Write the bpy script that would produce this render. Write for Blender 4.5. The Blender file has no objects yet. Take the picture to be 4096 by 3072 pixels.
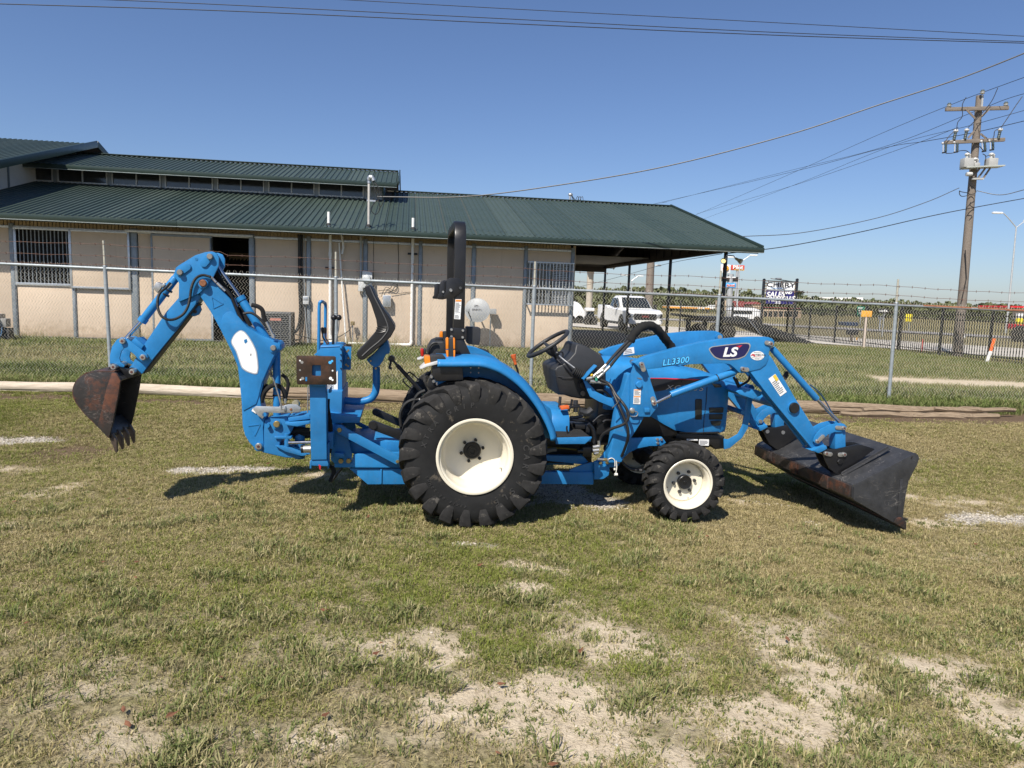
import bpy, bmesh, math, random
import numpy as np
from mathutils import Vector, Matrix, Euler

rnd = random.Random(7)
R = math.radians
sc = bpy.context.scene
COL = sc.collection

# ------------------------------------------------------------------ camera
F_PX, IMG_W, IMG_H = 2840.0, 4096, 3072
PITCH, ROLL, CAMZ = R(6.83), R(1.9), 1.67
fwd = Vector((0, math.cos(PITCH), -math.sin(PITCH)))
up0 = Vector((0, math.sin(PITCH), math.cos(PITCH)))
cam_r = Vector((1, 0, 0)) * math.cos(ROLL) + up0 * math.sin(ROLL)
cam_u = Vector((-1, 0, 0)) * math.sin(ROLL) + up0 * math.cos(ROLL)
CAM = Vector((0, 0, CAMZ))
cd = bpy.data.cameras.new('camera')
cd.sensor_width = 36.0
cd.lens = 36.0 * F_PX / IMG_W
cd.clip_start, cd.clip_end = 0.05, 6000
cam = bpy.data.objects.new('camera', cd)
cam.matrix_world = Matrix(((cam_r.x, cam_u.x, -fwd.x, 0), (cam_r.y, cam_u.y, -fwd.y, 0),
                           (cam_r.z, cam_u.z, -fwd.z, CAMZ), (0, 0, 0, 1)))
COL.objects.link(cam)
sc.camera = cam

# ------------------------------------------------------------------ sky, sun, exposure
SUN_TRAVEL = Vector((0.38, 0.74, -1.0)).normalized()
to_sun = -SUN_TRAVEL
SUN_EL = math.asin(to_sun.z)
SUN_AZ = math.atan2(to_sun.x, to_sun.y)
w = bpy.data.worlds.new('World')
sc.world = w
w.use_nodes = True
nt = w.node_tree
sky = nt.nodes.new('ShaderNodeTexSky')
sky.sky_type = 'NISHITA'
sky.sun_disc = False
sky.sun_elevation = SUN_EL
sky.sun_rotation = SUN_AZ
sky.altitude = 0
sky.air_density = 1.0
sky.dust_density = 0.6
sky.ozone_density = 5.0
bg = nt.nodes['Background']
bg.inputs['Strength'].default_value = 0.067
tint_n = nt.nodes.new('ShaderNodeMix')
tint_n.data_type, tint_n.blend_type = 'RGBA', 'MULTIPLY'
tint_n.inputs[0].default_value = 1.0
tint_n.inputs[7].default_value = (.965, .98, 1.11, 1)        # white balance of the clear sky
nt.links.new(sky.outputs[0], tint_n.inputs[6])
nt.links.new(tint_n.outputs[2], bg.inputs[0])
sd = bpy.data.lights.new('sun', 'SUN')
sd.energy = 4.2
sd.angle = R(0.53)
sd.color = (1.0, 0.94, 0.85)
so = bpy.data.objects.new('sun', sd)
so.rotation_euler = SUN_TRAVEL.to_track_quat('-Z', 'Y').to_euler()
so.location = (-10, -10, 20)
COL.objects.link(so)
sc.view_settings.view_transform = 'Standard'
sc.view_settings.look = 'None'
sc.view_settings.exposure = 0.65
sc.view_settings.gamma = 1.0
sc.view_settings.use_curve_mapping = False
sc.cycles.max_bounces = 5
sc.cycles.diffuse_bounces = 2
sc.cycles.glossy_bounces = 3
sc.cycles.transparent_max_bounces = 8
sc.cycles.use_denoising = True

# ------------------------------------------------------------------ measuring: photograph ray -> plane
def ray(px, py):
    return fwd + cam_r * ((px - IMG_W / 2) / F_PX) - cam_u * ((py - IMG_H / 2) / F_PX)

def on_plane(px, py, p0, n):
    r = ray(px, py)
    return CAM + r * ((p0 - CAM).dot(n) / r.dot(n))

def on_ground(px, py, z=0.0):
    r = ray(px, py)
    return CAM + r * ((z - CAMZ) / r.z)

def at_depth(px, py, d):
    return CAM + ray(px, py) * d

# crops of the photograph that outlines were measured in: (x0, y0, pixels per crop pixel)
FR = {'A': (250, 950, .6027), 'B': (1150, 850, .6631), 'C': (1550, 1250, .5243), 'D': (2050, 1250, .5245),
      'E': (2800, 1250, .5426), 'G': (1000, 1250, .4219), 'H': (2100, 1500, .3616), 'I': (3000, 1550, .4955),
      'K': (0, 500, .5424), 'L': (900, 650, .4973), 'M': (1900, 750, .5425), 'N': (2280, 1020, .2712),
      'P': (2780, 1020, .2803), 'Q': (3400, 1140, .3146), 'R': (3750, 350, .3014), 'S': (3100, 1000, .4503),
      'U': (3600, 300, .6027), 'V': (0, 1100, .3618), 'W': (2000, 1200, .4726), 'X': (1600, 850, .7353),
      'Y': (2400, 1300, .5776), 'Z': (2900, 1300, .6303), '0': (0, 0, 1.0)}

def px(f, p):
    a = FR[f]
    return a[0] + p[0] * a[2], a[1] + p[1] * a[2]

# ------------------------------------------------------------------ materials
MATS = {}

def new_mat(name):
    m = bpy.data.materials.new(name)
    m.use_nodes = True
    MATS[name] = m
    return m, m.node_tree, m.node_tree.nodes['Principled BSDF']

def N_(t, kind, **kw):
    n = t.nodes.new(kind)
    for k, v in kw.items():
        if k.startswith('i_'):
            key = k[2:]
            key = int(key) if key.isdigit() else key
            n.inputs[key].default_value = v
        else:
            setattr(n, k, v)
    return n

def mixcol(t, a, b, fac=None, blend='MIX', f=0.5):
    n = t.nodes.new('ShaderNodeMix')
    n.data_type = 'RGBA'
    n.blend_type = blend
    n.inputs[0].default_value = f
    for s, v in ((6, a), (7, b)):
        if isinstance(v, (tuple, list)):
            n.inputs[s].default_value = (*v[:3], 1)
        else:
            t.links.new(v, n.inputs[s])
    if fac is not None:
        t.links.new(fac, n.inputs[0])
    return n.outputs[2]

def ramp(t, src, p0, p1, c0=(0, 0, 0, 1), c1=(1, 1, 1, 1)):
    n = t.nodes.new('ShaderNodeValToRGB')
    n.color_ramp.elements[0].position = p0
    n.color_ramp.elements[1].position = p1
    n.color_ramp.elements[0].color = c0
    n.color_ramp.elements[1].color = c1
    t.links.new(src, n.inputs[0])
    return n.outputs[0]

def noise(t, vec, scale, detail=4, rough=.6):
    n = N_(t, 'ShaderNodeTexNoise', i_Scale=scale, i_Detail=detail, i_Roughness=rough)
    if vec is not None:
        t.links.new(vec, n.inputs['Vector'])
    return n.outputs['Fac']

def pos(t):
    return t.nodes.new('ShaderNodeNewGeometry').outputs['Position']

def stretch(t, vec, s):
    n = t.nodes.new('ShaderNodeMapping')
    n.inputs['Scale'].default_value = s
    t.links.new(vec, n.inputs[0])
    return n.outputs[0]

def mat(name, col, rough=.6, metal=0.0, var=.12, vs=5.0, bump=0.0, bs=60.0, spec=.5, coat=0.0,
        wear=None, wear_amt=.5, wear_scale=9.0, st=None, rvar=.1):
    """plain procedural finish: colour with uneven tone, optional wear blotches in a second colour, fine relief"""
    if name in MATS:
        return MATS[name]
    m, t, b = new_mat(name)
    p = pos(t)
    if st:
        p = stretch(t, p, st)
    f = noise(t, p, vs, 5, .65)
    lo = tuple(max(0, c * (1 - var)) for c in col)
    hi = tuple(min(1, c * (1 + var)) for c in col)
    c = mixcol(t, lo, hi, ramp(t, f, .3, .7))
    if wear:
        wf = noise(t, p, wear_scale, 8, .72)
        c = mixcol(t, c, wear, ramp(t, wf, wear_amt, wear_amt + .06))
    t.links.new(c, b.inputs['Base Color'])
    b.inputs['Metallic'].default_value = metal
    b.inputs['Specular IOR Level'].default_value = spec
    if coat:
        b.inputs['Coat Weight'].default_value = coat
        b.inputs['Coat Roughness'].default_value = .12
    rf = noise(t, p, vs * 3, 4, .6)
    mr = N_(t, 'ShaderNodeMapRange', i_3=max(.02, rough - rvar), i_4=min(1, rough + rvar))
    t.links.new(rf, mr.inputs[0])
    t.links.new(mr.outputs[0], b.inputs['Roughness'])
    if bump:
        bn = N_(t, 'ShaderNodeBump', i_Strength=min(1, bump * 40), i_Distance=bump)
        t.links.new(noise(t, p, bs, 5, .6), bn.inputs['Height'])
        t.links.new(bn.outputs[0], b.inputs['Normal'])
    return m

# ------------------------------------------------------------------ mesh builder
class MB:
    def __init__(s):
        s.v, s.f = [], []

    def add(s, vs, fs):
        o = len(s.v)
        s.v.extend([tuple(a) for a in vs])
        s.f.extend([tuple(i + o for i in f) for f in fs])
        return s

    def box(s, x0, x1, y0, y1, z0, z1):
        vs = [(x, y, z) for z in (z0, z1) for y in (y0, y1) for x in (x0, x1)]
        return s.add(vs, [(0, 2, 3, 1), (4, 5, 7, 6), (0, 1, 5, 4), (2, 6, 7, 3), (0, 4, 6, 2), (1, 3, 7, 5)])

    def obox(s, c, ax, ay, az):
        c, ax, ay, az = Vector(c), Vector(ax), Vector(ay), Vector(az)
        vs = [c + ax * i + ay * j + az * k for k in (-.5, .5) for j in (-.5, .5) for i in (-.5, .5)]
        return s.add(vs, [(0, 2, 3, 1), (4, 5, 7, 6), (0, 1, 5, 4), (2, 6, 7, 3), (0, 4, 6, 2), (1, 3, 7, 5)])

    def beam(s, a, b, wd, ht, upv=(0, 0, 1)):
        a, b = Vector(a), Vector(b)
        d = (b - a)
        l = d.length
        d.normalize()
        side = d.cross(Vector(upv))
        if side.length < 1e-4:
            side = d.cross(Vector((0, 1, 0)))
        side.normalize()
        u = side.cross(d)
        return s.obox((a + b) / 2, d * l, side * wd, u * ht)

    def ext(s, pts, vec):
        pts = [Vector(p) for p in pts]
        vec = Vector(vec)
        n = len(pts)
        nrm = Vector()
        for i in range(n):
            nrm += pts[i].cross(pts[(i + 1) % n])
        if nrm.dot(vec) > 0:
            pts.reverse()
        vs = pts + [p + vec for p in pts]
        fs = [tuple(range(n)), tuple(range(2 * n - 1, n - 1, -1))]
        for i in range(n):
            j = (i + 1) % n
            fs.append((j, i, n + i, n + j))
        return s.add(vs, fs)

    def tube(s, path, r, n=10, cap=True):
        path = [Vector(p) for p in path]
        m = len(path)
        rs = r if isinstance(r, (list, tuple)) else [r] * m
        t0 = (path[1] - path[0]).normalized()
        a = Vector((0, 0, 1)) if abs(t0.z) < .9 else Vector((0, 1, 0))
        nx = t0.cross(a).normalized()
        vs, fs = [], []
        prev = t0
        for i, p in enumerate(path):
            t = (path[min(i + 1, m - 1)] - path[max(i - 1, 0)]).normalized()
            q = prev.rotation_difference(t)
            nx = q @ nx
            nx = (nx - t * nx.dot(t)).normalized()
            ny = t.cross(nx)
            prev = t
            for k in range(n):
                an = 2 * math.pi * k / n
                vs.append(p + (nx * math.cos(an) + ny * math.sin(an)) * rs[i])
        for i in range(m - 1):
            for k in range(n):
                a0, a1 = i * n + k, i * n + (k + 1) % n
                fs.append((a0, a1, a1 + n, a0 + n))
        if cap:
            fs.append(tuple(range(n - 1, -1, -1)))
            fs.append(tuple(range((m - 1) * n, m * n)))
        return s.add(vs, fs)

    def cyl(s, a, b, r, n=20, r2=None):
        return s.tube([a, b], [r, r if r2 is None else r2], n)

    def lathe(s, prof, c, axis=(0, 1, 0), n=48, closed=False, caps=True):
        ax = Vector(axis).normalized()
        a = Vector((0, 0, 1)) if abs(ax.z) < .9 else Vector((1, 0, 0))
        e1 = ax.cross(a).normalized()
        e2 = ax.cross(e1)
        c = Vector(c)
        m = len(prof)
        vs, fs = [], []
        for (r, h) in prof:
            for k in range(n):
                an = 2 * math.pi * k / n
                vs.append(c + ax * h + (e1 * math.cos(an) + e2 * math.sin(an)) * r)
        for i in range(m if closed else m - 1):
            i2 = (i + 1) % m
            for k in range(n):
                k2 = (k + 1) % n
                fs.append((i * n + k, i * n + k2, i2 * n + k2, i2 * n + k))
        if not closed and caps:
            for i, rev in ((0, True), (m - 1, False)):
                if prof[i][0] > 1e-5:
                    q = [i * n + k for k in range(n)]
                    fs.append(tuple(q[::-1] if rev else q))
        return s.add(vs, fs)

    def ball(s, c, r, n=12, sq=(1, 1, 1)):
        c = Vector(c)
        vs, fs = [], []
        for i in range(n + 1):
            th = math.pi * i / n
            for k in range(2 * n):
                ph = math.pi * k / n
                vs.append(c + Vector((r * sq[0] * math.sin(th) * math.cos(ph), r * sq[1] * math.sin(th) * math.sin(ph), r * sq[2] * math.cos(th))))
        for i in range(n):
            for k in range(2 * n):
                k2 = (k + 1) % (2 * n)
                fs.append((i * 2 * n + k, (i + 1) * 2 * n + k, (i + 1) * 2 * n + k2, i * 2 * n + k2))
        return s.add(vs, fs)

    def mesh(s, name, m, bevel=0, smooth=35, fix=True, seg=2):
        me = bpy.data.meshes.new(name)
        me.from_pydata(s.v, [], s.f)
        if fix or bevel:
            bm = bmesh.new()
            bm.from_mesh(me)
            bmesh.ops.remove_doubles(bm, verts=bm.verts, dist=1e-6)
            if fix:
                bmesh.ops.recalc_face_normals(bm, faces=bm.faces)
            if bevel:
                bm.normal_update()
                es = [e for e in bm.edges if e.is_manifold and e.calc_face_angle(0) > R(28)]
                bmesh.ops.bevel(bm, geom=es, offset=bevel, offset_type='OFFSET', segments=seg, profile=.6,
                                affect='EDGES', clamp_overlap=True)
            bm.to_mesh(me)
            bm.free()
        if smooth:
            me.polygons.foreach_set('use_smooth', [True] * len(me.polygons))
            me.set_sharp_from_angle(angle=R(smooth))
        me.materials.append(m)
        return me

    def build(s, name, m, parent=None, **kw):
        return link(name, s.mesh(name, m, **kw), parent)

def link(name, me, parent=None):
    o = bpy.data.objects.new(name, me)
    COL.objects.link(o)
    if parent is not None:
        o.parent = parent
    return o

def empty(name, loc=(0, 0, 0), rz=0.0, mw=None):
    o = bpy.data.objects.new(name, None)
    o.empty_display_size = .2
    COL.objects.link(o)
    if mw is not None:
        o.matrix_world = mw
    else:
        o.location = loc
        o.rotation_euler = (0, 0, rz)
    return o

def tag(o, label=None, cat=None, group=None, kind=None):
    if label:
        o['label'] = label
    if cat:
        o['category'] = cat
    if group:
        o['group'] = group
    if kind:
        o['kind'] = kind
    return o

def text_mesh(name, body, size, m, parent, origin, ex, ey, shear=0.0, bold=0.0, depth=.0015, spacing=1.0, xs=1.0, align='CENTER'):
    """flat raised lettering lying in the plane (ex, ey) with its middle at origin"""
    cu = bpy.data.curves.new(name, 'FONT')
    cu.body = body
    cu.size = size
    cu.shear = shear
    cu.offset = bold
    cu.extrude = depth
    cu.space_character = spacing
    cu.align_x = align
    cu.align_y = 'CENTER'
    cu.resolution_u = 4
    ob = bpy.data.objects.new(name + '_src', cu)
    COL.objects.link(ob)
    dg = bpy.context.evaluated_depsgraph_get()
    me = bpy.data.meshes.new_from_object(ob.evaluated_get(dg))
    bpy.data.objects.remove(ob)
    bpy.data.curves.remove(cu)
    ex, ey = Vector(ex).normalized(), Vector(ey).normalized()
    n = ex.cross(ey)
    o = Vector(origin)
    for v in me.vertices:
        c = v.co
        v.co = o + ex * (c.x * xs) + ey * c.y + n * (c.z + depth)
    me.materials.clear()
    me.materials.append(m)
    return link(name, me, parent)

def smooth_path(pts, k=6):
    """Catmull-Rom through the points"""
    p = [Vector(q) for q in pts]
    p = [p[0] * 2 - p[1]] + p + [p[-1] * 2 - p[-2]]
    out = []
    for i in range(1, len(p) - 2):
        for j in range(k):
            t = j / k
            a, b, c, d = p[i - 1], p[i], p[i + 1], p[i + 2]
            out.append(.5 * ((2 * b) + (c - a) * t + (2 * a - 5 * b + 4 * c - d) * t * t + (3 * b - a - 3 * c + d) * t ** 3))
    out.append(p[-2])
    return out

def round_poly(pts, rad, n=5):
    """round the corners of a 2-D polygon"""
    out = []
    m = len(pts)
    for i in range(m):
        p0, p1, p2 = Vector(pts[i - 1]), Vector(pts[i]), Vector(pts[(i + 1) % m])
        r = rad[i] if isinstance(rad, (list, tuple)) else rad
        a, b = (p0 - p1), (p2 - p1)
        d = min(r, a.length * .45, b.length * .45)
        if d < 1e-6:
            out.append(tuple(p1))
            continue
        s, e = p1 + a.normalized() * d, p1 + b.normalized() * d
        for k in range(n + 1):
            t = k / n
            out.append(tuple(s * (1 - t) ** 2 + p1 * 2 * t * (1 - t) + e * t * t))
    return out

# ------------------------------------------------------------------ numpy noise for laying out ground cover
def _hash(ix, iy, seed):
    h = (ix.astype(np.int64) * 374761393 + iy.astype(np.int64) * 668265263 + seed * 1442695041) & 0x7fffffff
    h = ((h ^ (h >> 13)) * 1274126177) & 0x7fffffff
    return ((h ^ (h >> 16)) & 0xffff) / 65535.0

def vnoise(x, y, seed=0):
    ix, iy = np.floor(x), np.floor(y)
    fx, fy = x - ix, y - iy
    fx, fy = fx * fx * (3 - 2 * fx), fy * fy * (3 - 2 * fy)
    a, b = _hash(ix, iy, seed), _hash(ix + 1, iy, seed)
    c, d = _hash(ix, iy + 1, seed), _hash(ix + 1, iy + 1, seed)
    return (a * (1 - fx) + b * fx) * (1 - fy) + (c * (1 - fx) + d * fx) * fy

def fbm(x, y, sc_, seed=0, oct_=4):
    s, a, tot = 0, 1.0, 0
    for o in range(oct_):
        s = s + a * vnoise(x * sc_ * 2 ** o + 17.3 * o, y * sc_ * 2 ** o + 5.1 * o, seed + o)
        tot += a
        a *= .55
    return s / tot

def sstep(a, b, x):
    t = np.clip((x - a) / (b - a), 0, 1)
    return t * t * (3 - 2 * t)
# ------------------------------------------------------------------ ground sheet
def gz(x, y):
    """height of the ground: a slight crown under the tractor, level farther off"""
    x, y = np.asarray(x, float), np.asarray(y, float)
    near = 1 - sstep(6.5, 10.0, y)
    z = np.maximum(-.13, -.0088 * (x + .7) ** 2) * near
    z = z + (fbm(x, y, .9, 3, 3) - .5) * .035 * (1 - sstep(14, 30, y)) * (.4 + .6 * (1 - near * np.exp(-((x - .5) / 2.2) ** 2)))
    z = z - .06 * sstep(13.5, 15, y) * (1 - sstep(17.5, 20, y)) * (1 - sstep(3, 6, x))
    return z

BARE, GRAV, DIRT = [], [], []
S22 = 4096 / 2212.0
for (a, b, rx, ry, st) in [
        (1205, 1285, .16, .14, .9), (1330, 1380, .26, .16, 1), (1420, 1385, .2, .12, .9), (1250, 1350, .14, .1, .8),
        (1130, 1535, .28, .16, 1), (1260, 1530, .22, .12, .9), (1400, 1590, .14, .08, .7), (1430, 1610, .16, .08, .8),
        (1100, 1440, .12, .07, .6), (1470, 1500, .2, .09, .8), (1640, 1440, .12, .1, .6), (1740, 1410, .22, .1, .8),
        (2080, 1420, .3, .14, .8), (1850, 1440, .15, .08, .7), (905, 1390, .22, .14, .85), (840, 1440, .25, .1, .5),
        (640, 1440, .4, .1, .3), (500, 1605, .25, .06, .35), (1000, 1480, .2, .1, .6), (1960, 1540, .3, .14, .6),
        (1560, 1430, .15, .08, .6), (1360, 1460, .24, .1, .7), (820, 1385, .2, .08, .5), (700, 1600, .2, .05, .35),
        (1150, 1225, .14, .08, .7), (1010, 1180, .1, .06, .6), (2090, 1055, .5, .22, .8), (1975, 1010, .25, .2, .6),
        (2010, 1100, .3, .15, .8), (60, 1045, .35, .2, .6), (20, 985, .4, .2, .6), (60, 1110, .3, .15, .5),
        (130, 1030, .2, .2, .5), (1745, 1110, .12, .06, .6), (1610, 1075, .15, .08, .7), (560, 1040, .3, .2, .5),
        (700, 1030, .4, .25, .5), (1780, 965, .3, .2, .45), (1900, 930, .4, .4, .4), (2150, 1180, .4, .2, .4),
        (1690, 1560, .25, .09, .6), (1800, 1600, .3, .08, .5), (1280, 1610, .3, .06, .5), (960, 1610, .3, .06, .5),
        (300, 1480, .3, .08, .25), (120, 1400, .2, .08, .25), (560, 1380, .2, .08, .2), (2180, 1330, .3, .12, .4)]:
    g = on_ground(a * S22, b * S22)
    BARE.append((g.x, g.y, rx, ry, st))
for (a, b, rx, ry, st) in [(45, 935, .5, .13, .9), (470, 1014, .42, .13, .9), (590, 1020, .3, .09, .6), (1240, 1086, .36, .2, 1), (1160, 1060, .5, .3, .7),
                           (2160, 1092, .4, .13, .9), (2070, 1100, .25, .07, .6), (1745, 1112, .12, .05, .8), (1010, 1180, .09, .04, .8), (1660, 1075, .16, .06, .7),
                           (1990, 985, .2, .1, .6)]:
    g = on_ground(a * S22, b * S22, -.02)
    GRAV.append((g.x, g.y, rx, ry, st))
DIRT = [(-7.8, 10.35, 1.6, .28, 1), (-5.4, 10.3, 1.6, .25, .9), (-2.8, 10.35, 1.6, .26, .9), (-.5, 10.45, 1.5, .25, .9), (2, 10.6, 1.6, .25, .9),
        (4.4, 10.75, 1.6, .3, 1), (6.6, 10.9, 1.5, .35, 1), (8.6, 11.5, .9, .8, 1), (-4.6, 7.4, .6, .5, .7), (-5.0, 8.2, .5, .5, .5)]

def cover(x, y, n_edge=True):
    out = []
    jx = (fbm(x, y, 2.3, 11, 4) - .5) * .62
    jy = (fbm(x, y, 2.3, 23, 4) - .5) * .46
    for lst in (BARE, GRAV, DIRT):
        m = np.zeros_like(x)
        for (a, b, rx, ry, st) in lst:
            d = ((x + jx - a) / (rx * 1.25)) ** 2 + ((y + jy - b) / (ry * 1.25)) ** 2
            m = np.maximum(m, st * np.exp(-d * .9))
        out.append(m)
    z_ = sstep(4.7, 2.6, y) * (.42 + .58 * sstep(-1.3, .6, x))
    out[0] = np.maximum(out[0] * np.clip(-.15 + 1.9 * fbm(x, y, 3.6, 29, 4), 0, 1.15), .85 * z_ * sstep(.49, .61, fbm(x, y, 2.8, 37, 4)))
    out[1] = out[1] * (.6 + .65 * fbm(x, y, 4.0, 31, 3))
    return out

def offs(x, y):
    return .75 * x + .66 * y          # distance across the run of the two roads

def axis_vals(lo, hi, step, far, grow=1.22):
    a = list(np.arange(lo, hi + 1e-6, step))
    s, v = step, a[-1]
    while v < far:
        s *= grow
        v += s
        a.append(v)
    s, v = step, a[0]
    b = []
    while v > -far:
        s *= grow
        v -= s
        b.append(v)
    return np.array(b[::-1] + a)

xs = axis_vals(-8.5, 9.5, .075, 2600)
ys = axis_vals(1.6, 13.0, .075, 2600)
ys = ys[ys > -60]
XX, YY = np.meshgrid(xs, ys)
ZZ = gz(XX, YY)
far_r = np.hypot(XX, YY)
nv, nu = XX.shape
verts = np.stack([XX.ravel(), YY.ravel(), ZZ.ravel()], 1)
idx = np.arange(nv * nu).reshape(nv, nu)
quads = np.stack([idx[:-1, :-1].ravel(), idx[:-1, 1:].ravel(), idx[1:, 1:].ravel(), idx[1:, :-1].ravel()], 1)
me = bpy.data.meshes.new('ground')
me.vertices.add(len(verts))
me.vertices.foreach_set('co', verts.ravel())
me.loops.add(quads.size)
me.loops.foreach_set('vertex_index', quads.ravel())
me.polygons.add(len(quads))
me.polygons.foreach_set('loop_start', np.arange(0, quads.size, 4))
me.polygons.foreach_set('loop_total', np.full(len(quads), 4))
me.update(calc_edges=True)
me.polygons.foreach_set('use_smooth', [True] * len(quads))
cb, cg, cdt = cover(XX.ravel(), YY.ravel())
tan_n = fbm(XX.ravel(), YY.ravel(), .35, 41, 4)
path_m = np.exp(-(((YY.ravel() - 17.2 + .1 * (XX.ravel() - 10.5)) / .8) ** 2)) * sstep(8.2, 9.4, XX.ravel())
dry = sstep(66, 72, offs(XX.ravel(), YY.ravel())) * .9 + sstep(43, 47, offs(XX.ravel(), YY.ravel())) * .1
ca = me.color_attributes.new('cover', 'FLOAT_COLOR', 'POINT')
ca.data.foreach_set('color', np.stack([np.maximum(cb, path_m), cg, cdt, np.clip(dry, 0, 1)], 1).ravel())

m, t, b = new_mat('ground')
p = pos(t)
att = N_(t, 'ShaderNodeAttribute', attribute_name='cover')
sep = t.nodes.new('ShaderNodeSeparateColor')
t.links.new(att.outputs['Color'], sep.inputs[0])
n_big, n_mid, n_fine, n_grain = noise(t, p, .55, 5, .6), noise(t, p, 4.5, 6, .65), noise(t, p, 38, 5, .7), noise(t, p, 160, 3, .7)
thatch = mixcol(t, (.10, .08, .045), (.52, .43, .275), ramp(t, n_fine, .34, .68))
green = mixcol(t, (.07, .065, .026), (.27, .25, .10), ramp(t, n_fine, .34, .68))
turf = mixcol(t, thatch, green, ramp(t, n_mid, .38, .66))
n_f2 = noise(t, stretch(t, p, (.35, .35, .35)), .25, 6, .65)
field = mixcol(t, (.135, .12, .05), (.27, .225, .115), ramp(t, n_f2, .3, .7))
c = mixcol(t, turf, field, att.outputs['Alpha'])
soil = mixcol(t, (.46, .375, .26), (.70, .595, .44), ramp(t, noise(t, p, 7, 8, .7), .28, .72))
soil = mixcol(t, soil, (.30, .235, .155), ramp(t, noise(t, p, 30, 6, .75), .57, .70))
vc = N_(t, 'ShaderNodeTexVoronoi', feature='DISTANCE_TO_EDGE', i_Scale=13.0)
dist_v = N_(t, 'ShaderNodeVectorMath', operation='MULTIPLY_ADD')
dist_v.inputs[1].default_value = (.12, .12, .12)
nv_ = N_(t, 'ShaderNodeTexNoise', i_Scale=9.0, i_Detail=4.0)
t.links.new(p, nv_.inputs['Vector'])
t.links.new(nv_.outputs['Color'], dist_v.inputs[0])
t.links.new(p, dist_v.inputs[2])
t.links.new(dist_v.outputs[0], vc.inputs['Vector'])
soil = mixcol(t, (.33, .26, .175), soil, ramp(t, vc.outputs['Distance'], .0, .035, (.35, .35, .35, 1), (1, 1, 1, 1)))
add = N_(t, 'ShaderNodeMath', operation='MULTIPLY_ADD', i_1=.95)
t.links.new(n_mid, add.inputs[0])
t.links.new(sep.outputs[0], add.inputs[2])
c = mixcol(t, c, soil, ramp(t, add.outputs[0], .60, 1.04))
vor = N_(t, 'ShaderNodeTexVoronoi', i_Scale=55.0)
t.links.new(p, vor.inputs['Vector'])
peb = mixcol(t, (.36, .32, .26), (.72, .68, .6), vor.outputs['Color'])
peb = mixcol(t, peb, (.16, .13, .1), ramp(t, vor.outputs['Distance'], .42, .75))
add2 = N_(t, 'ShaderNodeMath', operation='MULTIPLY_ADD', i_1=.8)
t.links.new(n_mid, add2.inputs[0])
t.links.new(sep.outputs[1], add2.inputs[2])
c = mixcol(t, c, peb, ramp(t, add2.outputs[0], .70, .92))
add3 = N_(t, 'ShaderNodeMath', operation='MULTIPLY_ADD', i_1=.7)
t.links.new(n_mid, add3.inputs[0])
t.links.new(sep.outputs[2], add3.inputs[2])
brown = mixcol(t, (.075, .05, .032), (.2, .14, .09), ramp(t, n_fine, .3, .7))
c = mixcol(t, c, brown, ramp(t, add3.outputs[0], .6, .85))
t.links.new(c, b.inputs['Base Color'])
b.inputs['Roughness'].default_value = .95
b.inputs['Specular IOR Level'].default_value = .15
bn = N_(t, 'ShaderNodeBump', i_Strength=.8, i_Distance=.02)
hsum = N_(t, 'ShaderNodeMath', operation='MULTIPLY_ADD', i_1=.5)
t.links.new(n_grain, hsum.inputs[0])
t.links.new(n_fine, hsum.inputs[2])
t.links.new(hsum.outputs[0], bn.inputs['Height'])
t.links.new(bn.outputs[0], b.inputs['Normal'])
me.materials.append(m)
ground = tag(link('ground', me), kind='structure')

# ------------------------------------------------------------------ roads beyond the yard (run away to the upper left)
rd = Vector((-.66, .75, 0)).normalized()
rn = Vector((.75, .66, 0)).normalized()
concrete = mat('road_concrete', (.47, .43, .37), .9, var=.1, vs=.6, bump=.004, bs=30)
asphalt = mat('road_asphalt', (.28, .26, .245), .9, var=.12, vs=.5, bump=.004, bs=30)
white_paint = mat('road_paint', (.7, .7, .66), .8, var=.1)

def strip(name, o0, o1, z, mt, l0=-60, l1=900):
    b_ = MB()
    n = 60
    pts = []
    for i in range(n + 1):
        l = l0 + (l1 - l0) * (i / n) ** 1.6
        a, c_ = rn * o0 + rd * l, rn * o1 + rd * l
        pts += [(a.x, a.y, z), (c_.x, c_.y, z)]
    b_.add(pts, [(2 * i, 2 * i + 1, 2 * i + 3, 2 * i + 2) for i in range(n)])
    o = b_.build(name, mt, smooth=0)
    return tag(o, kind='structure')
strip('frontage_road', 33.2, 42.6, .055, concrete)
strip('highway', 60.0, 66.5, .06, asphalt)
strip('lane_marking', 33.55, 33.7, .06, white_paint)
strip('lane_marking', 42.1, 42.25, .06, white_paint)
strip('lane_marking', 60.6, 60.75, .066, white_paint)
strip('lane_marking', 65.7, 65.85, .066, white_paint)
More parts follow.
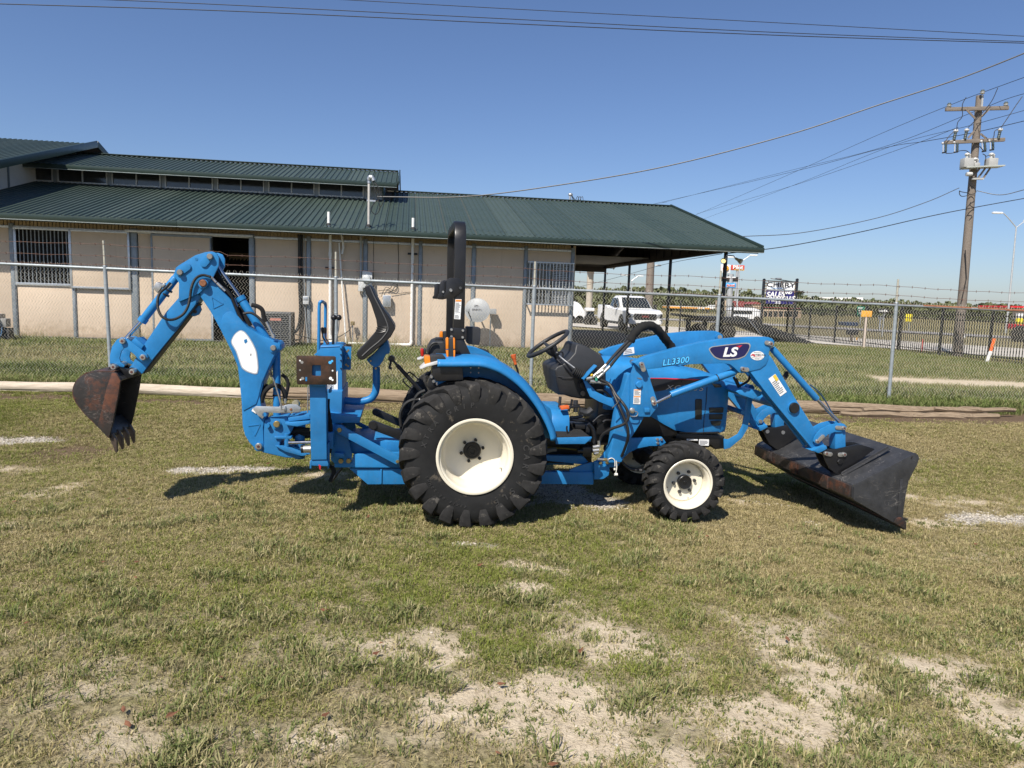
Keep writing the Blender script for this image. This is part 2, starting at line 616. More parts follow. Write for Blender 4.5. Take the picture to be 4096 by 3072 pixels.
# ------------------------------------------------------------------ grass, laid out as tufts on the ground
def blade_mat(name, green, green2, dryc, strawc):
    m, t, b = new_mat(name)
    at = N_(t, 'ShaderNodeAttribute', attribute_name='tint', attribute_type='INSTANCER')
    ab = N_(t, 'ShaderNodeAttribute', attribute_name='shade')
    sp = t.nodes.new('ShaderNodeSeparateColor')
    t.links.new(ab.outputs['Color'], sp.inputs[0])
    g = mixcol(t, green, green2, sp.outputs[0])
    d = mixcol(t, dryc, strawc, sp.outputs[0])
    ad = N_(t, 'ShaderNodeMath', operation='ADD')
    t.links.new(at.outputs['Fac'], ad.inputs[0])
    t.links.new(sp.outputs[1], ad.inputs[1])
    c = mixcol(t, g, d, ramp(t, ad.outputs[0], .62, 1.05))
    t.links.new(c, b.inputs['Base Color'])
    b.inputs['Roughness'].default_value = .75
    b.inputs['Specular IOR Level'].default_value = .2
    tr = t.nodes.new('ShaderNodeBsdfTranslucent')
    t.links.new(c, tr.inputs[0])
    mx = N_(t, 'ShaderNodeMixShader', i_0=.25)
    t.links.new(b.outputs[0], mx.inputs[1])
    t.links.new(tr.outputs[0], mx.inputs[2])
    t.links.new(mx.outputs[0], t.nodes['Material Output'].inputs[0])
    return m

lawn_mat = blade_mat('lawn_blade', (.112, .14, .022), (.30, .33, .075), (.25, .20, .085), (.58, .485, .27))
weed_mat = blade_mat('weed_blade', (.085, .118, .03), (.22, .26, .085), (.22, .20, .08), (.54, .46, .26))
tall_mat = blade_mat('tall_blade', (.08, .115, .026), (.215, .26, .08), (.23, .205, .08), (.50, .43, .245))

def tuft(name, n, spread, hmin, hmax, wd, lean, mt, seed, broad=False):
    r = random.Random(seed)
    vs, fs, sh = [], [], []
    for i in range(n):
        a, d = r.uniform(0, 2 * math.pi), spread * math.sqrt(r.random())
        bx, by = d * math.cos(a), d * math.sin(a)
        h = r.uniform(hmin, hmax)
        la = r.uniform(0, 2 * math.pi) if r.random() < .5 else a + r.uniform(-.6, .6)
        ln = h * r.uniform(lean * .3, lean)
        dx, dy = math.cos(la), math.sin(la)
        wx, wy = -dy, dx
        tw = r.uniform(-.6, .6)
        wx, wy = wx * math.cos(tw) + dx * math.sin(tw), wy * math.cos(tw) + dy * math.sin(tw)
        hw = wd * r.uniform(.7, 1.3) * .5
        o = len(vs)
        z0 = -.012
        vs += [(bx - wx * hw * .8, by - wy * hw * .8, z0), (bx + wx * hw * .8, by + wy * hw * .8, z0)]
        k1 = .55
        vs += [(bx + dx * ln * .35 - wx * hw, by + dy * ln * .35 - wy * hw, h * k1), (bx + dx * ln * .35 + wx * hw, by + dy * ln * .35 + wy * hw, h * k1)]
        vs += [(bx + dx * ln, by + dy * ln, h * (1 - .25 * min(1, lean)))]
        fs += [(o, o + 1, o + 3, o + 2), (o + 2, o + 3, o + 4)]
        s = (r.random(), r.random() * .7, 0, 1)
        sh += [s] * 5
    me_ = bpy.data.meshes.new(name)
    me_.from_pydata(vs, [], fs)
    ca_ = me_.color_attributes.new('shade', 'FLOAT_COLOR', 'POINT')
    ca_.data.foreach_set('color', np.array(sh).ravel())
    me_.materials.append(mt)
    return bpy.data.objects.new(name, me_)

def scatter(name, protos, P, rotz, scl, var, tint, label, cat, mt, tilt=None):
    col = bpy.data.collections.new(name + '_kinds')
    for o in protos:
        col.objects.link(o)
    me_ = bpy.data.meshes.new(name)
    me_.vertices.add(len(P))
    me_.vertices.foreach_set('co', np.asarray(P, float).ravel())
    n = len(P)
    rot = np.zeros((n, 3))
    rot[:, 2] = rotz
    if tilt is not None:
        rot[:, :2] = tilt
    for nm, ty, dat in (('rot', 'FLOAT_VECTOR', rot.ravel()), ('scl', 'FLOAT', scl), ('var', 'INT', var), ('tint', 'FLOAT', tint)):
        a = me_.attributes.new(nm, ty, 'POINT')
        a.data.foreach_set('vector' if ty == 'FLOAT_VECTOR' else 'value', dat)
    me_.materials.append(mt)
    o = link(name, me_)
    g = bpy.data.node_groups.new(name, 'GeometryNodeTree')
    g.interface.new_socket('Geometry', in_out='INPUT', socket_type='NodeSocketGeometry')
    g.interface.new_socket('Geometry', in_out='OUTPUT', socket_type='NodeSocketGeometry')
    gi, go = g.nodes.new('NodeGroupInput'), g.nodes.new('NodeGroupOutput')
    ci = g.nodes.new('GeometryNodeCollectionInfo')
    ci.inputs['Collection'].default_value = col
    ci.inputs['Separate Children'].default_value = True
    ci.inputs['Reset Children'].default_value = True
    ip = g.nodes.new('GeometryNodeInstanceOnPoints')
    ip.inputs['Pick Instance'].default_value = True
    def na(nm, ty):
        q = g.nodes.new('GeometryNodeInputNamedAttribute')
        q.data_type = ty
        q.inputs['Name'].default_value = nm
        return q.outputs[0]
    g.links.new(gi.outputs[0], ip.inputs['Points'])
    g.links.new(ci.outputs[0], ip.inputs['Instance'])
    g.links.new(na('var', 'INT'), ip.inputs['Instance Index'])
    g.links.new(na('rot', 'FLOAT_VECTOR'), ip.inputs['Rotation'])
    g.links.new(na('scl', 'FLOAT'), ip.inputs['Scale'])
    g.links.new(ip.outputs[0], go.inputs[0])
    md = o.modifiers.new('scatter', 'NODES')
    md.node_group = g
    return tag(o, label, cat, kind='stuff')

rng = np.random.default_rng(5)

def in_view(x, y, margin=1.06, xm=.8):
    """keep what the photograph or a step to the side of it could show"""
    return (np.abs(x) < .735 * margin * y + xm + .6)

# mown lawn: y 1.9 .. 11
NL = 120000
u = rng.random(NL * 3)
yl = 1.9 + (11.0 - 1.9) * rng.random(NL * 3) ** .92
xl = (rng.random(NL * 3) * 2 - 1) * 9.4
k = in_view(xl, yl)
xl, yl = xl[k], yl[k]
cb, cg, cdd = cover(xl, yl)
mid = fbm(xl, yl, 1.1, 71, 4)
fine = fbm(xl, yl, 6.0, 77, 3)
zone = sstep(4.4, 2.5, yl)                                   # thinner turf close to the camera
dens = 1.0 - .94 * sstep(.14, .66, cb + (fine - .5) * .6) - .97 * sstep(.3, .55, cg + (fine - .5) * .3) - .9 * sstep(.45, .75, cdd + (fine - .5) * .4)
dens *= 1 - .78 * zone * sstep(.40, .56, 1 - fbm(xl, yl, 2.2, 91, 4) + .06) - .25 * (1 - zone) * sstep(.52, .62, 1 - mid)
near_keep = np.where(yl < 5, 1.0, np.where(yl < 8, .8, .62))
k = rng.random(len(xl)) < np.clip(dens, .05, 1) * near_keep
xl, yl, mid, fine, zone = xl[k], yl[k], mid[k], fine[k], zone[k]
if len(xl) > NL:
    s_ = rng.choice(len(xl), NL, replace=False)
    xl, yl, mid, fine, zone = xl[s_], yl[s_], mid[s_], fine[s_], zone[s_]
drymap = fbm(xl, yl, .55, 55, 4)
tint = np.clip(.46 + (drymap - .5) * 1.5 + (rng.random(len(xl)) - .5) * .55 + .12 * sstep(4.5, 6.5, yl) - .10 * zone, 0, 1)
lawn_protos = [tuft('lawn_tuft_%s' % c_, 20, .055, .010, .030, .0034, 1.7, lawn_mat, 100 + i) for i, c_ in enumerate('abcde')] + \
              [tuft('lawn_tuft_%s' % c_, 13, .035, .018, .045, .0040, 1.1, lawn_mat, 200 + i) for i, c_ in enumerate('fgh')] + \
              [tuft('lawn_tuft_%s' % c_, 16, .06, .006, .016, .0028, 4.5, lawn_mat, 250 + i) for i, c_ in enumerate('xyz')]
kind = rng.random(len(xl))
var = np.where(kind < .52, rng.integers(0, 5, len(xl)), np.where(kind < .68, rng.integers(5, 8, len(xl)), rng.integers(8, 11, len(xl)))).astype(np.int32)
tint = np.where(kind >= .68, .55 + .45 * rng.random(len(xl)), tint)
scl = (.7 + .55 * rng.random(len(xl))) * (.9 + .25 * sstep(6, 10, yl))
scatter('lawn_grass', lawn_protos, np.stack([xl, yl, gz(xl, yl)], 1), rng.random(len(xl)) * 6.283, scl, var, tint,
        'short patchy mown grass, part green and part straw coloured, around the tractor', 'grass', lawn_mat)

# coarser green clumps near the camera
NC = 900
cx, cy = [], []
cc = np.stack([(rng.random(2600) * 2 - 1) * 4.6, 2.1 + 3.6 * rng.random(2600) ** 1.5], 1)
cc = cc[in_view(cc[:, 0], cc[:, 1])]
cb, cg, _ = cover(cc[:, 0], cc[:, 1])
cc = cc[(cg < .3) & (rng.random(len(cc)) > cb * .9) & (fbm(cc[:, 0], cc[:, 1], 1.6, 133, 3) > .40)][:430]
for (a, b_) in cc:
    for _ in range(rng.integers(4, 18)):
        cx.append(a + rng.normal() * .075)
        cy.append(b_ + rng.normal() * .055)
cx, cy = np.array(cx), np.array(cy)
clump_protos = [tuft('clump_tuft_%s' % c_, 15, .045, .03, .072, .0050, 1.0, weed_mat, 300 + i) for i, c_ in enumerate('abcd')]
scatter('grass_clumps', clump_protos, np.stack([cx, cy, gz(cx, cy)], 1), rng.random(len(cx)) * 6.283, .55 + .65 * rng.random(len(cx)),
        rng.integers(0, 4, len(cx)).astype(np.int32), np.clip(.15 + .6 * rng.random(len(cx)) ** 1.5, 0, 1),
        'coarser green grass clumps standing between the bare soil patches', 'grass', weed_mat)

# low weeds creeping over the bare soil
wx, wy = (rng.random(26000) * 2 - 1) * 4.6, 2.0 + 4.0 * rng.random(26000)
cb, cg, _ = cover(wx, wy)
kk = in_view(wx, wy) & (cb > .2) & (rng.random(26000) < .25 + .9 * sstep(.45, .6, fbm(wx, wy, 4.0, 201, 3)))
wx, wy = wx[kk][:6500], wy[kk][:6500]
fleck = [tuft('fleck_%s' % c_, 11, .022, .006, .018, .0048, 1.6, weed_mat, 700 + i) for i, c_ in enumerate('abc')]
scatter('soil_weeds', fleck, np.stack([wx, wy, gz(wx, wy)], 1), rng.random(len(wx)) * 6.283, .5 + .8 * rng.random(len(wx)), rng.integers(0, 3, len(wx)).astype(np.int32),
        np.clip(.1 + .6 * rng.random(len(wx)) ** 1.5, 0, 1), 'tiny dark weeds dotted over the bare soil', 'weeds', weed_mat)

# taller grass behind the timber, up to the building and the picket fence
NT = 46000
yt = 11.35 + 26 * rng.random(NT * 2) ** 1.5
xt = (rng.random(NT * 2) * 2 - 1) * 21
keep = in_view(xt, yt)
wall_v = -math.sin(R(8.4)) * (xt - 1.86) + math.cos(R(8.4)) * (yt - 23.21)
wall_u = math.cos(R(8.4)) * (xt - 1.86) + math.sin(R(8.4)) * (yt - 23.21)
keep &= ~((wall_v > -.35) & (wall_u < 6.0) & (wall_v < 17))
keep &= offs(xt, yt) < 32.9
pm = np.exp(-(((yt - 17.2 + .1 * (xt - 10.5)) / .95) ** 2)) * sstep(8.2, 9.4, xt)
keep &= rng.random(len(xt)) > np.minimum(1, pm * 1.6)
keep &= rng.random(len(xt)) < .35 + 1.3 * fbm(xt, yt, .5, 151, 3) * (1 - .35 * sstep(14, 15.5, yt) * (1 - sstep(16.5, 18, yt)) * (xt < 3))
edge = 10.9 + .055 * xt + .55
keep &= yt > edge
xt, yt = xt[keep][:NT], yt[keep][:NT]
tall_protos = [tuft('tall_tuft_%s' % c_, 26, .12, .07, .20, .008, .8, tall_mat, 400 + i) for i, c_ in enumerate('abcd')]
tt = np.clip(.34 + 1.1 * (fbm(xt, yt, .4, 161, 4) - .42) + (rng.random(len(xt)) - .5) * .5, 0, 1)
stl = (.6 + .7 * rng.random(len(xt))) * (.75 + .7 * fbm(xt, yt, .6, 171, 3)) * np.where((xt > 7.5) & (yt > 14.5), .6, 1.0)
scatter('tall_grass', tall_protos, np.stack([xt, yt, gz(xt, yt)], 1), rng.random(len(xt)) * 6.283, stl,
        rng.integers(0, 4, len(xt)).astype(np.int32), tt,
        'taller unmown green grass between the timber and the building', 'grass', tall_mat)

# thin seed stalks against the wall foot
sx, sy = [], []
for i in range(420):
    u_ = rng.uniform(-17, 0)
    q = Vector((1.86, 23.21, 0)) + Vector((math.cos(R(8.4)), math.sin(R(8.4)), 0)) * u_ + Vector((-math.sin(R(8.4)), math.cos(R(8.4)), 0)) * rng.uniform(-1.1, -.4)
    if fbm(np.array([u_]), np.array([0.]), .8, 191, 2)[0] > .42:
        sx.append(q.x)
        sy.append(q.y)
sx, sy = np.array(sx), np.array(sy)
stalk = [tuft('stalk_%s' % c_, 7, .14, .3, .62, .007, .45, tall_mat, 500 + i) for i, c_ in enumerate('ab')]
scatter('wall_foot_weeds', stalk, np.stack([sx, sy, gz(sx, sy)], 1), rng.random(len(sx)) * 6.283, .6 + .6 * rng.random(len(sx)),
        rng.integers(0, 2, len(sx)).astype(np.int32), np.clip(.45 + .5 * rng.random(len(sx)), 0, 1),
        'thin tall weeds growing along the foot of the building wall', 'weeds', tall_mat)

# limestone chips on the gravel patches
stone_mat = mat('limestone', (.50, .45, .37), .9, var=.22, vs=40)
protos = []
for i in range(4):
    b_ = MB()
    r = random.Random(600 + i)
    bm = bmesh.new()
    bmesh.ops.create_icosphere(bm, subdivisions=1, radius=.012)
    for v in bm.verts:
        v.co *= r.uniform(.65, 1.25)
        v.co.z *= .6
    sm = bpy.data.meshes.new('chip')
    bm.to_mesh(sm)
    bm.free()
    sm.materials.append(stone_mat)
    protos.append(bpy.data.objects.new('chip_%s' % 'abcd'[i], sm))
gx, gy, gs = [], [], []
for (a, b_, rx, ry, st) in GRAV:
    n = int(800 * rx * ry / .1 * st)
    th, rr = rng.random(n) * 6.283, np.sqrt(-np.log(1 - .97 * rng.random(n))) * .8
    gx.append(a + rr * np.cos(th) * rx)
    gy.append(b_ + rr * np.sin(th) * ry)
n_grav = sum(len(q) for q in gx)
for (a, b_, rx, ry, st) in BARE:
    n = int(9 * st)
    th, rr = rng.random(n) * 6.283, np.sqrt(rng.random(n)) * 1.6
    gx.append(a + rr * np.cos(th) * rx)
    gy.append(b_ + rr * np.sin(th) * ry)
gx, gy = np.concatenate(gx), np.concatenate(gy)
scatter('gravel', protos, np.stack([gx, gy, gz(gx, gy) + .003], 1), rng.random(len(gx)) * 6.283, np.where(np.arange(len(gx)) < n_grav, .3 + .8 * rng.random(len(gx)) ** 2, .2 + .5 * rng.random(len(gx)) ** 3),
        rng.integers(0, 4, len(gx)).astype(np.int32), rng.random(len(gx)), 'pale crushed limestone lying in patches on the ground', 'gravel', stone_mat)
# dead leaves
leaf_mat = mat('dead_leaf', (.16, .065, .03), .8, var=.3, vs=30)
me_ = bpy.data.meshes.new('leaf')
me_.from_pydata([(-.03, 0, .004), (-.01, .014, .012), (.014, .012, .004), (.034, 0, .014), (.012, -.012, .012), (-.012, -.014, .003)], [], [(0, 1, 2, 3), (0, 3, 4, 5)])
me_.materials.append(leaf_mat)
lp = [bpy.data.objects.new('leaf_kind', me_)]
lx, ly = (rng.random(70) * 2 - 1) * 4.5, 2.2 + rng.random(70) ** 1.5 * 7
scatter('dead_leaves', lp, np.stack([lx, ly, gz(lx, ly) + .022], 1), rng.random(70) * 6.283, .4 + .6 * rng.random(70), np.zeros(70, np.int32), rng.random(70),
        'few curled brown leaves lying on the grass', 'leaves', leaf_mat)
# ------------------------------------------------------------------ stable building (frame: u along the wall, v into the building)
B_ANG = R(8.4)
BK = Vector((1.86, 23.21, 0))
B_MW = Matrix.Translation(BK) @ Matrix.Rotation(B_ANG, 4, 'Z')
B_U = Vector((math.cos(B_ANG), math.sin(B_ANG), 0))
B_V = Vector((-math.sin(B_ANG), math.cos(B_ANG), 0))

def wall_pt(f, p, v=0.0):
    q = on_plane(*px(f, p), BK + B_V * v, B_V) - BK
    return q.dot(B_U), q.z

m, t, b = new_mat('stucco')
p = pos(t)
c = mixcol(t, (.58, .465, .35), (.66, .535, .41), ramp(t, noise(t, p, 1.1, 6, .65), .3, .7))
c = mixcol(t, c, (.43, .335, .245), ramp(t, noise(t, stretch(t, p, (5.0, 5.0, .35)), 1.0, 7, .7), .56, .8, (0, 0, 0, 1), (.55, .55, .55, 1)))
sz = t.nodes.new('ShaderNodeSeparateXYZ')
t.links.new(p, sz.inputs[0])
lowz = N_(t, 'ShaderNodeMapRange', i_1=.1, i_2=.75, i_3=.42, i_4=0.0)
t.links.new(sz.outputs[2], lowz.inputs[0])
spl = N_(t, 'ShaderNodeMath', operation='ADD')
t.links.new(lowz.outputs[0], spl.inputs[0])
t.links.new(noise(t, p, 6, 6, .7), spl.inputs[1])
c = mixcol(t, c, (.36, .27, .18), ramp(t, spl.outputs[0], .62, .95, (0, 0, 0, 1), (.7, .7, .7, 1)))
t.links.new(c, b.inputs['Base Color'])
b.inputs['Roughness'].default_value = .93
b.inputs['Specular IOR Level'].default_value = .2
bn = N_(t, 'ShaderNodeBump', i_Strength=.35, i_Distance=.006)
t.links.new(noise(t, p, 90, 5, .7), bn.inputs['Height'])
t.links.new(bn.outputs[0], b.inputs['Normal'])
stucco = m
steel_trim = mat('painted_steel', (.25, .28, .30), .5, metal=.35, var=.2, vs=4)
galv = mat('galvanised', (.50, .52, .53), .42, metal=.75, var=.18, vs=14)
m, t, b = new_mat('roof_green')
p = pos(t)
oi_ = t.nodes.new('ShaderNodeObjectInfo')
c = mixcol(t, (.034, .054, .044), (.054, .076, .062), oi_.outputs['Random'])
c = mixcol(t, c, (.075, .092, .078), ramp(t, noise(t, p, 2.2, 7, .7), .52, .8, (0, 0, 0, 1), (.6, .6, .6, 1)))
c = mixcol(t, c, (.03, .042, .036), ramp(t, noise(t, stretch(t, p, (7, .6, .6)), 1.0, 6, .7), .58, .75, (0, 0, 0, 1), (.6, .6, .6, 1)))
t.links.new(c, b.inputs['Base Color'])
mr = N_(t, 'ShaderNodeMapRange', i_3=.36, i_4=.6)
t.links.new(noise(t, p, 3.0, 5, .6), mr.inputs[0])
t.links.new(mr.outputs[0], b.inputs['Roughness'])
bn = N_(t, 'ShaderNodeBump', i_Strength=.25, i_Distance=.02)
t.links.new(noise(t, p, 2.6, 3, .5), bn.inputs['Height'])
t.links.new(bn.outputs[0], b.inputs['Normal'])
roof_green = m
gutter_green = mat('gutter_green', (.026, .044, .037), .35, var=.1, vs=3)
gutter_lip = mat('gutter_lip', (.45, .5, .48), .35, var=.1, metal=.3)
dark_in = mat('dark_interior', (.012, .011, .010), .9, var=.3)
soffit_tan = mat('soffit_tan', (.40, .31, .19), .8, var=.15, vs=3)
concrete_slab = mat('slab_concrete', (.50, .43, .33), .9, var=.15, vs=3, bump=.003, bs=40)
pvc = mat('white_pvc', (.80, .79, .75), .45, var=.05)
grey_pvc = mat('grey_pvc', (.33, .35, .36), .5, var=.08)
black_rubber = mat('black_cable', (.02, .02, .02), .6, var=.2)
win_dark = mat('window_glass', (.035, .038, .04), .12, var=.25, vs=2, spec=.7)
louver = mat('white_blind', (.45, .46, .47), .6, var=.08)
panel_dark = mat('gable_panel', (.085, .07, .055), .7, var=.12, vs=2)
black_steel = mat('black_steel', (.012, .013, .014), .4, var=.2)
carport_floor = mat('carport_floor', (.022, .023, .025), .8, var=.3, vs=3, bump=.004, bs=30)  # dark asphalt, with the shade under the roof put into its near-black colour

bld = empty('stable_building', mw=B_MW)
tag(bld, 'long cream stable with green ribbed metal roof behind the chain link fence', 'building')

EAVE_V, EAVE_Z, RIDGE_V, RIDGE_Z = -.85, 3.55, 7.6, 5.87
slope = (RIDGE_Z - EAVE_Z) / (RIDGE_V - EAVE_V)
U0, U1 = -24.0, 5.93
TH = .0

def rib_panel(name, wdt, v0, z0, v1, z1, mt, ribs=5):
    """one roof sheet with trapezoid ribs, running up the slope"""
    prof = []
    sp_ = wdt / ribs
    prof.append((0, 0))
    for i in range(ribs):
        a = sp_ * (i + .5)
        prof += [(a - .056, 0), (a - .034, .037), (a + .026, .037), (a + .048, 0)]
    prof.append((wdt - .016, 0))
    prof += [(wdt - .016, -.012), (0, -.012)]
    b_ = MB()
    up_ = Vector((0, -(z1 - z0), (v1 - v0))).normalized()
    vs = []
    for (v, z) in ((v0, z0), (v1, z1)):
        for (a, h) in prof:
            vs.append(Vector((a, v, z)) + up_ * h)
    n = len(prof)
    fs = [(i, (i + 1) % n, n + (i + 1) % n, n + i) for i in range(n)]
    fs += [tuple(range(n - 1, -1, -1)), tuple(range(n, 2 * n))]
    b_.add(vs, fs)
    return b_.mesh(name, mt, smooth=0)

PW = .915
roof_main = MB()
roof_main.add([(U0, EAVE_V + .02, EAVE_Z - .03), (U1 - .02, EAVE_V + .02, EAVE_Z - .03), (U1 - .02, RIDGE_V, RIDGE_Z - .03), (U0, RIDGE_V, RIDGE_Z - .03),
               (U1 - .02, 2 * RIDGE_V - EAVE_V, EAVE_Z - .03), (U0, 2 * RIDGE_V - EAVE_V, EAVE_Z - .03)], [(0, 1, 2, 3), (3, 2, 4, 5)])
deck = roof_main.build('roof', mat('roof_underside', (.17, .15, .125), .8, var=.1), bld, smooth=0, fix=False)
CL_V, CL_U0, CL_U1 = 5.2, -23.0, -6.2
full = rib_panel('roof_panel', PW, EAVE_V, EAVE_Z, RIDGE_V, RIDGE_Z, roof_green)
short = rib_panel('roof_panel', PW, EAVE_V, EAVE_Z, CL_V, EAVE_Z + slope * (CL_V - EAVE_V), roof_green)
u = U1
i = 0
while u > U0:
    u -= PW
    o = link('roof_panel', short if u < -6.75 else full, deck)
    o.location = (u, 0, (i % 2) * .002)
    i += 1
MB().beam((-6.2, RIDGE_V - .06, RIDGE_Z + .035), (U1, RIDGE_V - .06, RIDGE_Z + .035), .3, .03).build('ridge_cap', gutter_green, deck)
# rake trim on the gable end
rk = MB()
rk.beam((U1 + .03, EAVE_V - .1, EAVE_Z + .0), (U1 + .03, RIDGE_V, RIDGE_Z + .03), .05, .16)
rk.beam((U1 + .03, RIDGE_V, RIDGE_Z + .03), (U1 + .03, 2 * RIDGE_V - EAVE_V, EAVE_Z), .05, .16)
rk.build('rake_trim', gutter_green, deck, bevel=.006)
# gutter in lengths along the eave
def gutter(u0, u1, v, z, parent):
    g_ = MB()
    prof = [(0, 0), (-.13, .01), (-.13, -.10), (-.11, -.14), (0, -.14)]
    g_.ext([(u0, v + a, z + h) for a, h in prof], (u1 - u0, 0, 0))
    o_ = g_.build('gutter', gutter_green, parent, bevel=.004)
    MB().box(u0, u1, v - .132, v - .02, z - .152, z - .142).build('gutter_lip', gutter_lip, parent, smooth=0)
    return o_
for a, b_ in ((-24, -17.9), (-17.895, -11.8), (-11.795, -5.9), (-5.895, -.02), (-.015, 6.0)):
    gutter(a, b_, EAVE_V, EAVE_Z - .005, deck)
# soffit fascia boards behind gutter
MB().box(U0, U1 - .05, EAVE_V + .02, EAVE_V + .08, EAVE_Z - .17, EAVE_Z - .035).build('fascia', gutter_green, deck)

# --- wall: panels between steel uprights
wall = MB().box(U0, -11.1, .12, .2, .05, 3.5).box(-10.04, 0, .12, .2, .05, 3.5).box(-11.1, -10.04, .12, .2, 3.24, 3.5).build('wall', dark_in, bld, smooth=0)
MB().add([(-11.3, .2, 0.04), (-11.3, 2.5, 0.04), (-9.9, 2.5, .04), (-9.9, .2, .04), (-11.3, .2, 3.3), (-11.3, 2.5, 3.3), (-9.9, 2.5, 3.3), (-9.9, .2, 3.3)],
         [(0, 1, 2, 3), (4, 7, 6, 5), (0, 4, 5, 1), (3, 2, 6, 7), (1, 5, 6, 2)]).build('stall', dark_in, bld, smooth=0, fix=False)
bays = [(-23.9, -16.68), (-9.86, -8.36), (-8.22, -6.66), (-6.52, -4.96), (-4.84, -3.30), (-3.16, -1.63), (-1.51, -.09)]
WT, WB = 3.22, .12
for (a, b_) in bays[:-1]:
    MB().box(a + .002, b_ - .002, 0, .115, WB, WT).build('wall_panel', stucco, wall, bevel=.004)
a, b_ = bays[-1]                                       # bay with the barred window
WZ0, WZ1 = 1.5, 2.85
MB().box(a + .002, b_ - .002, 0, .115, WB, WZ0).build('wall_panel', stucco, wall, bevel=.004)
MB().box(a + .002, b_ - .002, 0, .115, WZ1, WT).build('wall_panel', stucco, wall, bevel=.004)
# left: barred stall window, sliding panels, stall door
MB().box(-16.52, -15.04, .0, .115, WB, 1.60).build('wall_panel', stucco, wall, bevel=.004)
MB().box(-14.93, -13.42, .0, .115, WB, 1.55).build('wall_panel', stucco, wall, bevel=.004)
MB().box(-13.18, -12.82, .0, .115, WB, WT).build('wall_panel', stucco, wall, bevel=.004)
MB().box(-12.70, -11.12, .05, .115, WB, WT).build('wall_panel', stucco, wall, bevel=.004)
# uprights
for u_, wd_ in ((-16.6, .13), (-14.985, .10), (-13.3, .2), (-12.76, .1), (-9.96, .16), (-8.29, .12), (-6.59, .13), (-4.90, .11), (-3.23, .13), (-1.57, .11), (-.04, .12)):
    top = 1.60 if u_ == -14.985 else 3.36
    up_ = MB()
    up_.box(u_ - wd_ / 2, u_ + wd_ / 2, -.03, .12, .06, top)
    up_.box(u_ - wd_ / 2 + .02, u_ + wd_ / 2 - .02, -.045, -.0305, .06, top - .01)
    up_.build('wall_upright', steel_trim, wall, bevel=.003)
# header rail and strip of ribbed sheet under the eave
MB().box(U0, -.0, -.02, .1, 3.225, 3.30).build('header_rail', galv, wall, bevel=.004)
hs = MB()
u = U0
while u < -.2:
    hs.box(u, min(u + .072, -.1), .02, .1, 3.302, 3.5)
    u += .1
hs.box(U0, -.1, .06, .1, 3.301, 3.5)
hs.build('eave_sheet', soffit_tan, wall, smooth=0)
MB().box(U0, .25, -.35, .16, -.25, .05).build('plinth', concrete_slab, bld, bevel=.01)
MB().tube([(U0, -.06, .10), (-16, -.07, .105), (-8, -.06, .1), (-.2, -.06, .1)], .025, 6).build('base_conduit', black_rubber, bld)

# barred stall window
wn = empty('barred_window')
wn.parent = bld
MB().box(-16.55, -15.02, .118, .119, 1.6, 3.22).build('opening', dark_in, wn, smooth=0)
fr = MB()
fr.box(-16.55, -15.0, -.04, .02, 1.60, 1.68)
fr.box(-16.55, -15.0, -.04, .02, 3.20, 3.27)
fr.box(-16.55, -16.48, -.038, .018, 1.681, 3.199)
fr.box(-15.08, -15.0, -.038, .018, 1.681, 3.199)
fr.build('frame', galv, wn, bevel=.003)
bar = MB().cyl((0, -.01, 1.68), (0, -.01, 3.2), .0165, 8).mesh('bar', mat('bar_grey_paint', (.26, .28, .29), .5, metal=.3))
for k in range(13):
    o = link('bar', bar, wn)
    o.location = (-16.4 + k * .105, 0, 0)
# sliding shutter panel beside it
sp_ = MB().box(-14.98, -13.45, -.09, -.05, 1.62, 3.2).build('sliding_panel', stucco, bld, bevel=.004)
f_ = MB()
f_.box(-15.0, -13.43, -.1, -.045, 1.56, 1.62)
f_.box(-15.0, -13.43, -.1, -.045, 3.2, 3.25)
f_.box(-15.04, -14.982, -.1, -.045, 1.56, 3.25)
f_.box(-13.448, -13.39, -.1, -.045, 1.56, 3.25)
f_.build('frame', galv, sp_, bevel=.003)
# sliding stall door, half open
dr = MB().box(-12.75, -11.14, -.10, -.06, .16, 3.17).build('sliding_door', stucco, bld, bevel=.004)
f_ = MB()
f_.box(-12.8, -11.08, -.11, -.055, 3.17, 3.23)
f_.box(-12.8, -11.08, -.11, -.055, .1, .16)
f_.box(-12.8, -12.751, -.11, -.055, .16, 3.17)
f_.box(-11.139, -11.08, -.11, -.055, .16, 3.17)
f_.build('frame', steel_trim, dr, bevel=.003)
fringe = MB()
for k in range(26):
    fringe.box(-11.05 + k * .038, -11.05 + k * .038 + .026, 1.8, 1.81, 2.62 + .03 * (k % 3), 2.86)
fringe.build('strip_brush', mat('brush_fringe', (.30, .2, .1), .9, var=.3), bld, smooth=0)
MB().box(-13.5, -9.9, -.13, -.06, 3.245, 3.32).build('door_track', galv, bld, bevel=.005)

# window with bars at the far bay
w2 = empty('barred_window')
w2.parent = bld
MB().box(-1.5, -.1, .09, .1, WZ0, WZ1).build('pane', win_dark, w2, smooth=0)
sl = MB()
for k in range(24):
    z_ = WZ0 + .02 + k * .055
    sl.box(-.62, -.14, .07, .085, z_, z_ + .03)
sl.build('blind', louver, w2, smooth=0)
f_ = MB()
f_.box(-1.5, -.1, .03, .088, WZ0, WZ0 + .05)
f_.box(-1.5, -.1, .03, .088, WZ1 - .05, WZ1)
f_.box(-1.5, -1.45, .03, .087, WZ0 + .05, WZ1 - .05)
f_.box(-.15, -.1, .03, .087, WZ0 + .05, WZ1 - .05)
f_.box(-.84, -.79, .03, .087, WZ0 + .05, WZ1 - .05)
f_.build('frame', steel_trim, w2, bevel=.003)
MB().box(-1.53, -.02, -.24, -.18, 1.5, 1.54).build('grille_rail', galv, w2, bevel=.003)
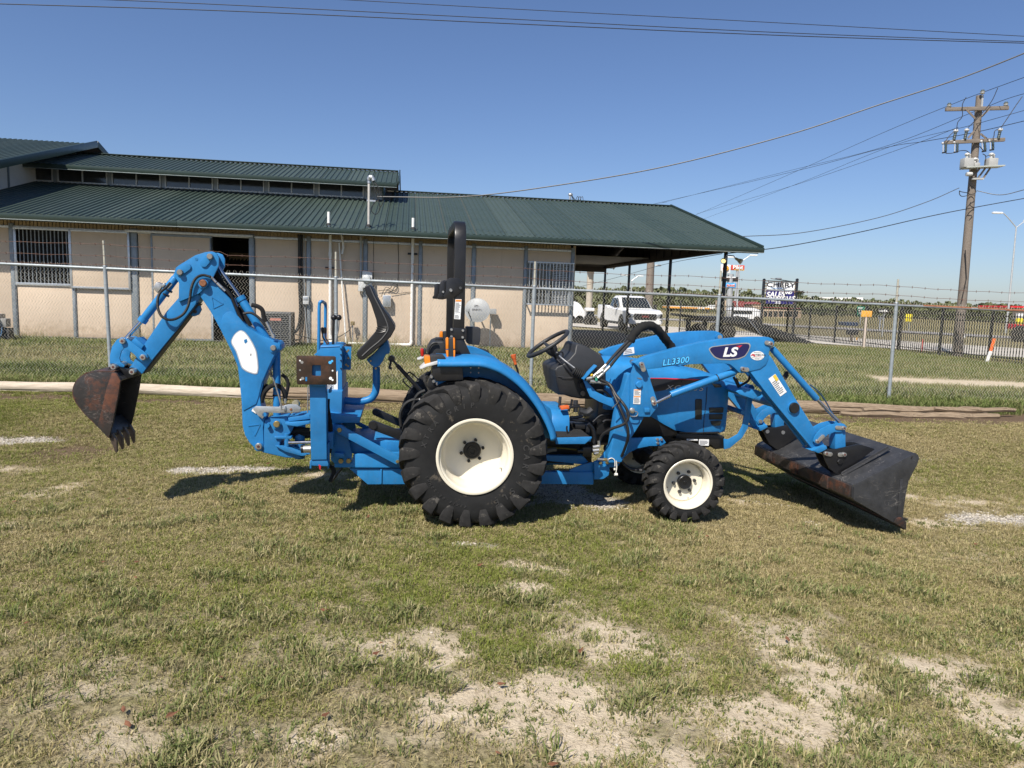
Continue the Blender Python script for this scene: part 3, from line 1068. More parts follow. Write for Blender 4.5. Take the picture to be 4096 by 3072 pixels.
MB().box(-1.53, -.02, -.24, -.18, 2.83, 2.87).build('grille_rail', galv, w2, bevel=.003)
for x_ in (-1.5, -.04):
    for z_ in (1.505, 2.835):
        MB().box(x_ - .02, x_ + .02, -.1795, .0, z_, z_ + .03).build('grille_bracket', galv, w2, bevel=.003)
bar = MB().cyl((0, -.21, 1.54), (0, -.21, 2.83), .016, 8).mesh('bar', galv)
for k in range(14):
    o = link('bar', bar, w2)
    o.location = (-1.46 + k * .108, 0, 0)

# --- carport end: floor, posts, gable infill, ceiling
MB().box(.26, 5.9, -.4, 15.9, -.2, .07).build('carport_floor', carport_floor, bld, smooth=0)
MB().box(.255, 6.1, -.62, -.405, -.25, .075).build('floor_kerb', concrete_slab, bld, bevel=.01)
pst = MB().box(-.05, .05, -.05, .05, .07, 3.5).mesh('carport_post', black_steel, bevel=.004)
for v_ in (.75, 6.0, 11.6, 16.0):
    o = link('carport_post', pst, bld)
    o.location = (5.5, v_, 0)
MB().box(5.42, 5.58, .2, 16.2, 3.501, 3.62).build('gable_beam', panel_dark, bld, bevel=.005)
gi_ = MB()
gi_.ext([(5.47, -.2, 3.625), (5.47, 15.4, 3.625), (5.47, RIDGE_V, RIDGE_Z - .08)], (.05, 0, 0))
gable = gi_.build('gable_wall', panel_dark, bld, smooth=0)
for k in range(17):
    v_ = .3 + k * .92
    zt = (RIDGE_Z - .12) - abs(v_ - RIDGE_V) * slope
    if zt > 3.7:
        MB().box(5.44, 5.469, v_ - .015, v_ + .015, 3.626, zt).build('seam', mat('panel_seam', (.03, .026, .022), .7), gable, smooth=0)
MB().box(.0, .1, .2, 15.9, .05, 3.7).build('end_wall', stucco, bld, smooth=0)
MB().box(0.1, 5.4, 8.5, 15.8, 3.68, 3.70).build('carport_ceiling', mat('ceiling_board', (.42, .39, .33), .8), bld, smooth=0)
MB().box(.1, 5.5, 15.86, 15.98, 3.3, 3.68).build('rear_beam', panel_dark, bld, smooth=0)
# --- clerestory
CLZ0, CLZ1 = EAVE_Z + slope * (CL_V - EAVE_V), 5.80
cl = MB().box(CL_U0, CL_U1 - .05, CL_V + .05, CL_V + .1, CLZ0 - .05, CLZ1).build('clerestory_wall', steel_trim, bld, smooth=0)
u = -6.98
k = 0
while u > CL_U0:
    u2 = u - 1.66
    wq = MB().box(u2 + .02, u - .02, CL_V + .04, CL_V + .049, CLZ0 + .07, CLZ1 - .02).build('clerestory_window', win_dark, cl, smooth=0)
    f_ = MB()
    f_.box(u2, u, CL_V, CL_V + .038, CLZ0 + .03, CLZ0 + .085)
    for q in (u2, (u + u2) / 2 - .02, u - .045):
        f_.box(q, q + .045, CL_V - .004, CL_V + .036, CLZ0 + .086, CLZ1 - .01)
    f_.build('window_frame', mat('window_alu', (.5, .52, .52), .5, metal=.3), cl, bevel=.003)
    u = u2 - .14
MB().box(CL_U1 - .1, CL_U1 - .05, CL_V, 10.0, CLZ0 - .02, 5.9).build('clerestory_end', mat('green_wall', (.04, .075, .06), .5), cl, smooth=0)
UE_V, UE_Z, UR_Z = 4.5, 5.74, 6.66
up_deck = MB().add([(-23, UE_V + .02, UE_Z - .03), (-5.75, UE_V + .02, UE_Z - .03), (-5.75, RIDGE_V, UR_Z - .03), (-23, RIDGE_V, UR_Z - .03),
                    (-5.75, 2 * RIDGE_V - UE_V, UE_Z - .03), (-23, 2 * RIDGE_V - UE_V, UE_Z - .03)], [(0, 1, 2, 3), (3, 2, 4, 5)]).build('upper_roof', MATS['roof_underside'], bld, smooth=0, fix=False)
upan = rib_panel('roof_panel', PW, UE_V, UE_Z, RIDGE_V, UR_Z, roof_green)
u = -5.72
while u > -22.5:
    u -= PW
    o = link('roof_panel', upan, up_deck)
    o.location = (u, 0, 0)
gutter(-23, -5.75, UE_V, UE_Z - .005, up_deck)
rk = MB()
rk.beam((-5.69, UE_V - .1, UE_Z), (-5.69, RIDGE_V, UR_Z + .03), .05, .15)
rk.beam((-5.69, RIDGE_V, UR_Z + .03), (-5.69, 2 * RIDGE_V - UE_V, UE_Z), .05, .15)
rk.beam((-23, RIDGE_V - .06, UR_Z + .035), (-5.75, RIDGE_V - .06, UR_Z + .035), .25, .03)
rk.build('rake_trim', gutter_green, up_deck, bevel=.005)

# ------------------------------------------------------------------ taller barn at the far end
bn_ = empty('tall_barn', mw=B_MW)
tag(bn_, 'taller white barn with green gable roof rising above the stable at the photo edge', 'building')
BA_U, BA_Z, BA_S = -17.25, 7.05, .285
nd = MB().add([(-30, -1.0, BA_Z - 8.6 * BA_S - .03), (BA_U - .02, -1.0, BA_Z - 8.6 * BA_S - .03), (BA_U - .02, RIDGE_V, BA_Z - .03), (-30, RIDGE_V, BA_Z - .03),
               (BA_U - .02, 16.2, BA_Z - 8.6 * BA_S - .03), (-30, 16.2, BA_Z - 8.6 * BA_S - .03)], [(0, 1, 2, 3), (3, 2, 4, 5)]).build('roof', MATS['roof_underside'], bn_, smooth=0, fix=False)
bp = rib_panel('roof_panel', PW, -1.0, BA_Z - 8.6 * BA_S, RIDGE_V, BA_Z, roof_green)
for k in range(8):
    o = link('roof_panel', bp, nd)
    o.location = (BA_U - PW * (k + 1), 0, 0)
rk = MB()
rk.beam((BA_U + .03, -1.05, BA_Z - 8.65 * BA_S), (BA_U + .03, RIDGE_V, BA_Z + .02), .05, .24)
rk.beam((BA_U + .03, RIDGE_V, BA_Z + .02), (BA_U + .03, 16.2, BA_Z - 8.6 * BA_S), .05, .24)
rk.build('rake_trim', gutter_green, nd, bevel=.006)
white_wall = mat('barn_white', (.72, .70, .65), .85, var=.06, vs=2)
gw = MB()
gu = BA_U - 1.1
gw.ext([(gu, -.1, 3.0), (gu, 15, 3.0), (gu, 15.0, BA_Z - 7.45 * BA_S - .1), (gu, RIDGE_V, BA_Z - .1), (gu, -.1, BA_Z - 7.75 * BA_S - .1)], (-.1, 0, 0))
gwo = gw.build('gable_wall', white_wall, bn_, smooth=0)
MB().box(gu + .001, gu + .02, 3.4, 3.5, 3.6, 5.7).build('batten', steel_trim, gwo, smooth=0)
MB().box(-30, gu - .1, -.12, 0, 3.6, BA_Z - 7.7 * BA_S).build('wall', white_wall, bn_, smooth=0)

# ------------------------------------------------------------------ things on and by the wall
def B(u_, v_, z_):
    return BK + B_U * u_ + B_V * v_ + Vector((0, 0, z_))
def bthing(name, u_, v_, z_, label, cat, group=None, rz=0):
    e_ = empty(name, mw=Matrix.Translation(B(u_, v_, z_)) @ Matrix.Rotation(B_ANG + rz, 4, 'Z'))
    return tag(e_, label, cat, group)

# air conditioner
ac = bthing('air_conditioner', -8.95, -1.45, -.02, 'grey louvred air conditioner unit standing against the stable wall', 'air conditioner')
acm = mat('ac_metal', (.17, .17, .165), .5, metal=.3, var=.1)
MB().box(-.42, .42, -.36, .36, .06, .10).build('base_pan', acm, ac, bevel=.01)
MB().box(-.36, .36, -.31, .31, .1, 1.02).build('coil', mat('ac_coil', (.03, .03, .032), .7), ac)
MB().box(-.41, .41, -.355, .355, 1.03, 1.10).build('top_cap', acm, ac, bevel=.015)
for k in range(4):
    sx_, sy_ = (-1, 1)[k % 2], (-1, 1)[k // 2]
    MB().box(sx_ * .385 - .025, sx_ * .385 + .025, sy_ * .335 - .02, sy_ * .335 + .02, .1, 1.03).build('corner_post', acm, ac, bevel=.005)
lv = MB().box(-.36, .36, -.338, -.318, -.012, .012).mesh('louvre', acm)
lv2 = MB().box(.365, .385, -.31, .31, -.012, .012).mesh('louvre', acm)
for k in range(17):
    for mm_ in (lv, lv2):
        o = link('louvre', mm_, ac)
        o.location = (0, 0, .14 + k * .054)
for q in (-.12, .12):
    MB().box(q - .008, q + .008, -.35, -.34, .1, 1.03).build('guard_wire', acm, ac)
MB().box(-.16, .14, -.352, -.343, .86, .93).build('label_plate', mat('ac_label', (.5, .22, .17), .6), ac)
# second unit at photo edge
gn = bthing('generator_box', -16.75, -1.35, 0, 'grey metal generator cabinet at the wall foot, cut by the photo edge', 'generator')
gcm = mat('cabinet_grey', (.30, .29, .27), .6, metal=.1, var=.15)
MB().box(-.6, .42, -.3, .3, .08, .80).build('cabinet', gcm, gn, bevel=.02)
sl = MB()
for k in range(6):
    sl.box(.02 + .04 * k, .04 + .04 * k, -.312, -.3005, .3, .44)
sl.build('vent', dark_in, gn)
MB().box(.45, .62, -.1, .15, .45, .68).build('switch_box', gcm, gn, bevel=.01)
MB().box(.44, .66, -.05, .2, .0, .42).build('battery_case', mat('case_dark', (.05, .05, .05), .6), gn, bevel=.02)
MB().tube(smooth_path([(.53, -.12, .45), (.5, -.2, .2), (.2, -.35, .08), (-.3, -.36, .25)]), .018, 8).build('hose', mat('blue_hose', (.05, .12, .22), .5), gn)
# electric meter with conduit
mt_ = bthing('electric_meter', -6.52, -.05, 0, 'grey electric meter box with glass dial under a conduit', 'meter')
mb_grey = mat('meter_grey', (.55, .56, .55), .5, var=.06)
MB().box(-.15, .15, -.16, 0, 1.86, 2.37).build('housing', mb_grey, mt_, bevel=.012)
MB().lathe([(.115, 0), (.115, -.05), (.1, -.11), (.05, -.13), (.0, -.13)], (0, -.16, 2.12), (0, 1, 0), 24).build('dial_glass', mat('meter_glass', (.5, .52, .52), .1, var=.1), mt_)
MB().lathe([(.12, .0), (.13, -.01), (.13, -.03), (.12, -.035)], (0, -.16, 2.12), (0, 1, 0), 24).build('dial_ring', galv, mt_)
MB().cyl((-.2, -.06, 1.9), (-.2, -.06, 3.45), .035, 12).build('conduit', grey_pvc, mt_)
MB().box(-.27, -.13, -.12, .0, 1.75, 2.05).build('junction_box', mb_grey, mt_, bevel=.015)
# service mast through the roof
ms = bthing('service_mast', -6.47, -.55, 0, 'steel service mast with weatherhead standing out of the roof edge', 'mast')
MB().cyl((0, 0, 3.6), (0, 0, 5.0), .038, 14).build('pipe', mat('mast_paint', (.48, .46, .42), .5), ms)
MB().tube(smooth_path([(0, 0, 4.95), (0, 0, 5.05), (.03, -.02, 5.12), (.1, -.04, 5.1), (.14, -.05, 5.02)]), [.05] * 6 + [.07] * 6 + [.075] * 6 + [.06] * 7, 12).build('weatherhead', galv, ms)
MB().lathe([(.1, 0), (.04, .05)], (0, 0, 3.7), (0, 0, 1), 16).build('boot', black_rubber, ms)
MB().box(-.06, .2, -.03, .0, 4.42, 4.47).build('bracket', galv, ms)
for k, pp in enumerate(([(.13, -.05, 5.03), (.24, -.06, 4.9), (.3, -.04, 4.5), (.22, -.02, 4.44)], [(.1, -.06, 5.0), (.2, -.09, 4.7), (.33, -.06, 4.25), (.2, -.04, 4.05), (.06, -.05, 4.2), (.2, -.06, 4.42)],
                        [(.12, -.05, 5.0), (.3, -.1, 4.8), (.42, -.06, 4.45), (.3, -.04, 4.2)])):
    MB().tube(smooth_path(pp), .011, 6).build('drip_loop', black_rubber, ms)
# second weatherhead beyond the ridge
m2 = bthing('service_mast', 1.69, 8.6, 0, 'small weatherhead with looped wires poking over the roof ridge', 'mast')
MB().cyl((0, 0, 5.5), (0, 0, 6.25), .05, 10).build('pipe', galv, m2)
MB().ball((.02, 0, 6.3), .09, 8, (1.2, 1, .8)).build('weatherhead', galv, m2)
for k in range(3):
    MB().tube(smooth_path([(.06, 0, 6.28), (.2 + .08 * k, 0, 6.0), (.35 + .1 * k, 0, 6.25), (.42 + .1 * k, 0, 5.9)]), .012, 5).build('wire', black_rubber, m2)
# vent pipes: rise through the roof and run down the wall
for u_, ztop, bend, lab in ((-7.64, 4.06, 0, 'white vent pipe on the wall nearest the blue boom, rising through the roof'), (-5.15, 4.0, 1, 'white vent pipe on the wall left of the roll bar, turning along the ground')):
    vp = bthing('vent_pipe', u_, -.1, 0, lab, 'pipe', 'white vent pipes on the stable wall')
    MB().cyl((0, -.45, 3.62), (0, -.45, ztop), .042, 14).build('roof_stack', pvc, vp)
    MB().lathe([(.09, 0), (.046, .05)], (0, -.45, 3.68), (0, 0, 1), 14).build('boot', black_rubber, vp)
    MB().cyl((0, 0, .2 if bend else .1), (0, 0, 3.5), .045, 14).build('riser', pvc, vp)
    MB().cyl((0, 0, 2.78), (0, 0, 2.9), .055, 14).build('coupling', pvc, vp)
    MB().box(-.15, .15, .02, .06, 2.4 if not bend else 2.93, 2.46 if not bend else 2.99).build('strap', black_rubber, vp)
    if bend:
        MB().tube(smooth_path([(0, 0, .3), (0, -.01, .2), (-.06, -.03, .14), (-.2, -.05, .13), (-1.6, -.06, .13), (-2.5, -.06, .15)]), .045, 12).build('ground_run', pvc, vp)
    else:
        MB().tube(smooth_path([(0, 0, .4), (.04, -.02, .2), (.08, -.03, .05)]), .045, 12).build('foot', pvc, vp)
lp_ = bthing('leaning_pipe', -7.3, -.12, 0, 'thin white pipe leaning against the wall beside the thicker vent pipe', 'pipe')
MB().cyl((-.08, .06, 3.2), (.16, -.12, .12), .025, 10).build('rod', pvc, lp_)
sp2 = bthing('drain_stub', -7.28, -.08, 0, 'short white drain stub hanging from the eave with an open end', 'pipe')
MB().tube([(-.03, 0, 3.45), (.02, -.02, 3.2), (.03, -.03, 3.05), (0, -.06, 2.86)], .033, 12).build('stub', pvc, sp2)
# black line set by the air conditioner
ls_ = bthing('refrigerant_lines', -8.55, -.08, 0, 'thick black insulated pipes running down the wall to the air conditioner', 'pipe')
for k, pp in enumerate(([(0, 0, 3.4), (0, 0, 2.0), (.02, 0, 1.0), (-.08, -.05, .5), (-.3, -.4, .35)], [(.07, 0, 3.4), (.07, 0, 2.2), (.12, 0, 1.1), (.05, -.03, .3), (-.2, -.3, .2)], [(.13, .01, 3.4), (.14, 0, 1.6), (.2, -.02, .6), (.25, -.05, .12)])):
    MB().tube(smooth_path(pp), (.05, .025, .012)[k], 10).build('line', black_rubber if k < 2 else grey_pvc, ls_)
db = bthing('disconnect_box', -8.36, -.06, 0, 'small grey disconnect box beside the black pipes', 'switch box')
MB().box(-.085, .085, -.1, 0, 1.3, 1.55).build('case', mb_grey, db, bevel=.01)
MB().box(-.07, .07, -.106, -.1005, 1.42, 1.52).build('cover', galv, db, bevel=.002)
jb = bthing('junction_box', -5.92, -.06, 0, 'grey square junction box on the wall right of the meter', 'box')
MB().box(-.125, .125, -.14, 0, 1.3, 1.66).build('case', mb_grey, jb, bevel=.012)
MB().box(-.11, .11, -.146, -.1405, 1.32, 1.64).build('cover', galv, jb, bevel=.002)
wl = bthing('wall_wiring', -5.6, -.03, 0, 'loose black wires looped across the wall beside the junction box', 'wires')
for pp, r_ in (([(0, 0, 3.3), (0.02, 0, 2.6), (-.02, 0, 1.9), (-.3, 0, 1.75)], .008), ([(-.75, 0, 3.4), (-.74, 0, 1.6)], .006),
               ([(-.5, -.02, 1.6), (-.35, -.03, 1.9), (-.1, -.03, 1.8), (.0, -.03, 1.95), (-.12, -.03, 2.02), (-.25, -.03, 1.85), (-.6, -.02, 1.78)], .009),
               ([(.45, 0, 3.0), (.43, 0, 2.4), (.47, 0, 1.85), (.2, 0, 1.75), (-.2, -.02, 1.7)], .008)):
    MB().tube(smooth_path(pp), r_, 6).build('wire', black_rubber, wl)
gp = bthing('garden_spigot', -6.95, -.25, 0, 'rusty water spigot with a black hose by the wall', 'tap')
MB().cyl((0, .1, 0), (0, .1, .75), .018, 8).build('standpipe', galv, gp)
MB().box(-.06, .06, .02, .12, .7, .82).build('tap_head', mat('brass_old', (.3, .22, .1), .5, metal=.6), gp, bevel=.01)
MB().tube(smooth_path([(0, 0, .7), (-.15, -.02, .5), (-.5, -.05, .3), (-1.0, -.05, .22), (-1.7, -.05, .38)]), .014, 7).build('hose', black_rubber, gp)
# satellite dish
sdsh = bthing('satellite_dish', -3.12, -.62, 0, 'grey satellite dish with receiver box on the wall behind the roll bar', 'satellite dish')
dish_m = mat('dish_grey', (.34, .35, .35), .5, var=.05)
prof = [(r_, -.16 + .55 * r_ * r_) for r_ in (0, .08, .16, .24, .31, .36)] + [(.37, -.088)]
ds = MB()
ds.lathe([(r_, h) for r_, h in prof] + [(.372, -.08), (.36, -.07)] + [(r_, h + .012) for r_, h in prof[-2::-1]], (0, 0, 0), (0, 1, 0), 40)
do = ds.build('reflector', dish_m, sdsh, smooth=40)
do.location = (0, 0, 1.28)
do.scale = (1.08, 1.08, 1.0)
do.rotation_euler = (R(-6), R(8), R(-18))
dk = mat('dish_print', (.12, .12, .13), .6)
lg = MB()
lg.ext([(-.10, -.155, .06), (.02, -.155, .06), (.02, -.155, .155), (-.10, -.155, .155)], (0, .003, 0))
lo_ = lg.build('logo', dk, sdsh)
lo_.location, lo_.rotation_euler = (0.02, -.02, 1.28), (R(-6), 0, R(-18))
lw = MB()
lw.ext([(-.08, -.16, .075), (.05, -.16, .11), (.05, -.16, .13), (-.06, -.16, .1)], (0, .002, 0))
lo_ = lw.build('logo_mark', dish_m, sdsh)
lo_.location, lo_.rotation_euler = (0.02, -.022, 1.28), (R(-6), 0, R(-18))
tx = text_mesh('lettering', 'DIRECTV', .075, dk, sdsh, (0, -.165, .01), (1, 0, 0), (0, 0, 1), bold=.001)
tx.location, tx.rotation_euler = (0.0, -.02, 1.28), (R(-6), 0, R(-18))
MB().tube([(-.05, .0, 1.0), (-.25, -.1, 1.1), (-.36, -.55, 1.3)], .016, 8).build('feed_arm', dark_in, sdsh)
MB().box(-.42, -.3, -.66, -.54, 1.24, 1.36).build('feed_horn', dish_m, sdsh, bevel=.02)
MB().tube([(.05, .1, 1.2), (.08, .3, 1.15), (.1, .6, 1.1)], .025, 8).build('mount', galv, sdsh)
MB().box(.36, .62, .3, .5, 1.17, 1.34).build('receiver_box', dish_m, sdsh, bevel=.01)
MB().cyl((.45, .4, .0), (.45, .4, 1.2), .022, 8).build('mount_pole', galv, sdsh)
# yard lights at the carport corner
for k, (u_, v_, a_, lab, lit) in enumerate(((5.38, .5, -40, 'lit round floodlight under the carport corner, left of its post', 1), (5.75, .55, 45, 'unlit bell floodlight under the carport corner, right of its post', 0))):
    fl = bthing('floodlight', u_, v_, 3.3, lab, 'floodlight', 'floodlights at the carport corner')
    d_ = Vector((math.sin(R(a_)), -math.cos(R(a_)), -.55)).normalized()
    MB().lathe([(.03, 0), (.045, .05), (.05, .12), (.085, .2), (.095, .26), (.08, .262), (.0, .24)], (0, 0, 0), d_, 20).build('housing', mat('lamp_cream', (.55, .5, .36), .4), fl)
    em = MB().lathe([(.0, 0), (.075, 0.004), (.0, .008)], d_ * .263, d_, 16)
    if lit:
        mm_, t_, b__ = new_mat('lamp_lit')
        b__.inputs['Base Color'].default_value = (.8, .7, .3, 1)
        b__.inputs['Emission Color'].default_value = (1, .8, .35, 1)
        b__.inputs['Emission Strength'].default_value = .9
        em.build('lens', mm_, fl)
    else:
        em.build('lens', mat('lens_grey', (.4, .4, .38), .2), fl)
    MB().tube([(0, 0, 0), (-d_.x * .05, .06, .08), (-d_.x * .3, .2, .1)], .018, 8).build('arm', galv, fl)
# ------------------------------------------------------------------ tractor with front loader and backhoe
# local frame: x forward, y away from the camera (left side of the machine), z up, origin under the rear axle
ta, tb = R(8.905), R(1.292)
TX_ = Vector((math.cos(ta) * math.cos(tb), math.sin(ta) * math.cos(tb), -math.sin(tb)))
TY_ = Vector((-math.sin(ta), math.cos(ta), 0))
TZ_ = TX_.cross(TY_)
TO = Vector((-.383, 5.783, .011))
T_MW = Matrix(((TX_.x, TY_.x, TZ_.x, TO.x), (TX_.y, TY_.y, TZ_.y, TO.y), (TX_.z, TY_.z, TZ_.z, TO.z), (0, 0, 0, 1)))
tr = empty('tractor', mw=T_MW)
tag(tr, 'blue compact tractor with raised backhoe, front loader bucket and cream wheel rims on the grass', 'tractor')

def ty(f, p, y):
    """outline point of the photograph laid on the machine's own upright plane y"""
    if len(p) == 3:
        f, p = p[0], p[1:]
    q = on_plane(*px(f, p), TO + TY_ * y, TY_) - TO
    return q.dot(TX_), q.dot(TZ_)

def pl(f, p, y):
    x, z = ty(f, p, y)
    return Vector((x, y, z))

# finishes
def paint(name, col, chip, chip_amt=.74, rough=.34):
    m, t, b = new_mat(name)
    p = pos(t)
    c = mixcol(t, tuple(k * .78 for k in col), tuple(min(1, k * 1.14) for k in col), ramp(t, noise(t, p, 4, 7, .72), .3, .7))
    c = mixcol(t, c, tuple(k * .55 + .012 for k in col), ramp(t, noise(t, stretch(t, p, (9, 9, .9)), 1.6, 6, .7), .58, .78, (0, 0, 0, 1), (.5, .5, .5, 1)))
    dust = ramp(t, noise(t, p, 22, 8, .75), .55, .8, (0, 0, 0, 1), (.16, .16, .16, 1))
    c = mixcol(t, c, (.26, .29, .30), dust)
    scuff = N_(t, 'ShaderNodeTexNoise', i_Scale=9.0, i_Detail=4.0, i_Distortion=3.0)
    t.links.new(stretch(t, p, (1, 1, .45)), scuff.inputs['Vector'])
    rg = t.nodes.new('ShaderNodeValToRGB')
    el = rg.color_ramp.elements
    el[0].position, el[1].position = .488, .512
    el[0].color = el[1].color = (0, 0, 0, 1)
    el.new(.5).color = (.5, .5, .5, 1)
    t.links.new(scuff.outputs['Fac'], rg.inputs[0])
    gt = N_(t, 'ShaderNodeMath', operation='MULTIPLY')
    t.links.new(rg.outputs[0], gt.inputs[0])
    t.links.new(ramp(t, noise(t, p, 3.5, 4, .6), .5, .68), gt.inputs[1])
    c = mixcol(t, c, tuple(min(1, k * .55 + .06) for k in col), gt.outputs[0])
    c = mixcol(t, c, (.20, .165, .12), ramp(t, noise(t, p, 5.5, 8, .8), .60, .78, (0, 0, 0, 1), (.26, .26, .26, 1)))
    c = mixcol(t, c, chip, ramp(t, noise(t, p, 30, 8, .75), chip_amt, chip_amt + .02))
    t.links.new(c, b.inputs['Base Color'])
    b.inputs['Specular IOR Level'].default_value = .35
    mr = N_(t, 'ShaderNodeMapRange', i_3=rough - .08, i_4=rough + .2)
    t.links.new(noise(t, p, 26, 5, .6), mr.inputs[0])
    t.links.new(mr.outputs[0], b.inputs['Roughness'])
    bn = N_(t, 'ShaderNodeBump', i_Strength=.12, i_Distance=.002)
    t.links.new(noise(t, p, 140, 3, .5), bn.inputs['Height'])
    t.links.new(bn.outputs[0], b.inputs['Normal'])
    return m
blue = paint('blue_paint', (.022, .195, .46), (.05, .06, .07))
blue_worn = paint('blue_paint_worn', (.022, .175, .41), (.16, .06, .025), .68, .42)
black = mat('black_paint', (.011, .011, .012), .38, var=.25, vs=12)
plastic = mat('dark_plastic', (.026, .027, .029), .5, var=.15, vs=10, bump=.0004, bs=500)
rubber = mat('tyre_rubber', (.014, .014, .014), .78, var=.3, vs=9, bump=.0012, bs=150, wear=(.085, .072, .055), wear_amt=.60, wear_scale=11, spec=.3)
rubber_worn = mat('tyre_tread', (.026, .025, .024), .85, var=.4, vs=14, bump=.002, bs=110, wear=(.10, .092, .08), wear_amt=.58, wear_scale=16, spec=.25)
cream = mat('cream_rim', (.76, .70, .56), .38, var=.05, vs=5, coat=.2, wear=(.52, .43, .31), wear_amt=.66, wear_scale=9)
chrome = mat('chrome', (.55, .55, .56), .16, metal=1.0, var=.08, rvar=.06)
zinc = mat('zinc', (.50, .49, .46), .38, metal=.85, var=.2, vs=30)
brass = mat('yellow_zinc', (.42, .31, .13), .4, metal=.8, var=.2, vs=30)
pin_dark = mat('pin_centre', (.10, .03, .022), .6, var=.3, vs=40)
hose_m = mat('hydraulic_hose', (.013, .013, .013), .55, var=.2, bump=.0006, bs=400)
sleeve_m = mat('hose_sleeve', (.007, .007, .007), .9, var=.3, vs=30, bump=.003, bs=70)
vinyl = mat('seat_vinyl', (.012, .012, .013), .36, var=.15, vs=10, bump=.0012, bs=45)
orange = mat('orange_grip', (.62, .12, .025), .5, var=.1)
yellow = mat('yellow_cap', (.75, .45, .03), .5)
amber = mat('amber_lens', (.75, .22, .015), .2, var=.1, vs=40)
red_lens = mat('red_lens', (.45, .02, .015), .2)
white_dec = mat('white_decal', (.80, .80, .78), .5, var=.04)
ink = mat('decal_ink', (.03, .03, .035), .6)
navy = mat('navy_decal', (.012, .012, .075), .35, var=.08)
silver_dec = mat('silver_decal', (.42, .41, .40), .4, metal=.4)
red_dec = mat('red_decal', (.62, .025, .05), .4)
cyan_dec = mat('cyan_decal', (.07, .45, .85), .4)
label_or = mat('orange_decal', (.75, .28, .05), .5)

def steel_worn(name, base, rust, amt, scr=(.22, .22, .22)):
    m, t, b = new_mat(name)
    p = pos(t)
    c = mixcol(t, tuple(k * .7 for k in base), tuple(k * 1.4 for k in base), ramp(t, noise(t, p, 10, 6, .7), .3, .7))
    c = mixcol(t, c, rust, ramp(t, noise(t, p, 4.2, 8, .72), amt, amt + .14))
    w1 = N_(t, 'ShaderNodeTexNoise', i_Scale=5.0, i_Detail=3.0, i_Distortion=2.2)
    t.links.new(stretch(t, p, (1.0, 1.0, 2.2)), w1.inputs['Vector'])
    rg = t.nodes.new('ShaderNodeValToRGB')
    e = rg.color_ramp.elements
    e[0].position, e[1].position = .485, .515
    e[0].color = e[1].color = (0, 0, 0, 1)
    k = e.new(.5)
    k.color = (.75, .75, .75, 1)
    t.links.new(w1.outputs['Fac'], rg.inputs[0])
    gate = ramp(t, noise(t, p, 6, 4, .6), .46, .6)
    mu = N_(t, 'ShaderNodeMath', operation='MULTIPLY')
    t.links.new(rg.outputs[0], mu.inputs[0])
    t.links.new(gate, mu.inputs[1])
    c = mixcol(t, c, scr, mu.outputs[0])
    t.links.new(c, b.inputs['Base Color'])
    b.inputs['Metallic'].default_value = .25
    mr = N_(t, 'ShaderNodeMapRange', i_3=.3, i_4=.62)
    t.links.new(noise(t, p, 12, 5, .6), mr.inputs[0])
    t.links.new(mr.outputs[0], b.inputs['Roughness'])
    bn = N_(t, 'ShaderNodeBump', i_Strength=.3, i_Distance=.004)
    t.links.new(noise(t, p, 28, 6, .65), bn.inputs['Height'])
    t.links.new(bn.outputs[0], b.inputs['Normal'])
    return m
bucket_black = steel_worn('bucket_black', (.042, .043, .046), (.16, .075, .045), .67, (.22, .205, .19))
bucket_rust = steel_worn('bucket_rust', (.036, .03, .028), (.15, .058, .032), .47, (.17, .13, .11))
pad_rust = steel_worn('pad_rust', (.034, .021, .014), (.085, .038, .018), .5, (.10, .065, .04))

bucket_side = steel_worn('bucket_side', (.032, .029, .028), (.15, .058, .032), .56, (.24, .21, .19))

def prism(name, f, pts, y0, y1, m, parent, bevel=.004, rad=0, fit=None, seg=2):
    """plate or box: the outline is measured on plane y0 (or `fit`), then spans y0..y1"""
    q = [ty(f, p, y0 if fit is None else fit) for p in pts]
    if rad:
        q = round_poly(q, rad)
    b_ = MB()
    b_.ext([(x, y0, z) for x, z in q], (0, y1 - y0, 0))
    return b_.build(name, m, parent, bevel=bevel, seg=seg)

def capsule(a, b_, r, n=8):
    a, b_ = Vector(a), Vector(b_)
    d = (b_ - a)
    an = math.atan2(d.y, d.x)
    out = []
    for k in range(n + 1):
        t_ = an - math.pi / 2 + math.pi * k / n
        out.append((b_.x + r * math.cos(t_), b_.y + r * math.sin(t_)))
    for k in range(n + 1):
        t_ = an + math.pi / 2 + math.pi * k / n
        out.append((a.x + r * math.cos(t_), a.y + r * math.sin(t_)))
    return out

def tab(name, f, a, b_, r, y0, y1, m, parent, bevel=.002):
    """rounded strap from a to b"""
    q = capsule(ty(f, a, y0), ty(f, b_, y0), r)
    o_ = MB()
    o_.ext([(x, y0, z) for x, z in q], (0, y1 - y0, 0))
    return o_.build(name, m, parent, bevel=bevel)

def pin(f, p, y, r, parent, m=None, dark=True, far=None, name='pin'):
    x, z = ty(f, p, y)
    far = (-y if far is None else far)
    o_ = MB().lathe([(0, 0), (r * .8, 0), (r, .006), (r, (far - y))], (x, y, z), (0, 1, 0), 20).build(name, m or zinc, parent)
    if dark:
        MB().lathe([(0, -.001), (r * .42, -.001), (r * .42, .01)], (x, y - .002, z), (0, 1, 0), 14).build('pin_core', pin_dark, o_ if parent is tr else parent)
    return o_

def bolt(f, p, y, r, parent, m=None, h=.012, name='bolt'):
    x, z = ty(f, p, y)
    return MB().lathe([(0, -h), (r * .85, -h), (r, -h * .7), (r, .004)], (x, y, z), (0, 1, 0), 6).build(name, m or zinc, parent, smooth=20)

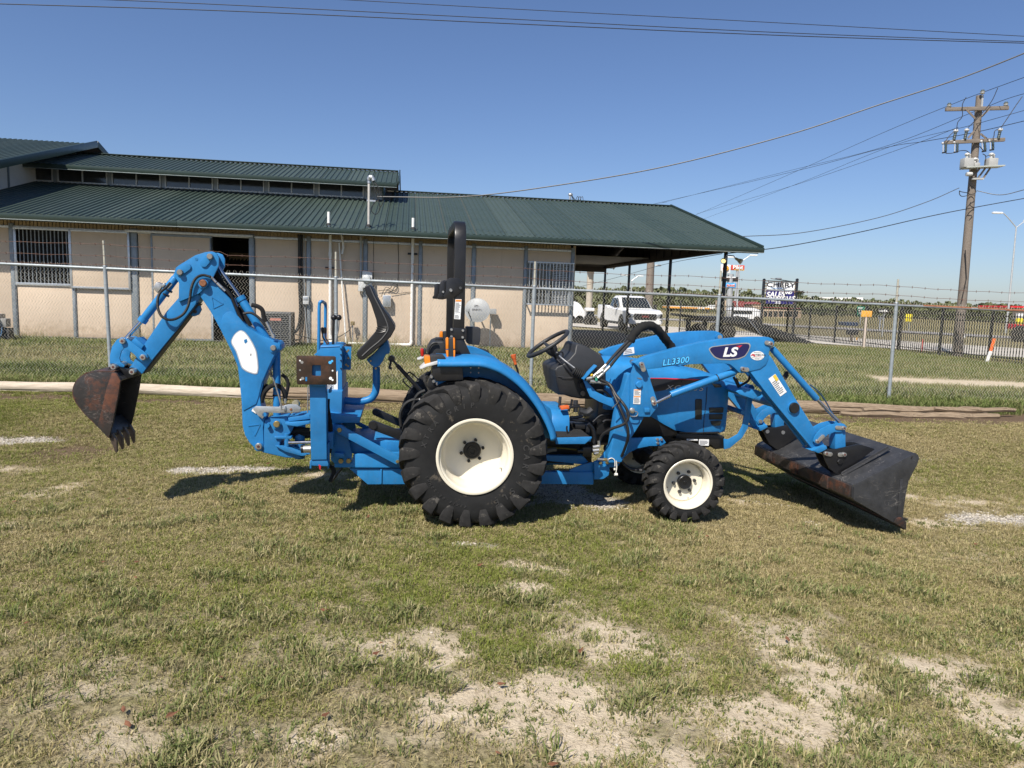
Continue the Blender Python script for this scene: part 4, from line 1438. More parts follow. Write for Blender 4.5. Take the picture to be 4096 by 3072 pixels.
def path_tube(name, f, pts, y, r, m, parent, k=5, n=10, smooth=True):
    q = []
    for i, p in enumerate(pts):
        yy = y[i] if isinstance(y, (list, tuple)) else y
        q.append(pl(f, p, yy))
    if smooth and len(q) > 2:
        q = smooth_path(q, k)
    return MB().tube(q, r, n).build(name, m, parent)

def decal(name, f, pts, y, m, parent, rad=0, th=.0012, off=.0015):
    q = [ty(f, p, y) for p in pts]
    if rad:
        q = round_poly(q, rad)
    o_ = MB()
    o_.ext([(x, y - off - th, z) for x, z in q], (0, th, 0))
    return o_.build(name, m, parent, smooth=0)

def label_sheet(f, pts, y, parent, head=None, lines=6, name='warning_label'):
    """white sticker with printed lines (and a coloured head band)"""
    q = [Vector(ty(f, p, y)) for p in pts]          # tl, tr, br, bl
    o_ = MB().ext([(p.x, y - .003, p.y) for p in q], (0, .0014, 0)).build(name, white_dec, parent, smooth=0)
    pr = MB()
    def quad(u0, u1, v0, v1, d):
        P4 = []
        for u_, v_ in ((u0, v0), (u1, v0), (u1, v1), (u0, v1)):
            a = q[0].lerp(q[1], u_)
            b_ = q[3].lerp(q[2], u_)
            c_ = a.lerp(b_, v_)
            P4.append((c_.x, y - d, c_.y))
        return P4
    if head is not None:
        h_ = MB().ext(quad(.04, .96, .03, .16, .0042), (0, .001, 0)).build('label_head', head, o_ if parent is tr else parent, smooth=0)
    r_ = random.Random(len(pts) + int(q[0].x * 1000))
    for i in range(lines):
        v0 = .24 + .70 * i / lines
        pr.ext(quad(.08, r_.uniform(.6, .93), v0, v0 + .36 / lines, .0042), (0, .001, 0))
    pr.build('label_print', mat('print_grey', (.22, .22, .23), .6), o_ if parent is tr else parent, smooth=0)
    return o_

# ---------------------------------------------------------------- wheels
def arc_text(words, yface, cx, cz, m, parent, name='tyre_lettering'):
    me_all = MB()
    for (w_, rad, a0, size, step) in words:
        for i, ch in enumerate(w_):
            if ch == ' ':
                continue
            an = R(a0 - step * i)
            ob = text_mesh('tmp', ch, size, m, None, (0, 0, 0), (1, 0, 0), (0, 1, 0), bold=size * .02, depth=.001, shear=.12)
            ca_, sa_ = math.cos(an), math.sin(an)
            vs = []
            for v in ob.data.vertices:
                t_, u_ = v.co.x, v.co.y
                # radial direction (ca, sa); reading tangent runs clockwise
                rr = rad + u_
                xx, zz = ca_ * rr + sa_ * t_, sa_ * rr - ca_ * t_
                vs.append((cx + xx, yface - .002 - v.co.z, cz + zz))
            me_all.add(vs, [tuple(p_.vertices) for p_ in ob.data.polygons])
            d_ = ob.data
            bpy.data.objects.remove(ob)
            bpy.data.meshes.remove(d_)
    return me_all.build(name, m, parent, smooth=0)

def wheel(name, cx, cz, yc, Rr, wd, rim_r, nl, lug_h, near, rear, rot=0.0, words=None):
    """yc: middle plane of the tyre; near = -1 when the outer face looks at the camera (-y)"""
    wl = empty(name, (cx, yc, cz))
    wl.parent = tr
    h = wd / 2
    rb = Rr - lug_h
    S = near
    prof = [(rim_r, .80 * h), (rim_r + .012, .93 * h), (rim_r + (rb - rim_r) * .3, 1.0 * h), (rim_r + (rb - rim_r) * .6, 1.0 * h), (rb - .028, .93 * h), (rb - .008, .80 * h), (rb, .5 * h)]
    full = [(r_, S * y_) for r_, y_ in prof] + [(rb + .003, 0)] + [(r_, -S * y_) for r_, y_ in prof[::-1]]
    ty_o = MB().lathe(full, (0, 0, 0), (0, 1, 0), 72, caps=False).build('tyre', rubber, wl, smooth=50)
    rr_ = random.Random(3)
    for side_ in (1, -1):
        lg_ = MB()
        for i in range(nl):
            a0 = 2 * math.pi * (i + (0 if side_ > 0 else .5)) / nl + rot
            pw = 2 * math.pi / nl
            w_ = rr_.uniform(.96, 1.04)
            st = [((1.0 * h, rb - .12 * (Rr / .546)), (.9 * h, rb - .12 * (Rr / .546)), .19, 0),
                  ((1.04 * h, rb - .055 * (Rr / .546)), (.9 * h, rb - .06), .27, 0),
                  ((1.0 * h, rb + lug_h * .25), (.8 * h, rb - .03), .29, .04),
                  ((.80 * h, Rr - .006), (.75 * h, rb - .02), .28, .16),
                  ((-.08 * h, Rr), (-.08 * h, rb - .02), .24, .82)]
            vs = []
            for (o_, i_, hw, sh) in st:
                ac = a0 + side_ * sh * pw * (1 if rear else .8)
                for (yy, r_) in (o_, i_):
                    for sg in (-1, 1):
                        an = ac + sg * hw * pw * w_ * (1.0 if (yy, r_) == o_ else 1.12)
                        vs.append((r_ * math.cos(an), S * side_ * yy, r_ * math.sin(an)))
            fs = []
            for k in range(len(st) - 1):
                a_, b_ = 4 * k, 4 * (k + 1)
                fs += [(a_, a_ + 1, b_ + 1, b_), (a_ + 1, a_ + 3, b_ + 3, b_ + 1), (a_ + 3, a_ + 2, b_ + 2, b_ + 3), (a_ + 2, a_, b_, b_ + 2)]
            fs += [(0, 2, 3, 1), (len(vs) - 4, len(vs) - 3, len(vs) - 1, len(vs) - 2)]
            lg_.add(vs, fs)
        lg_.build('tread_lugs', rubber_worn, wl, bevel=.005, smooth=30, seg=2)
    return wl, h, S

# rear wheels
RW_Y = -.60
for near, yc in ((-1, RW_Y), (1, .60)):
    wl, h, S = wheel('rear_wheel', 0, .525, yc, .546, .40, .262, 21, .034, near, True, rot=.12)
    o = S * h
    rp = [(.274, .99), (.280, 1.0), (.274, 1.012), (.262, 1.0), (.258, .93), (.246, .90), (.238, .80), (.236, .62), (.225, .56), (.219, .2), (.2185, -.02)]
    pr = [(r_, o * q) for r_, q in rp]
    bk = [(r_ + .006, o * q) for r_, q in rp[::-1]][:-3]
    MB().lathe(pr, (0, 0, 0), (0, 1, 0), 72, caps=False).build('rim', cream, wl, smooth=40, fix=False)
    MB().lathe([(.232, o * .5), (.236, -o * .99), (.27, -o * 1.0)], (0, 0, 0), (0, 1, 0), 48, caps=False).build('rim_barrel', cream, wl, smooth=40)
    dk = -o * .15
    MB().lathe([(.2185, dk + S * .030), (.212, dk + S * .020), (.19, dk + S * .012), (.15, dk + S * .004), (.11, dk), (.0, dk)], (0, 0, 0), (0, 1, 0), 64, caps=False).build('wheel_disc', cream, wl, smooth=40)
    MB().lathe([(.066, dk), (.066, dk + S * .02), (.058, dk + S * .026), (.04, dk + S * .026), (.036, dk + S * .032), (.022, dk + S * .032), (.018, dk + S * .027), (0, dk + S * .027)], (0, 0, 0), (0, 1, 0), 32).build('hub_cap', black, wl, smooth=30)
    for k in range(6):
        a_ = R(15 + 60 * k)
        MB().lathe([(.0, dk + S * .022), (.0115, dk + S * .022), (.013, dk + S * .018), (.013, dk)], (.083 * math.cos(a_), 0, .083 * math.sin(a_)), (0, 1, 0), 6).build('wheel_bolt', black, wl, smooth=20)
    MB().tube([(.205, o * .62, -.095), (.19, o * .8, -.088)], .005, 8).build('valve', zinc, wl)
    if near < 0:
        arc_text([('CARLISLE', .375, 12, .062, 10.5), ('XTRA GRIP', .375, 168, .05, 9.0), ('43X16.00-20NHS', .37, 262, .026, 4.4)][::1], -h, 0, 0, mat('tyre_letters', (.032, .031, .03), .7, var=.2), wl)
# front wheels
FW_X, FW_Z = 1.69, .311
for near, yc in ((-1, -.553), (1, .553)):
    wl, h, S = wheel('front_wheel', FW_X, FW_Z, yc, .3175, .216, .186, 19, .026, near, False, rot=.05)
    o = S * h
    MB().lathe([(r_, o * q) for r_, q in ((.196, 1.0), (.201, 1.02), (.197, 1.05), (.186, 1.02), (.183, .9), (.172, .84), (.165, .70), (.163, .60), (.162, .08))], (0, 0, 0), (0, 1, 0), 60, caps=False).build('rim', cream, wl, smooth=40, fix=False)
    MB().lathe([(.17, o * .5), (.17, -o), (.19, -o)], (0, 0, 0), (0, 1, 0), 40, caps=False).build('rim_barrel', cream, wl)
    dk = o * .14
    MB().lathe([(.1635, dk - S * .006), (.150, dk + S * .004), (.13, dk + S * .0), (.0, dk)], (0, 0, 0), (0, 1, 0), 60, caps=False).build('wheel_disc', cream, wl, smooth=40)
    MB().lathe([(.056, dk), (.056, dk + S * .03), (.052, dk + S * .034), (.03, dk + S * .03), (.012, dk + S * .03), (.01, dk + S * .036), (0, dk + S * .036)], (0, 0, 0), (0, 1, 0), 32).build('hub_cap', black, wl, smooth=30)
    for k in range(6):
        a_ = R(8 + 60 * k)
        MB().lathe([(.0, dk + S * .022), (.011, dk + S * .022), (.0135, dk + S * .014), (.0135, dk)], (.086 * math.cos(a_), 0, .086 * math.sin(a_)), (0, 1, 0), 6).build('wheel_bolt', mat('bolt_grey', (.06, .06, .06), .5, metal=.4), wl, smooth=20)
    for k in range(4):
        a_ = R(20 + 90 * k)
        MB().box(-.006, .006, -.001, .001, -.004, .004).build('disc_slot', dark_in, wl).location = (.143 * math.cos(a_), dk - .002 * (-S), .143 * math.sin(a_))
    if near < 0:
        arc_text([('TRAC CHIEF', .238, 72, .032, 7.6), ('CARLISLE', .24, 250, .034, 8.6), ('25X8.50-14NHS', .236, 8, .020, 4.4)], -h, 0, 0, MATS['tyre_letters'], wl)

# ---------------------------------------------------------------- chassis
ch = MB()
ch.box(-.28, .62, -.2, .2, .38, .74)
ch.box(.55, 1.05, -.16, .16, .34, .68)
ch.box(1.0, 2.08, -.16, .16, .50, .66)
ch.box(1.05, 1.75, -.22, .22, .60, .95)
ch.build('transmission', black, tr, bevel=.02)
MB().cyl((0, -.5, .525), (0, .5, .525), .10, 20).build('rear_axle', black, tr)
fa = MB()
fa.beam((FW_X, -.5, .32), (FW_X, .5, .32), .09, .11)
fa.ball((FW_X, -.40, .315), .095, 10)
fa.ball((FW_X, .40, .315), .095, 10)
fa.build('front_axle', black, tr)
prism('front_bolster', 'Y', [(525, 748), (830, 762), (862, 772), (862, 856), (800, 862), (770, 830), (600, 800), (520, 790)], -.2, .2, black, tr, bevel=.008)
label_sheet('Y', [(685, 790), (754, 792), (752, 836), (684, 832)], -.2, tr, None, 4, 'data_plate')
label_sheet('Y', [(600, 788), (676, 790), (676, 800), (600, 798)], -.2, tr, None, 1, 'data_plate')
MB().tube(smooth_path([pl('H', (1060, 930), -.2), pl('H', (1110, 1000), -.22), pl('H', (1190, 1045), -.25), pl('H', (1300, 1055), -.3)]), .012, 8).build('steering_hose', plastic, tr)
# engine-bay clutter seen through the gap
cl_ = [([(500, 470), (560, 470), (640, 450)], -.30, .014), ([(500, 490), (580, 500), (660, 500)], -.31, .012), ([(600, 400), (680, 420), (740, 380)], -.28, .03), ([(700, 540), (750, 600), (770, 700), (760, 760)], -.28, .018),
       ([(750, 520), (830, 450), (930, 430)], -.26, .006), ([(860, 520), (900, 500), (1000, 505)], -.25, .012), ([(390, 240), (385, 300), (380, 360)], -.32, .012), ([(520, 270), (510, 330), (480, 400)], -.3, .01), ([(560, 280), (560, 410)], -.25, .02)]
for i, (pp, y_, r_) in enumerate(cl_):
    path_tube('linkage', 'H', pp, y_, r_, black if i % 2 else plastic, tr, n=8)
for (a, b_, c_, d_, y_) in ((555, 540, 670, 600, -.3), (670, 560, 720, 640, -.28), (620, 380, 720, 440, -.24), (915, 485, 945, 520, -.24)):
    prism('engine_block', 'H', [(a, b_), (c_, b_), (c_, d_), (a, d_)], y_, y_ + .1, black, tr, bevel=.01)
prism('fuse_tag', 'H', [(952, 490), (978, 490), (978, 530), (952, 530)], -.25, -.245, mat('tag_blue', (.15, .35, .6), .5), tr, bevel=0)
for y_ in (-.30, -.22):
    path_tube('brake_rod', 'H', [(230, 800), (420, 810), (640, 835)], y_, .007, mat('rod_olive', (.16, .13, .03), .5, metal=.5), tr, n=6)
path_tube('suction_hose', 'H', [(225, 850), (290, 828), (345, 824)], -.36, .016, mat('grey_hose', (.12, .12, .12), .6), tr)

# belly frame of the backhoe
bf_ = prism('belly_beam', 'H', [(120, 1072), (740, 1076), (764, 1085), (757, 1212), (120, 1205)], -.36, -.30, blue, tr)
prism('belly_beam', 'H', [(120, 1072), (740, 1076), (764, 1085), (757, 1212), (120, 1205)], .30, .36, blue, tr, fit=-.36)
prism('belly_rail', 'H', [(150, 890), (640, 892), (700, 960), (640, 990), (150, 940)], -.30, -.25, blue, tr)
prism('belly_rail', 'H', [(150, 890), (640, 892), (700, 960), (640, 990), (150, 940)], .22, .27, blue, tr, fit=-.30)
prism('belly_plate', 'H', [(490, 1050), (640, 990), (775, 960), (775, 1075), (490, 1076)], -.34, -.32, blue, tr)
prism('frame_plate', 'H', [(765, 950), (935, 1015), (935, 1060), (925, 1110), (870, 1150), (768, 1158)], -.38, -.36, blue, tr)
for p_ in ((833, 971), (906, 971)):
    bolt('H', p_, -.385, .014, tr, brass)
# footplate
fp = prism('footplate', 'H', [(335, 694), (742, 684), (742, 700), (665, 764), (340, 766)], -.62, -.60, blue, tr, bevel=.006)
x0, z0 = ty('H', (335, 690), -.62)
x1, z1 = ty('H', (742, 684), -.62)
MB().box(x0, x1, -.60, -.26, z0 - .03, z0 - .006).build('floor_pan', blue, fp, bevel=.004)
ft = MB()
ft.box(x0, x1 - .005, -.615, -.26, z0 - .002, z0 + .006)
for k in range(16):
    ft.box(x0 + .008, x1 - .012, -.61 + k * .021, -.601 + k * .021, z0 + .0065, z0 + .011)
ft.build('rubber_mat', mat('rubber_mat', (.02, .019, .018), .8, var=.3), fp, smooth=0)
path_tube('pedal', 'H', [(465, 565), (462, 600), (480, 660)], -.5, .007, black, tr, n=8)
MB().box(.86, .98, -.34, .34, .58, .6).build('crossmember', black, tr)
# far footplate
MB().box(x0, x1, .26, .62, z0 - .03, z0 - .002).build('footplate', blue, tr, bevel=.006)
drum = MB()
xa, za = ty('H', (292, 590), -.40)
xb, zb = ty('H', (498, 395), -.40)
q = [(xa, -.42), (xa, -.1)]
dm = MB()
pr_ = []
for k in range(9):
    a_ = math.pi * k / 16
    pr_.append((-.42 + .13 - .13 * math.cos(a_), zb - .13 + .13 * math.sin(a_)))
pr_ += [(.1, zb), (.1, za - .1), (-.42, za - .1)]
dm.ext([(xa, yy, zz) for yy, zz in pr_], (xb - xa, 0, 0))
dm.build('gearbox_cover', blue, tr, bevel=.006, smooth=40)
prism('pedal_pad', 'H', [(398, 352), (490, 340), (493, 375), (400, 390)], -.42, -.36, orange, tr, bevel=.006)
prism('pedal_arm', 'H', [(490, 345), (610, 335), (620, 365), (495, 372)], -.39, -.36, black, tr, bevel=.006)

# ---------------------------------------------------------------- fenders
def fender(s):
    y_out, y_in = s * .70, s * .41
    lo_ = [(905, 912), (960, 913), (1050, 913), (1120, 912), (1180, 916), (1240, 932), (1300, 958), (1360, 997), (1420, 1048), (1480, 1118), (1530, 1190), (1570, 1265), (1596, 1330), (1606, 1375)]
    P_ = [ty('B', p, -.70) for p in lo_]
    P_ = [tuple(v)[:2] for v in smooth_path([(a, b_, 0) for a, b_ in P_], 3)]
    vs, fs = [], []
    sec = [(0.0, -.022), (0.0, 0.0), (.06, .022), (.3, .042), (.65, .052), (1.0, .05)]
    n = len(P_)
    for i, (x_, z_) in enumerate(P_):
        a, b_ = P_[max(i - 1, 0)], P_[min(i + 1, n - 1)]
        t_ = Vector((b_[0] - a[0], b_[1] - a[1])).normalized()
        nn = Vector((-t_.y, t_.x))
        for (k, hgt) in sec:
            vs.append((x_ + nn.x * hgt, y_out + (y_in - y_out) * k, z_ + nn.y * hgt))
    m_ = len(sec)
    for i in range(n - 1):
        for k in range(m_ - 1):
            fs.append((i * m_ + k, i * m_ + k + 1, (i + 1) * m_ + k + 1, (i + 1) * m_ + k))
    o_ = MB().add(vs, fs).build('fender', blue, tr, smooth=50)
    sol = o_.modifiers.new('thickness', 'SOLIDIFY')
    sol.thickness = .008
    inner = [vs[i * m_ + m_ - 1] for i in range(n)]
    base = [(inner[-1][0] - .02, y_in, .60), (inner[0][0] + .06, y_in, .60)]
    MB().ext([(a, y_in, c_) for a, _, c_ in inner] + base, (0, s * -.012, 0)).build('fender_wall', blue, o_, smooth=0)
    return o_
fen = fender(-1)
fender(1)
for p_ in ((1105, 937), (1153, 937), (1105, 965), (1153, 967)):
    bolt('B', p_, -.412, .006, tr, zinc, .004)
prism('fender_box', 'B', [(875, 925), (925, 912), (1055, 915), (1062, 1012), (900, 1020), (872, 985)], -.66, -.42, black, tr, bevel=.01)
path_tube('grab_rail', 'X', [(392, 760), (400, 745), (430, 742), (470, 752), (482, 765), (484, 780)], .48, .010, plastic, tr)

# operator seat tipped forward, hump and lamps
hump = prism('seat_pan', 'X', [(150, 775), (160, 740), (178, 712), (195, 700), (240, 700), (250, 720), (250, 790), (170, 790)], -.22, .24, plastic, tr, bevel=.025, seg=3)
prism('fuel_cap', 'X', [(193, 682), (236, 682), (240, 702), (190, 702)], -.12, .0, black, tr, bevel=.01)
path_tube('wire_loom', 'X', [(150, 775), (160, 735), (180, 712), (205, 710)], -.24, .009, hose_m, tr)
prism('cup_holder', 'X', [(362, 625), (368, 622), (434, 626), (439, 632), (437, 700), (428, 722), (372, 716), (364, 705)], -.36, -.22, plastic, tr, bevel=.02, seg=3)
for s_, yy in ((-1, -.60), (1, .46)):
    lf = prism('turn_lamp', 'X', [(265, 690), (268, 682), (295, 680), (300, 688), (301, 806), (266, 810)] if s_ < 0 else [(234, 650), (236, 646), (256, 646), (258, 652), (258, 728), (234, 730)],
               yy, yy + .06, plastic, tr, bevel=.008)
    if s_ < 0:
        prism('lens', 'X', [(249, 690), (254, 681), (264, 680), (264, 743), (250, 745)], yy - .005, yy + .065, amber, lf, bevel=.006)
        prism('lens', 'X', [(250, 750), (264, 748), (264, 810), (256, 808)], yy - .005, yy + .065, amber, lf, bevel=.006)
        prism('lens', 'X', [(289, 680), (297, 681), (300, 690), (300, 742), (290, 742)], yy - .005, yy + .065, amber, lf, bevel=.006)
        prism('lens', 'X', [(290, 748), (301, 748), (299, 804), (292, 808)], yy - .005, yy + .065, amber, lf, bevel=.006)
    else:
        prism('lens', 'X', [(216, 655), (222, 646), (233, 646), (233, 684), (215, 685)], yy - .005, yy + .065, amber, lf, bevel=.006)
tl_ = prism('tail_lamp', 'X', [(163, 782), (175, 775), (235, 777), (249, 790), (246, 800), (165, 824)], -.66, -.52, plastic, tr, bevel=.012)
prism('lens', 'X', [(132, 786), (140, 781), (164, 782), (166, 820), (134, 826)], -.665, -.515, amber, tl_, bevel=.01)
prism('lamp_plate', 'X', [(108, 850), (135, 826), (216, 804), (212, 824), (150, 838), (118, 852)], -.68, -.50, mat('plate_white', (.7, .7, .68), .35, metal=.3), tl_, bevel=.003)
t2 = prism('tail_lamp', 'X', [(128, 745), (142, 742), (146, 780), (130, 782)], .40, .52, plastic, tr, bevel=.008)
prism('lens', 'X', [(111, 748), (116, 742), (128, 742), (128, 782), (114, 782)], .395, .525, red_lens, t2, bevel=.008)
prism('lamp_plate', 'X', [(93, 800), (130, 783), (140, 786), (110, 802)], .38, .54, MATS['plate_white'], t2, bevel=.003)

# ---------------------------------------------------------------- roll-over bar
def rops():
    y_o = .43
    (xb, zb), (xt, zt) = ty('X', (316, 790), -y_o), ty('X', (330, 36), -y_o)
    nseg = 6
    path = []
    zc, rc = zt - .035, .13
    lean = (xt - xb) / (zt - zb)
    def X(z_):
        return xb + lean * (z_ - zb)
    path.append((xb, -y_o, zb))
    path.append((X(zc - rc), -y_o, zc - rc))
    for k in range(1, nseg + 1):
        a_ = math.pi / 2 * k / nseg
        z_ = zc - rc + rc * math.sin(a_)
        path.append((X(z_), -y_o + rc - rc * math.cos(a_), z_))
    mir = [(a, -b_, c_) for a, b_, c_ in path[::-1]]
    path = path + mir
    b_ = MB()
    hw, hd = .042, .032
    vs, fs = [], []
    n = len(path)
    for i, p in enumerate(path):
        a, c_ = Vector(path[max(i - 1, 0)]), Vector(path[min(i + 1, n - 1)])
        t_ = (c_ - a).normalized()
        ex_ = Vector((1, 0, 0))
        ex_ = (ex_ - t_ * ex_.dot(t_)).normalized()
        ey_ = t_.cross(ex_)
        for (q, r_) in ((-1, -1), (1, -1), (1, 1), (-1, 1)):
            vs.append(Vector(p) + ex_ * hw * q + ey_ * hd * r_)
    for i in range(n - 1):
        for k in range(4):
            k2 = (k + 1) % 4
            fs.append((i * 4 + k, i * 4 + k2, (i + 1) * 4 + k2, (i + 1) * 4 + k))
    fs += [(3, 2, 1, 0), tuple(range(4 * n - 4, 4 * n))]
    b_.add(vs, fs)
    return b_.build('roll_bar', black, tr, bevel=.008, smooth=40)
rb = rops()
for y_ in (-.47, .41):
    hp_ = prism('hinge_plate', 'X', [(255, 365), (275, 355), (318, 357), (345, 378), (346, 400), (340, 425), (285, 470), (240, 470), (236, 452), (250, 430)], y_, y_ + .012, black, tr, bevel=.003, fit=-.47)
    prism('hinge_plate', 'X', [(216, 385), (232, 375), (250, 378), (250, 470), (232, 474), (206, 472), (202, 462), (212, 450)], y_ + .05, y_ + .06, black, tr, bevel=.003, fit=-.42)
pin('X', (277, 423), -.485, .013, tr, zinc, False, -.4)
pin('X', (235, 432), -.43, .009, tr, zinc, False, -.36)
pin('X', (329, 411), -.48, .011, tr, mat('dark_zinc', (.12, .12, .12), .4, metal=.7), False, -.4)
mp = prism('mount_plate', 'X', [(273, 627), (360, 630), (360, 692), (276, 690)], -.475, -.462, black, tr, bevel=.003)
for p_ in ((280, 637), (342, 642), (280, 675), (340, 679)):
    bolt('X', p_, -.476, .0105, mp, zinc)
prism('gusset', 'X', [(304, 692), (348, 692), (396, 795), (304, 790)], -.47, -.40, black, tr, bevel=.004)
prism('gusset', 'X', [(304, 692), (348, 692), (396, 795), (304, 790)], .40, .47, black, tr, bevel=.004, fit=-.47)
label_sheet('X', [(301, 472), (335, 472), (330, 552), (296, 550)], -.463, rb, label_or, 9)
label_sheet('X', [(296, 551), (330, 553), (328, 581), (294, 579)], -.463, rb, None, 3)
decal('reflector', 'X', [(382, 799), (420, 799), (424, 804), (385, 804)], -.5, white_dec, tr)

# ---------------------------------------------------------------- hood, dash, steering
def loft(name, stations, m, parent, n=28, smooth=60):
    """stations: x, half width, z bottom, z side top, z crown"""
    vs, fs = [], []
    for (x_, hw, zb_, zs_, zc_) in stations:
        ring = [(-hw * .96, zb_), (-hw, zb_ + .03), (-hw * 1.0, (zb_ + zs_) / 2), (-hw * .99, zs_ - .01), (-hw * .95, zs_ + (zc_ - zs_) * .32), (-hw * .84, zs_ + (zc_ - zs_) * .62), (-hw * .6, zs_ + (zc_ - zs_) * .86), (-hw * .3, zs_ + (zc_ - zs_) * .97)]
        ring = ring + [(0, zc_)] + [(-a, b_) for a, b_ in ring[::-1]]
        for (yy, zz) in ring:
            vs.append((x_, yy, zz))
    k_ = len(vs) // len(stations)
    for i in range(len(stations) - 1):
        for j in range(k_ - 1):
            fs.append((i * k_ + j, i * k_ + j + 1, (i + 1) * k_ + j + 1, (i + 1) * k_ + j))
        fs.append((i * k_ + k_ - 1, i * k_, (i + 1) * k_, (i + 1) * k_ + k_ - 1))
    fs.append(tuple(range(k_ - 1, -1, -1)))
    fs.append(tuple(range((len(stations) - 1) * k_, len(stations) * k_)))
    return MB().add(vs, fs).build(name, m, parent, smooth=smooth)
cam_l = (CAM - TO).dot(TX_), (CAM - TO).dot(TY_), (CAM - TO).dot(TZ_)
def deeper(st, y_from, y_to):
    """move hood stations measured on one upright plane onto another"""
    k = (y_to - cam_l[1]) / (y_from - cam_l[1])
    return [(cam_l[0] + (x_ - cam_l[0]) * k, hw * .83) + tuple(cam_l[2] + (z_ - cam_l[2]) * k for z_ in zz) for x_, hw, *zz in st]
hood = loft('hood', deeper([(1.075, .285, .83, 1.105, 1.235), (1.10, .29, .82, 1.108, 1.24), (1.3, .295, .82, 1.112, 1.24), (1.44, .298, .80, 1.118, 1.228), (1.60, .30, .715, 1.12, 1.215), (1.70, .30, .668, 1.12, 1.20),
                     (1.80, .30, .655, 1.118, 1.185), (1.93, .298, .652, 1.112, 1.165), (2.04, .285, .652, 1.095, 1.135), (2.11, .262, .655, 1.06, 1.10), (2.155, .235, .66, 1.0, 1.05), (2.175, .20, .68, .94, .98)], -.30, -.25), blue, tr)
# dark stripe with a red line, louvres, side grille and lamp openings
HY = -.2505
st_ = decal('side_stripe', 'Y', [(348, 368), (500, 368), (640, 372), (700, 378), (640, 400), (540, 425), (440, 452), (388, 460), (352, 455)], HY, mat('stripe_dark', (.016, .017, .02), .3), hood)
decal('red_line', 'Y', [(348, 366), (450, 366), (560, 371), (690, 376), (660, 383), (540, 377), (450, 373), (348, 371)], HY - .0015, red_dec, hood)
xx0, zz0 = ty('Y', (585, 437), HY)
text_mesh('model_number', 'XG3135', .055, silver_dec, hood, (xx0, HY - .0035, zz0), (1, 0, .0), (0, 0, 1), shear=.2, spacing=1.25, xs=1.45, depth=.0008)
for k in range(6):
    xa_ = 1.105 + k * .033
    lv_ = MB()
    lv_.beam((xa_, -.242, .985), (xa_ + .022, -.2425, 1.075), .012, .010, (0, 1, 0))
    lv_.build('louvre', blue, hood, bevel=.004)
prism('side_grille', 'Y', [(668, 512), (703, 512), (708, 518), (706, 655), (660, 655), (660, 520)], HY - .004, HY + .01, mat('grille_dark', (.012, .014, .013), .5, bump=.002, bs=600), hood, bevel=.004)
prism('lower_edge', 'Y', [(545, 742), (828, 740), (832, 752), (560, 756)], -.24, .24, black, hood, bevel=.004)
for pts in ([(757, 572), (858, 572), (854, 608), (757, 608)], [(757, 618), (852, 618), (846, 655), (757, 655)], [(765, 664), (842, 664), (834, 695), (800, 700), (775, 690)]):
    prism('grille_opening', 'Y', pts, -.2475, -.16, MATS['grille_dark'], hood, bevel=.003)
prism('headlamp', 'Y', [(770, 402), (838, 410), (850, 432), (800, 436)], -.246, -.16, mat('lamp_glass', (.05, .05, .05), .08), hood, bevel=.01)
path_tube('panel_gap', 'Y', [(742, 430), (735, 540), (722, 640), (716, 738)], -.2508, .0025, ink, hood, n=6)
# dash
dash = prism('dashboard', 'W', [(462, 590), (480, 565), (530, 545), (590, 500), (640, 450), (655, 400), (664, 378), (690, 372), (735, 390), (800, 425), (865, 470), (888, 530), (892, 700), (880, 800), (800, 850), (700, 848), (615, 832), (560, 812), (500, 810), (492, 750), (475, 680)], -.26, .26, plastic, tr, bevel=.035, seg=4)
zs_ = [v.co.z for v in dash.data.vertices]
zmid_, zh_ = (max(zs_) + min(zs_)) / 2, (max(zs_) - min(zs_)) / 2
for v in dash.data.vertices:
    q_ = (v.co.z - zmid_ + .02) / zh_
    v.co.y *= 1.05 - .42 * q_ * q_ if q_ < 0 else 1.05 - .28 * q_ * q_
prism('instrument_hood', 'W', [(640, 450), (655, 395), (668, 378), (700, 376), (760, 410), (720, 480), (690, 520), (640, 520)], -.19, .19, plastic, dash, bevel=.03, seg=4)
prism('gauge_face', 'W', [(600, 500), (645, 448), (655, 452), (610, 508)], -.15, .15, ink, dash, bevel=0)
path_tube('bezel_line', 'W', [(465, 645), (560, 655), (640, 650), (720, 610)], -.262, .003, ink, dash, n=6)
MB().lathe([(0, -.012), (.026, -.012), (.03, 0), (.034, .0), (.034, .02)], pl('W', (700, 718), -.26), (0, 1, 0), 20).build('ignition', black, dash)
MB().lathe([(0, -.01), (.018, -.01), (.022, 0)], pl('W', (700, 793), -.26), (0, 1, 0), 16).build('power_socket', black, dash)
sw = empty('steering_wheel')
sw.parent = tr
wc = Vector((.648, 0, 1.315))
dx_, nrm_ = Vector((.816, 0, .578)), Vector((-.578, 0, .816))
ring = [wc + dx_ * .19 * math.cos(a_) + Vector((0, .19 * math.sin(a_), 0)) for a_ in [2 * math.pi * k / 48 for k in range(49)]]
MB().tube(ring, .0165, 12, cap=False).build('rim', plastic, sw)
for a_ in (R(90), R(-90), R(180)):
    e_ = wc + dx_ * .185 * math.cos(a_) + Vector((0, .185 * math.sin(a_), 0))
    MB().tube([wc - nrm_ * .05, (wc - nrm_ * .04) * .6 + e_ * .4, e_], [.022, .015, .011], 8).build('spoke', plastic, sw)
MB().lathe([(.0, 0), (.05, 0), (.055, -.02), (.045, -.06), (.03, -.09)], wc - nrm_ * .02, nrm_, 24).build('hub', plastic, sw)
MB().cyl(wc - nrm_ * .08, Vector((.83, 0, 1.1)), .024, 12).build('column', black, sw)
path_tube('loader_joystick', 'W', [(485, 455), (520, 490), (570, 530), (630, 575)], [-.25, -.26, -.28, -.3], .007, zinc, tr, n=8)
MB().ball(pl('W', (485, 452), -.25), .02, 10).build('joystick_knob', black, tr)
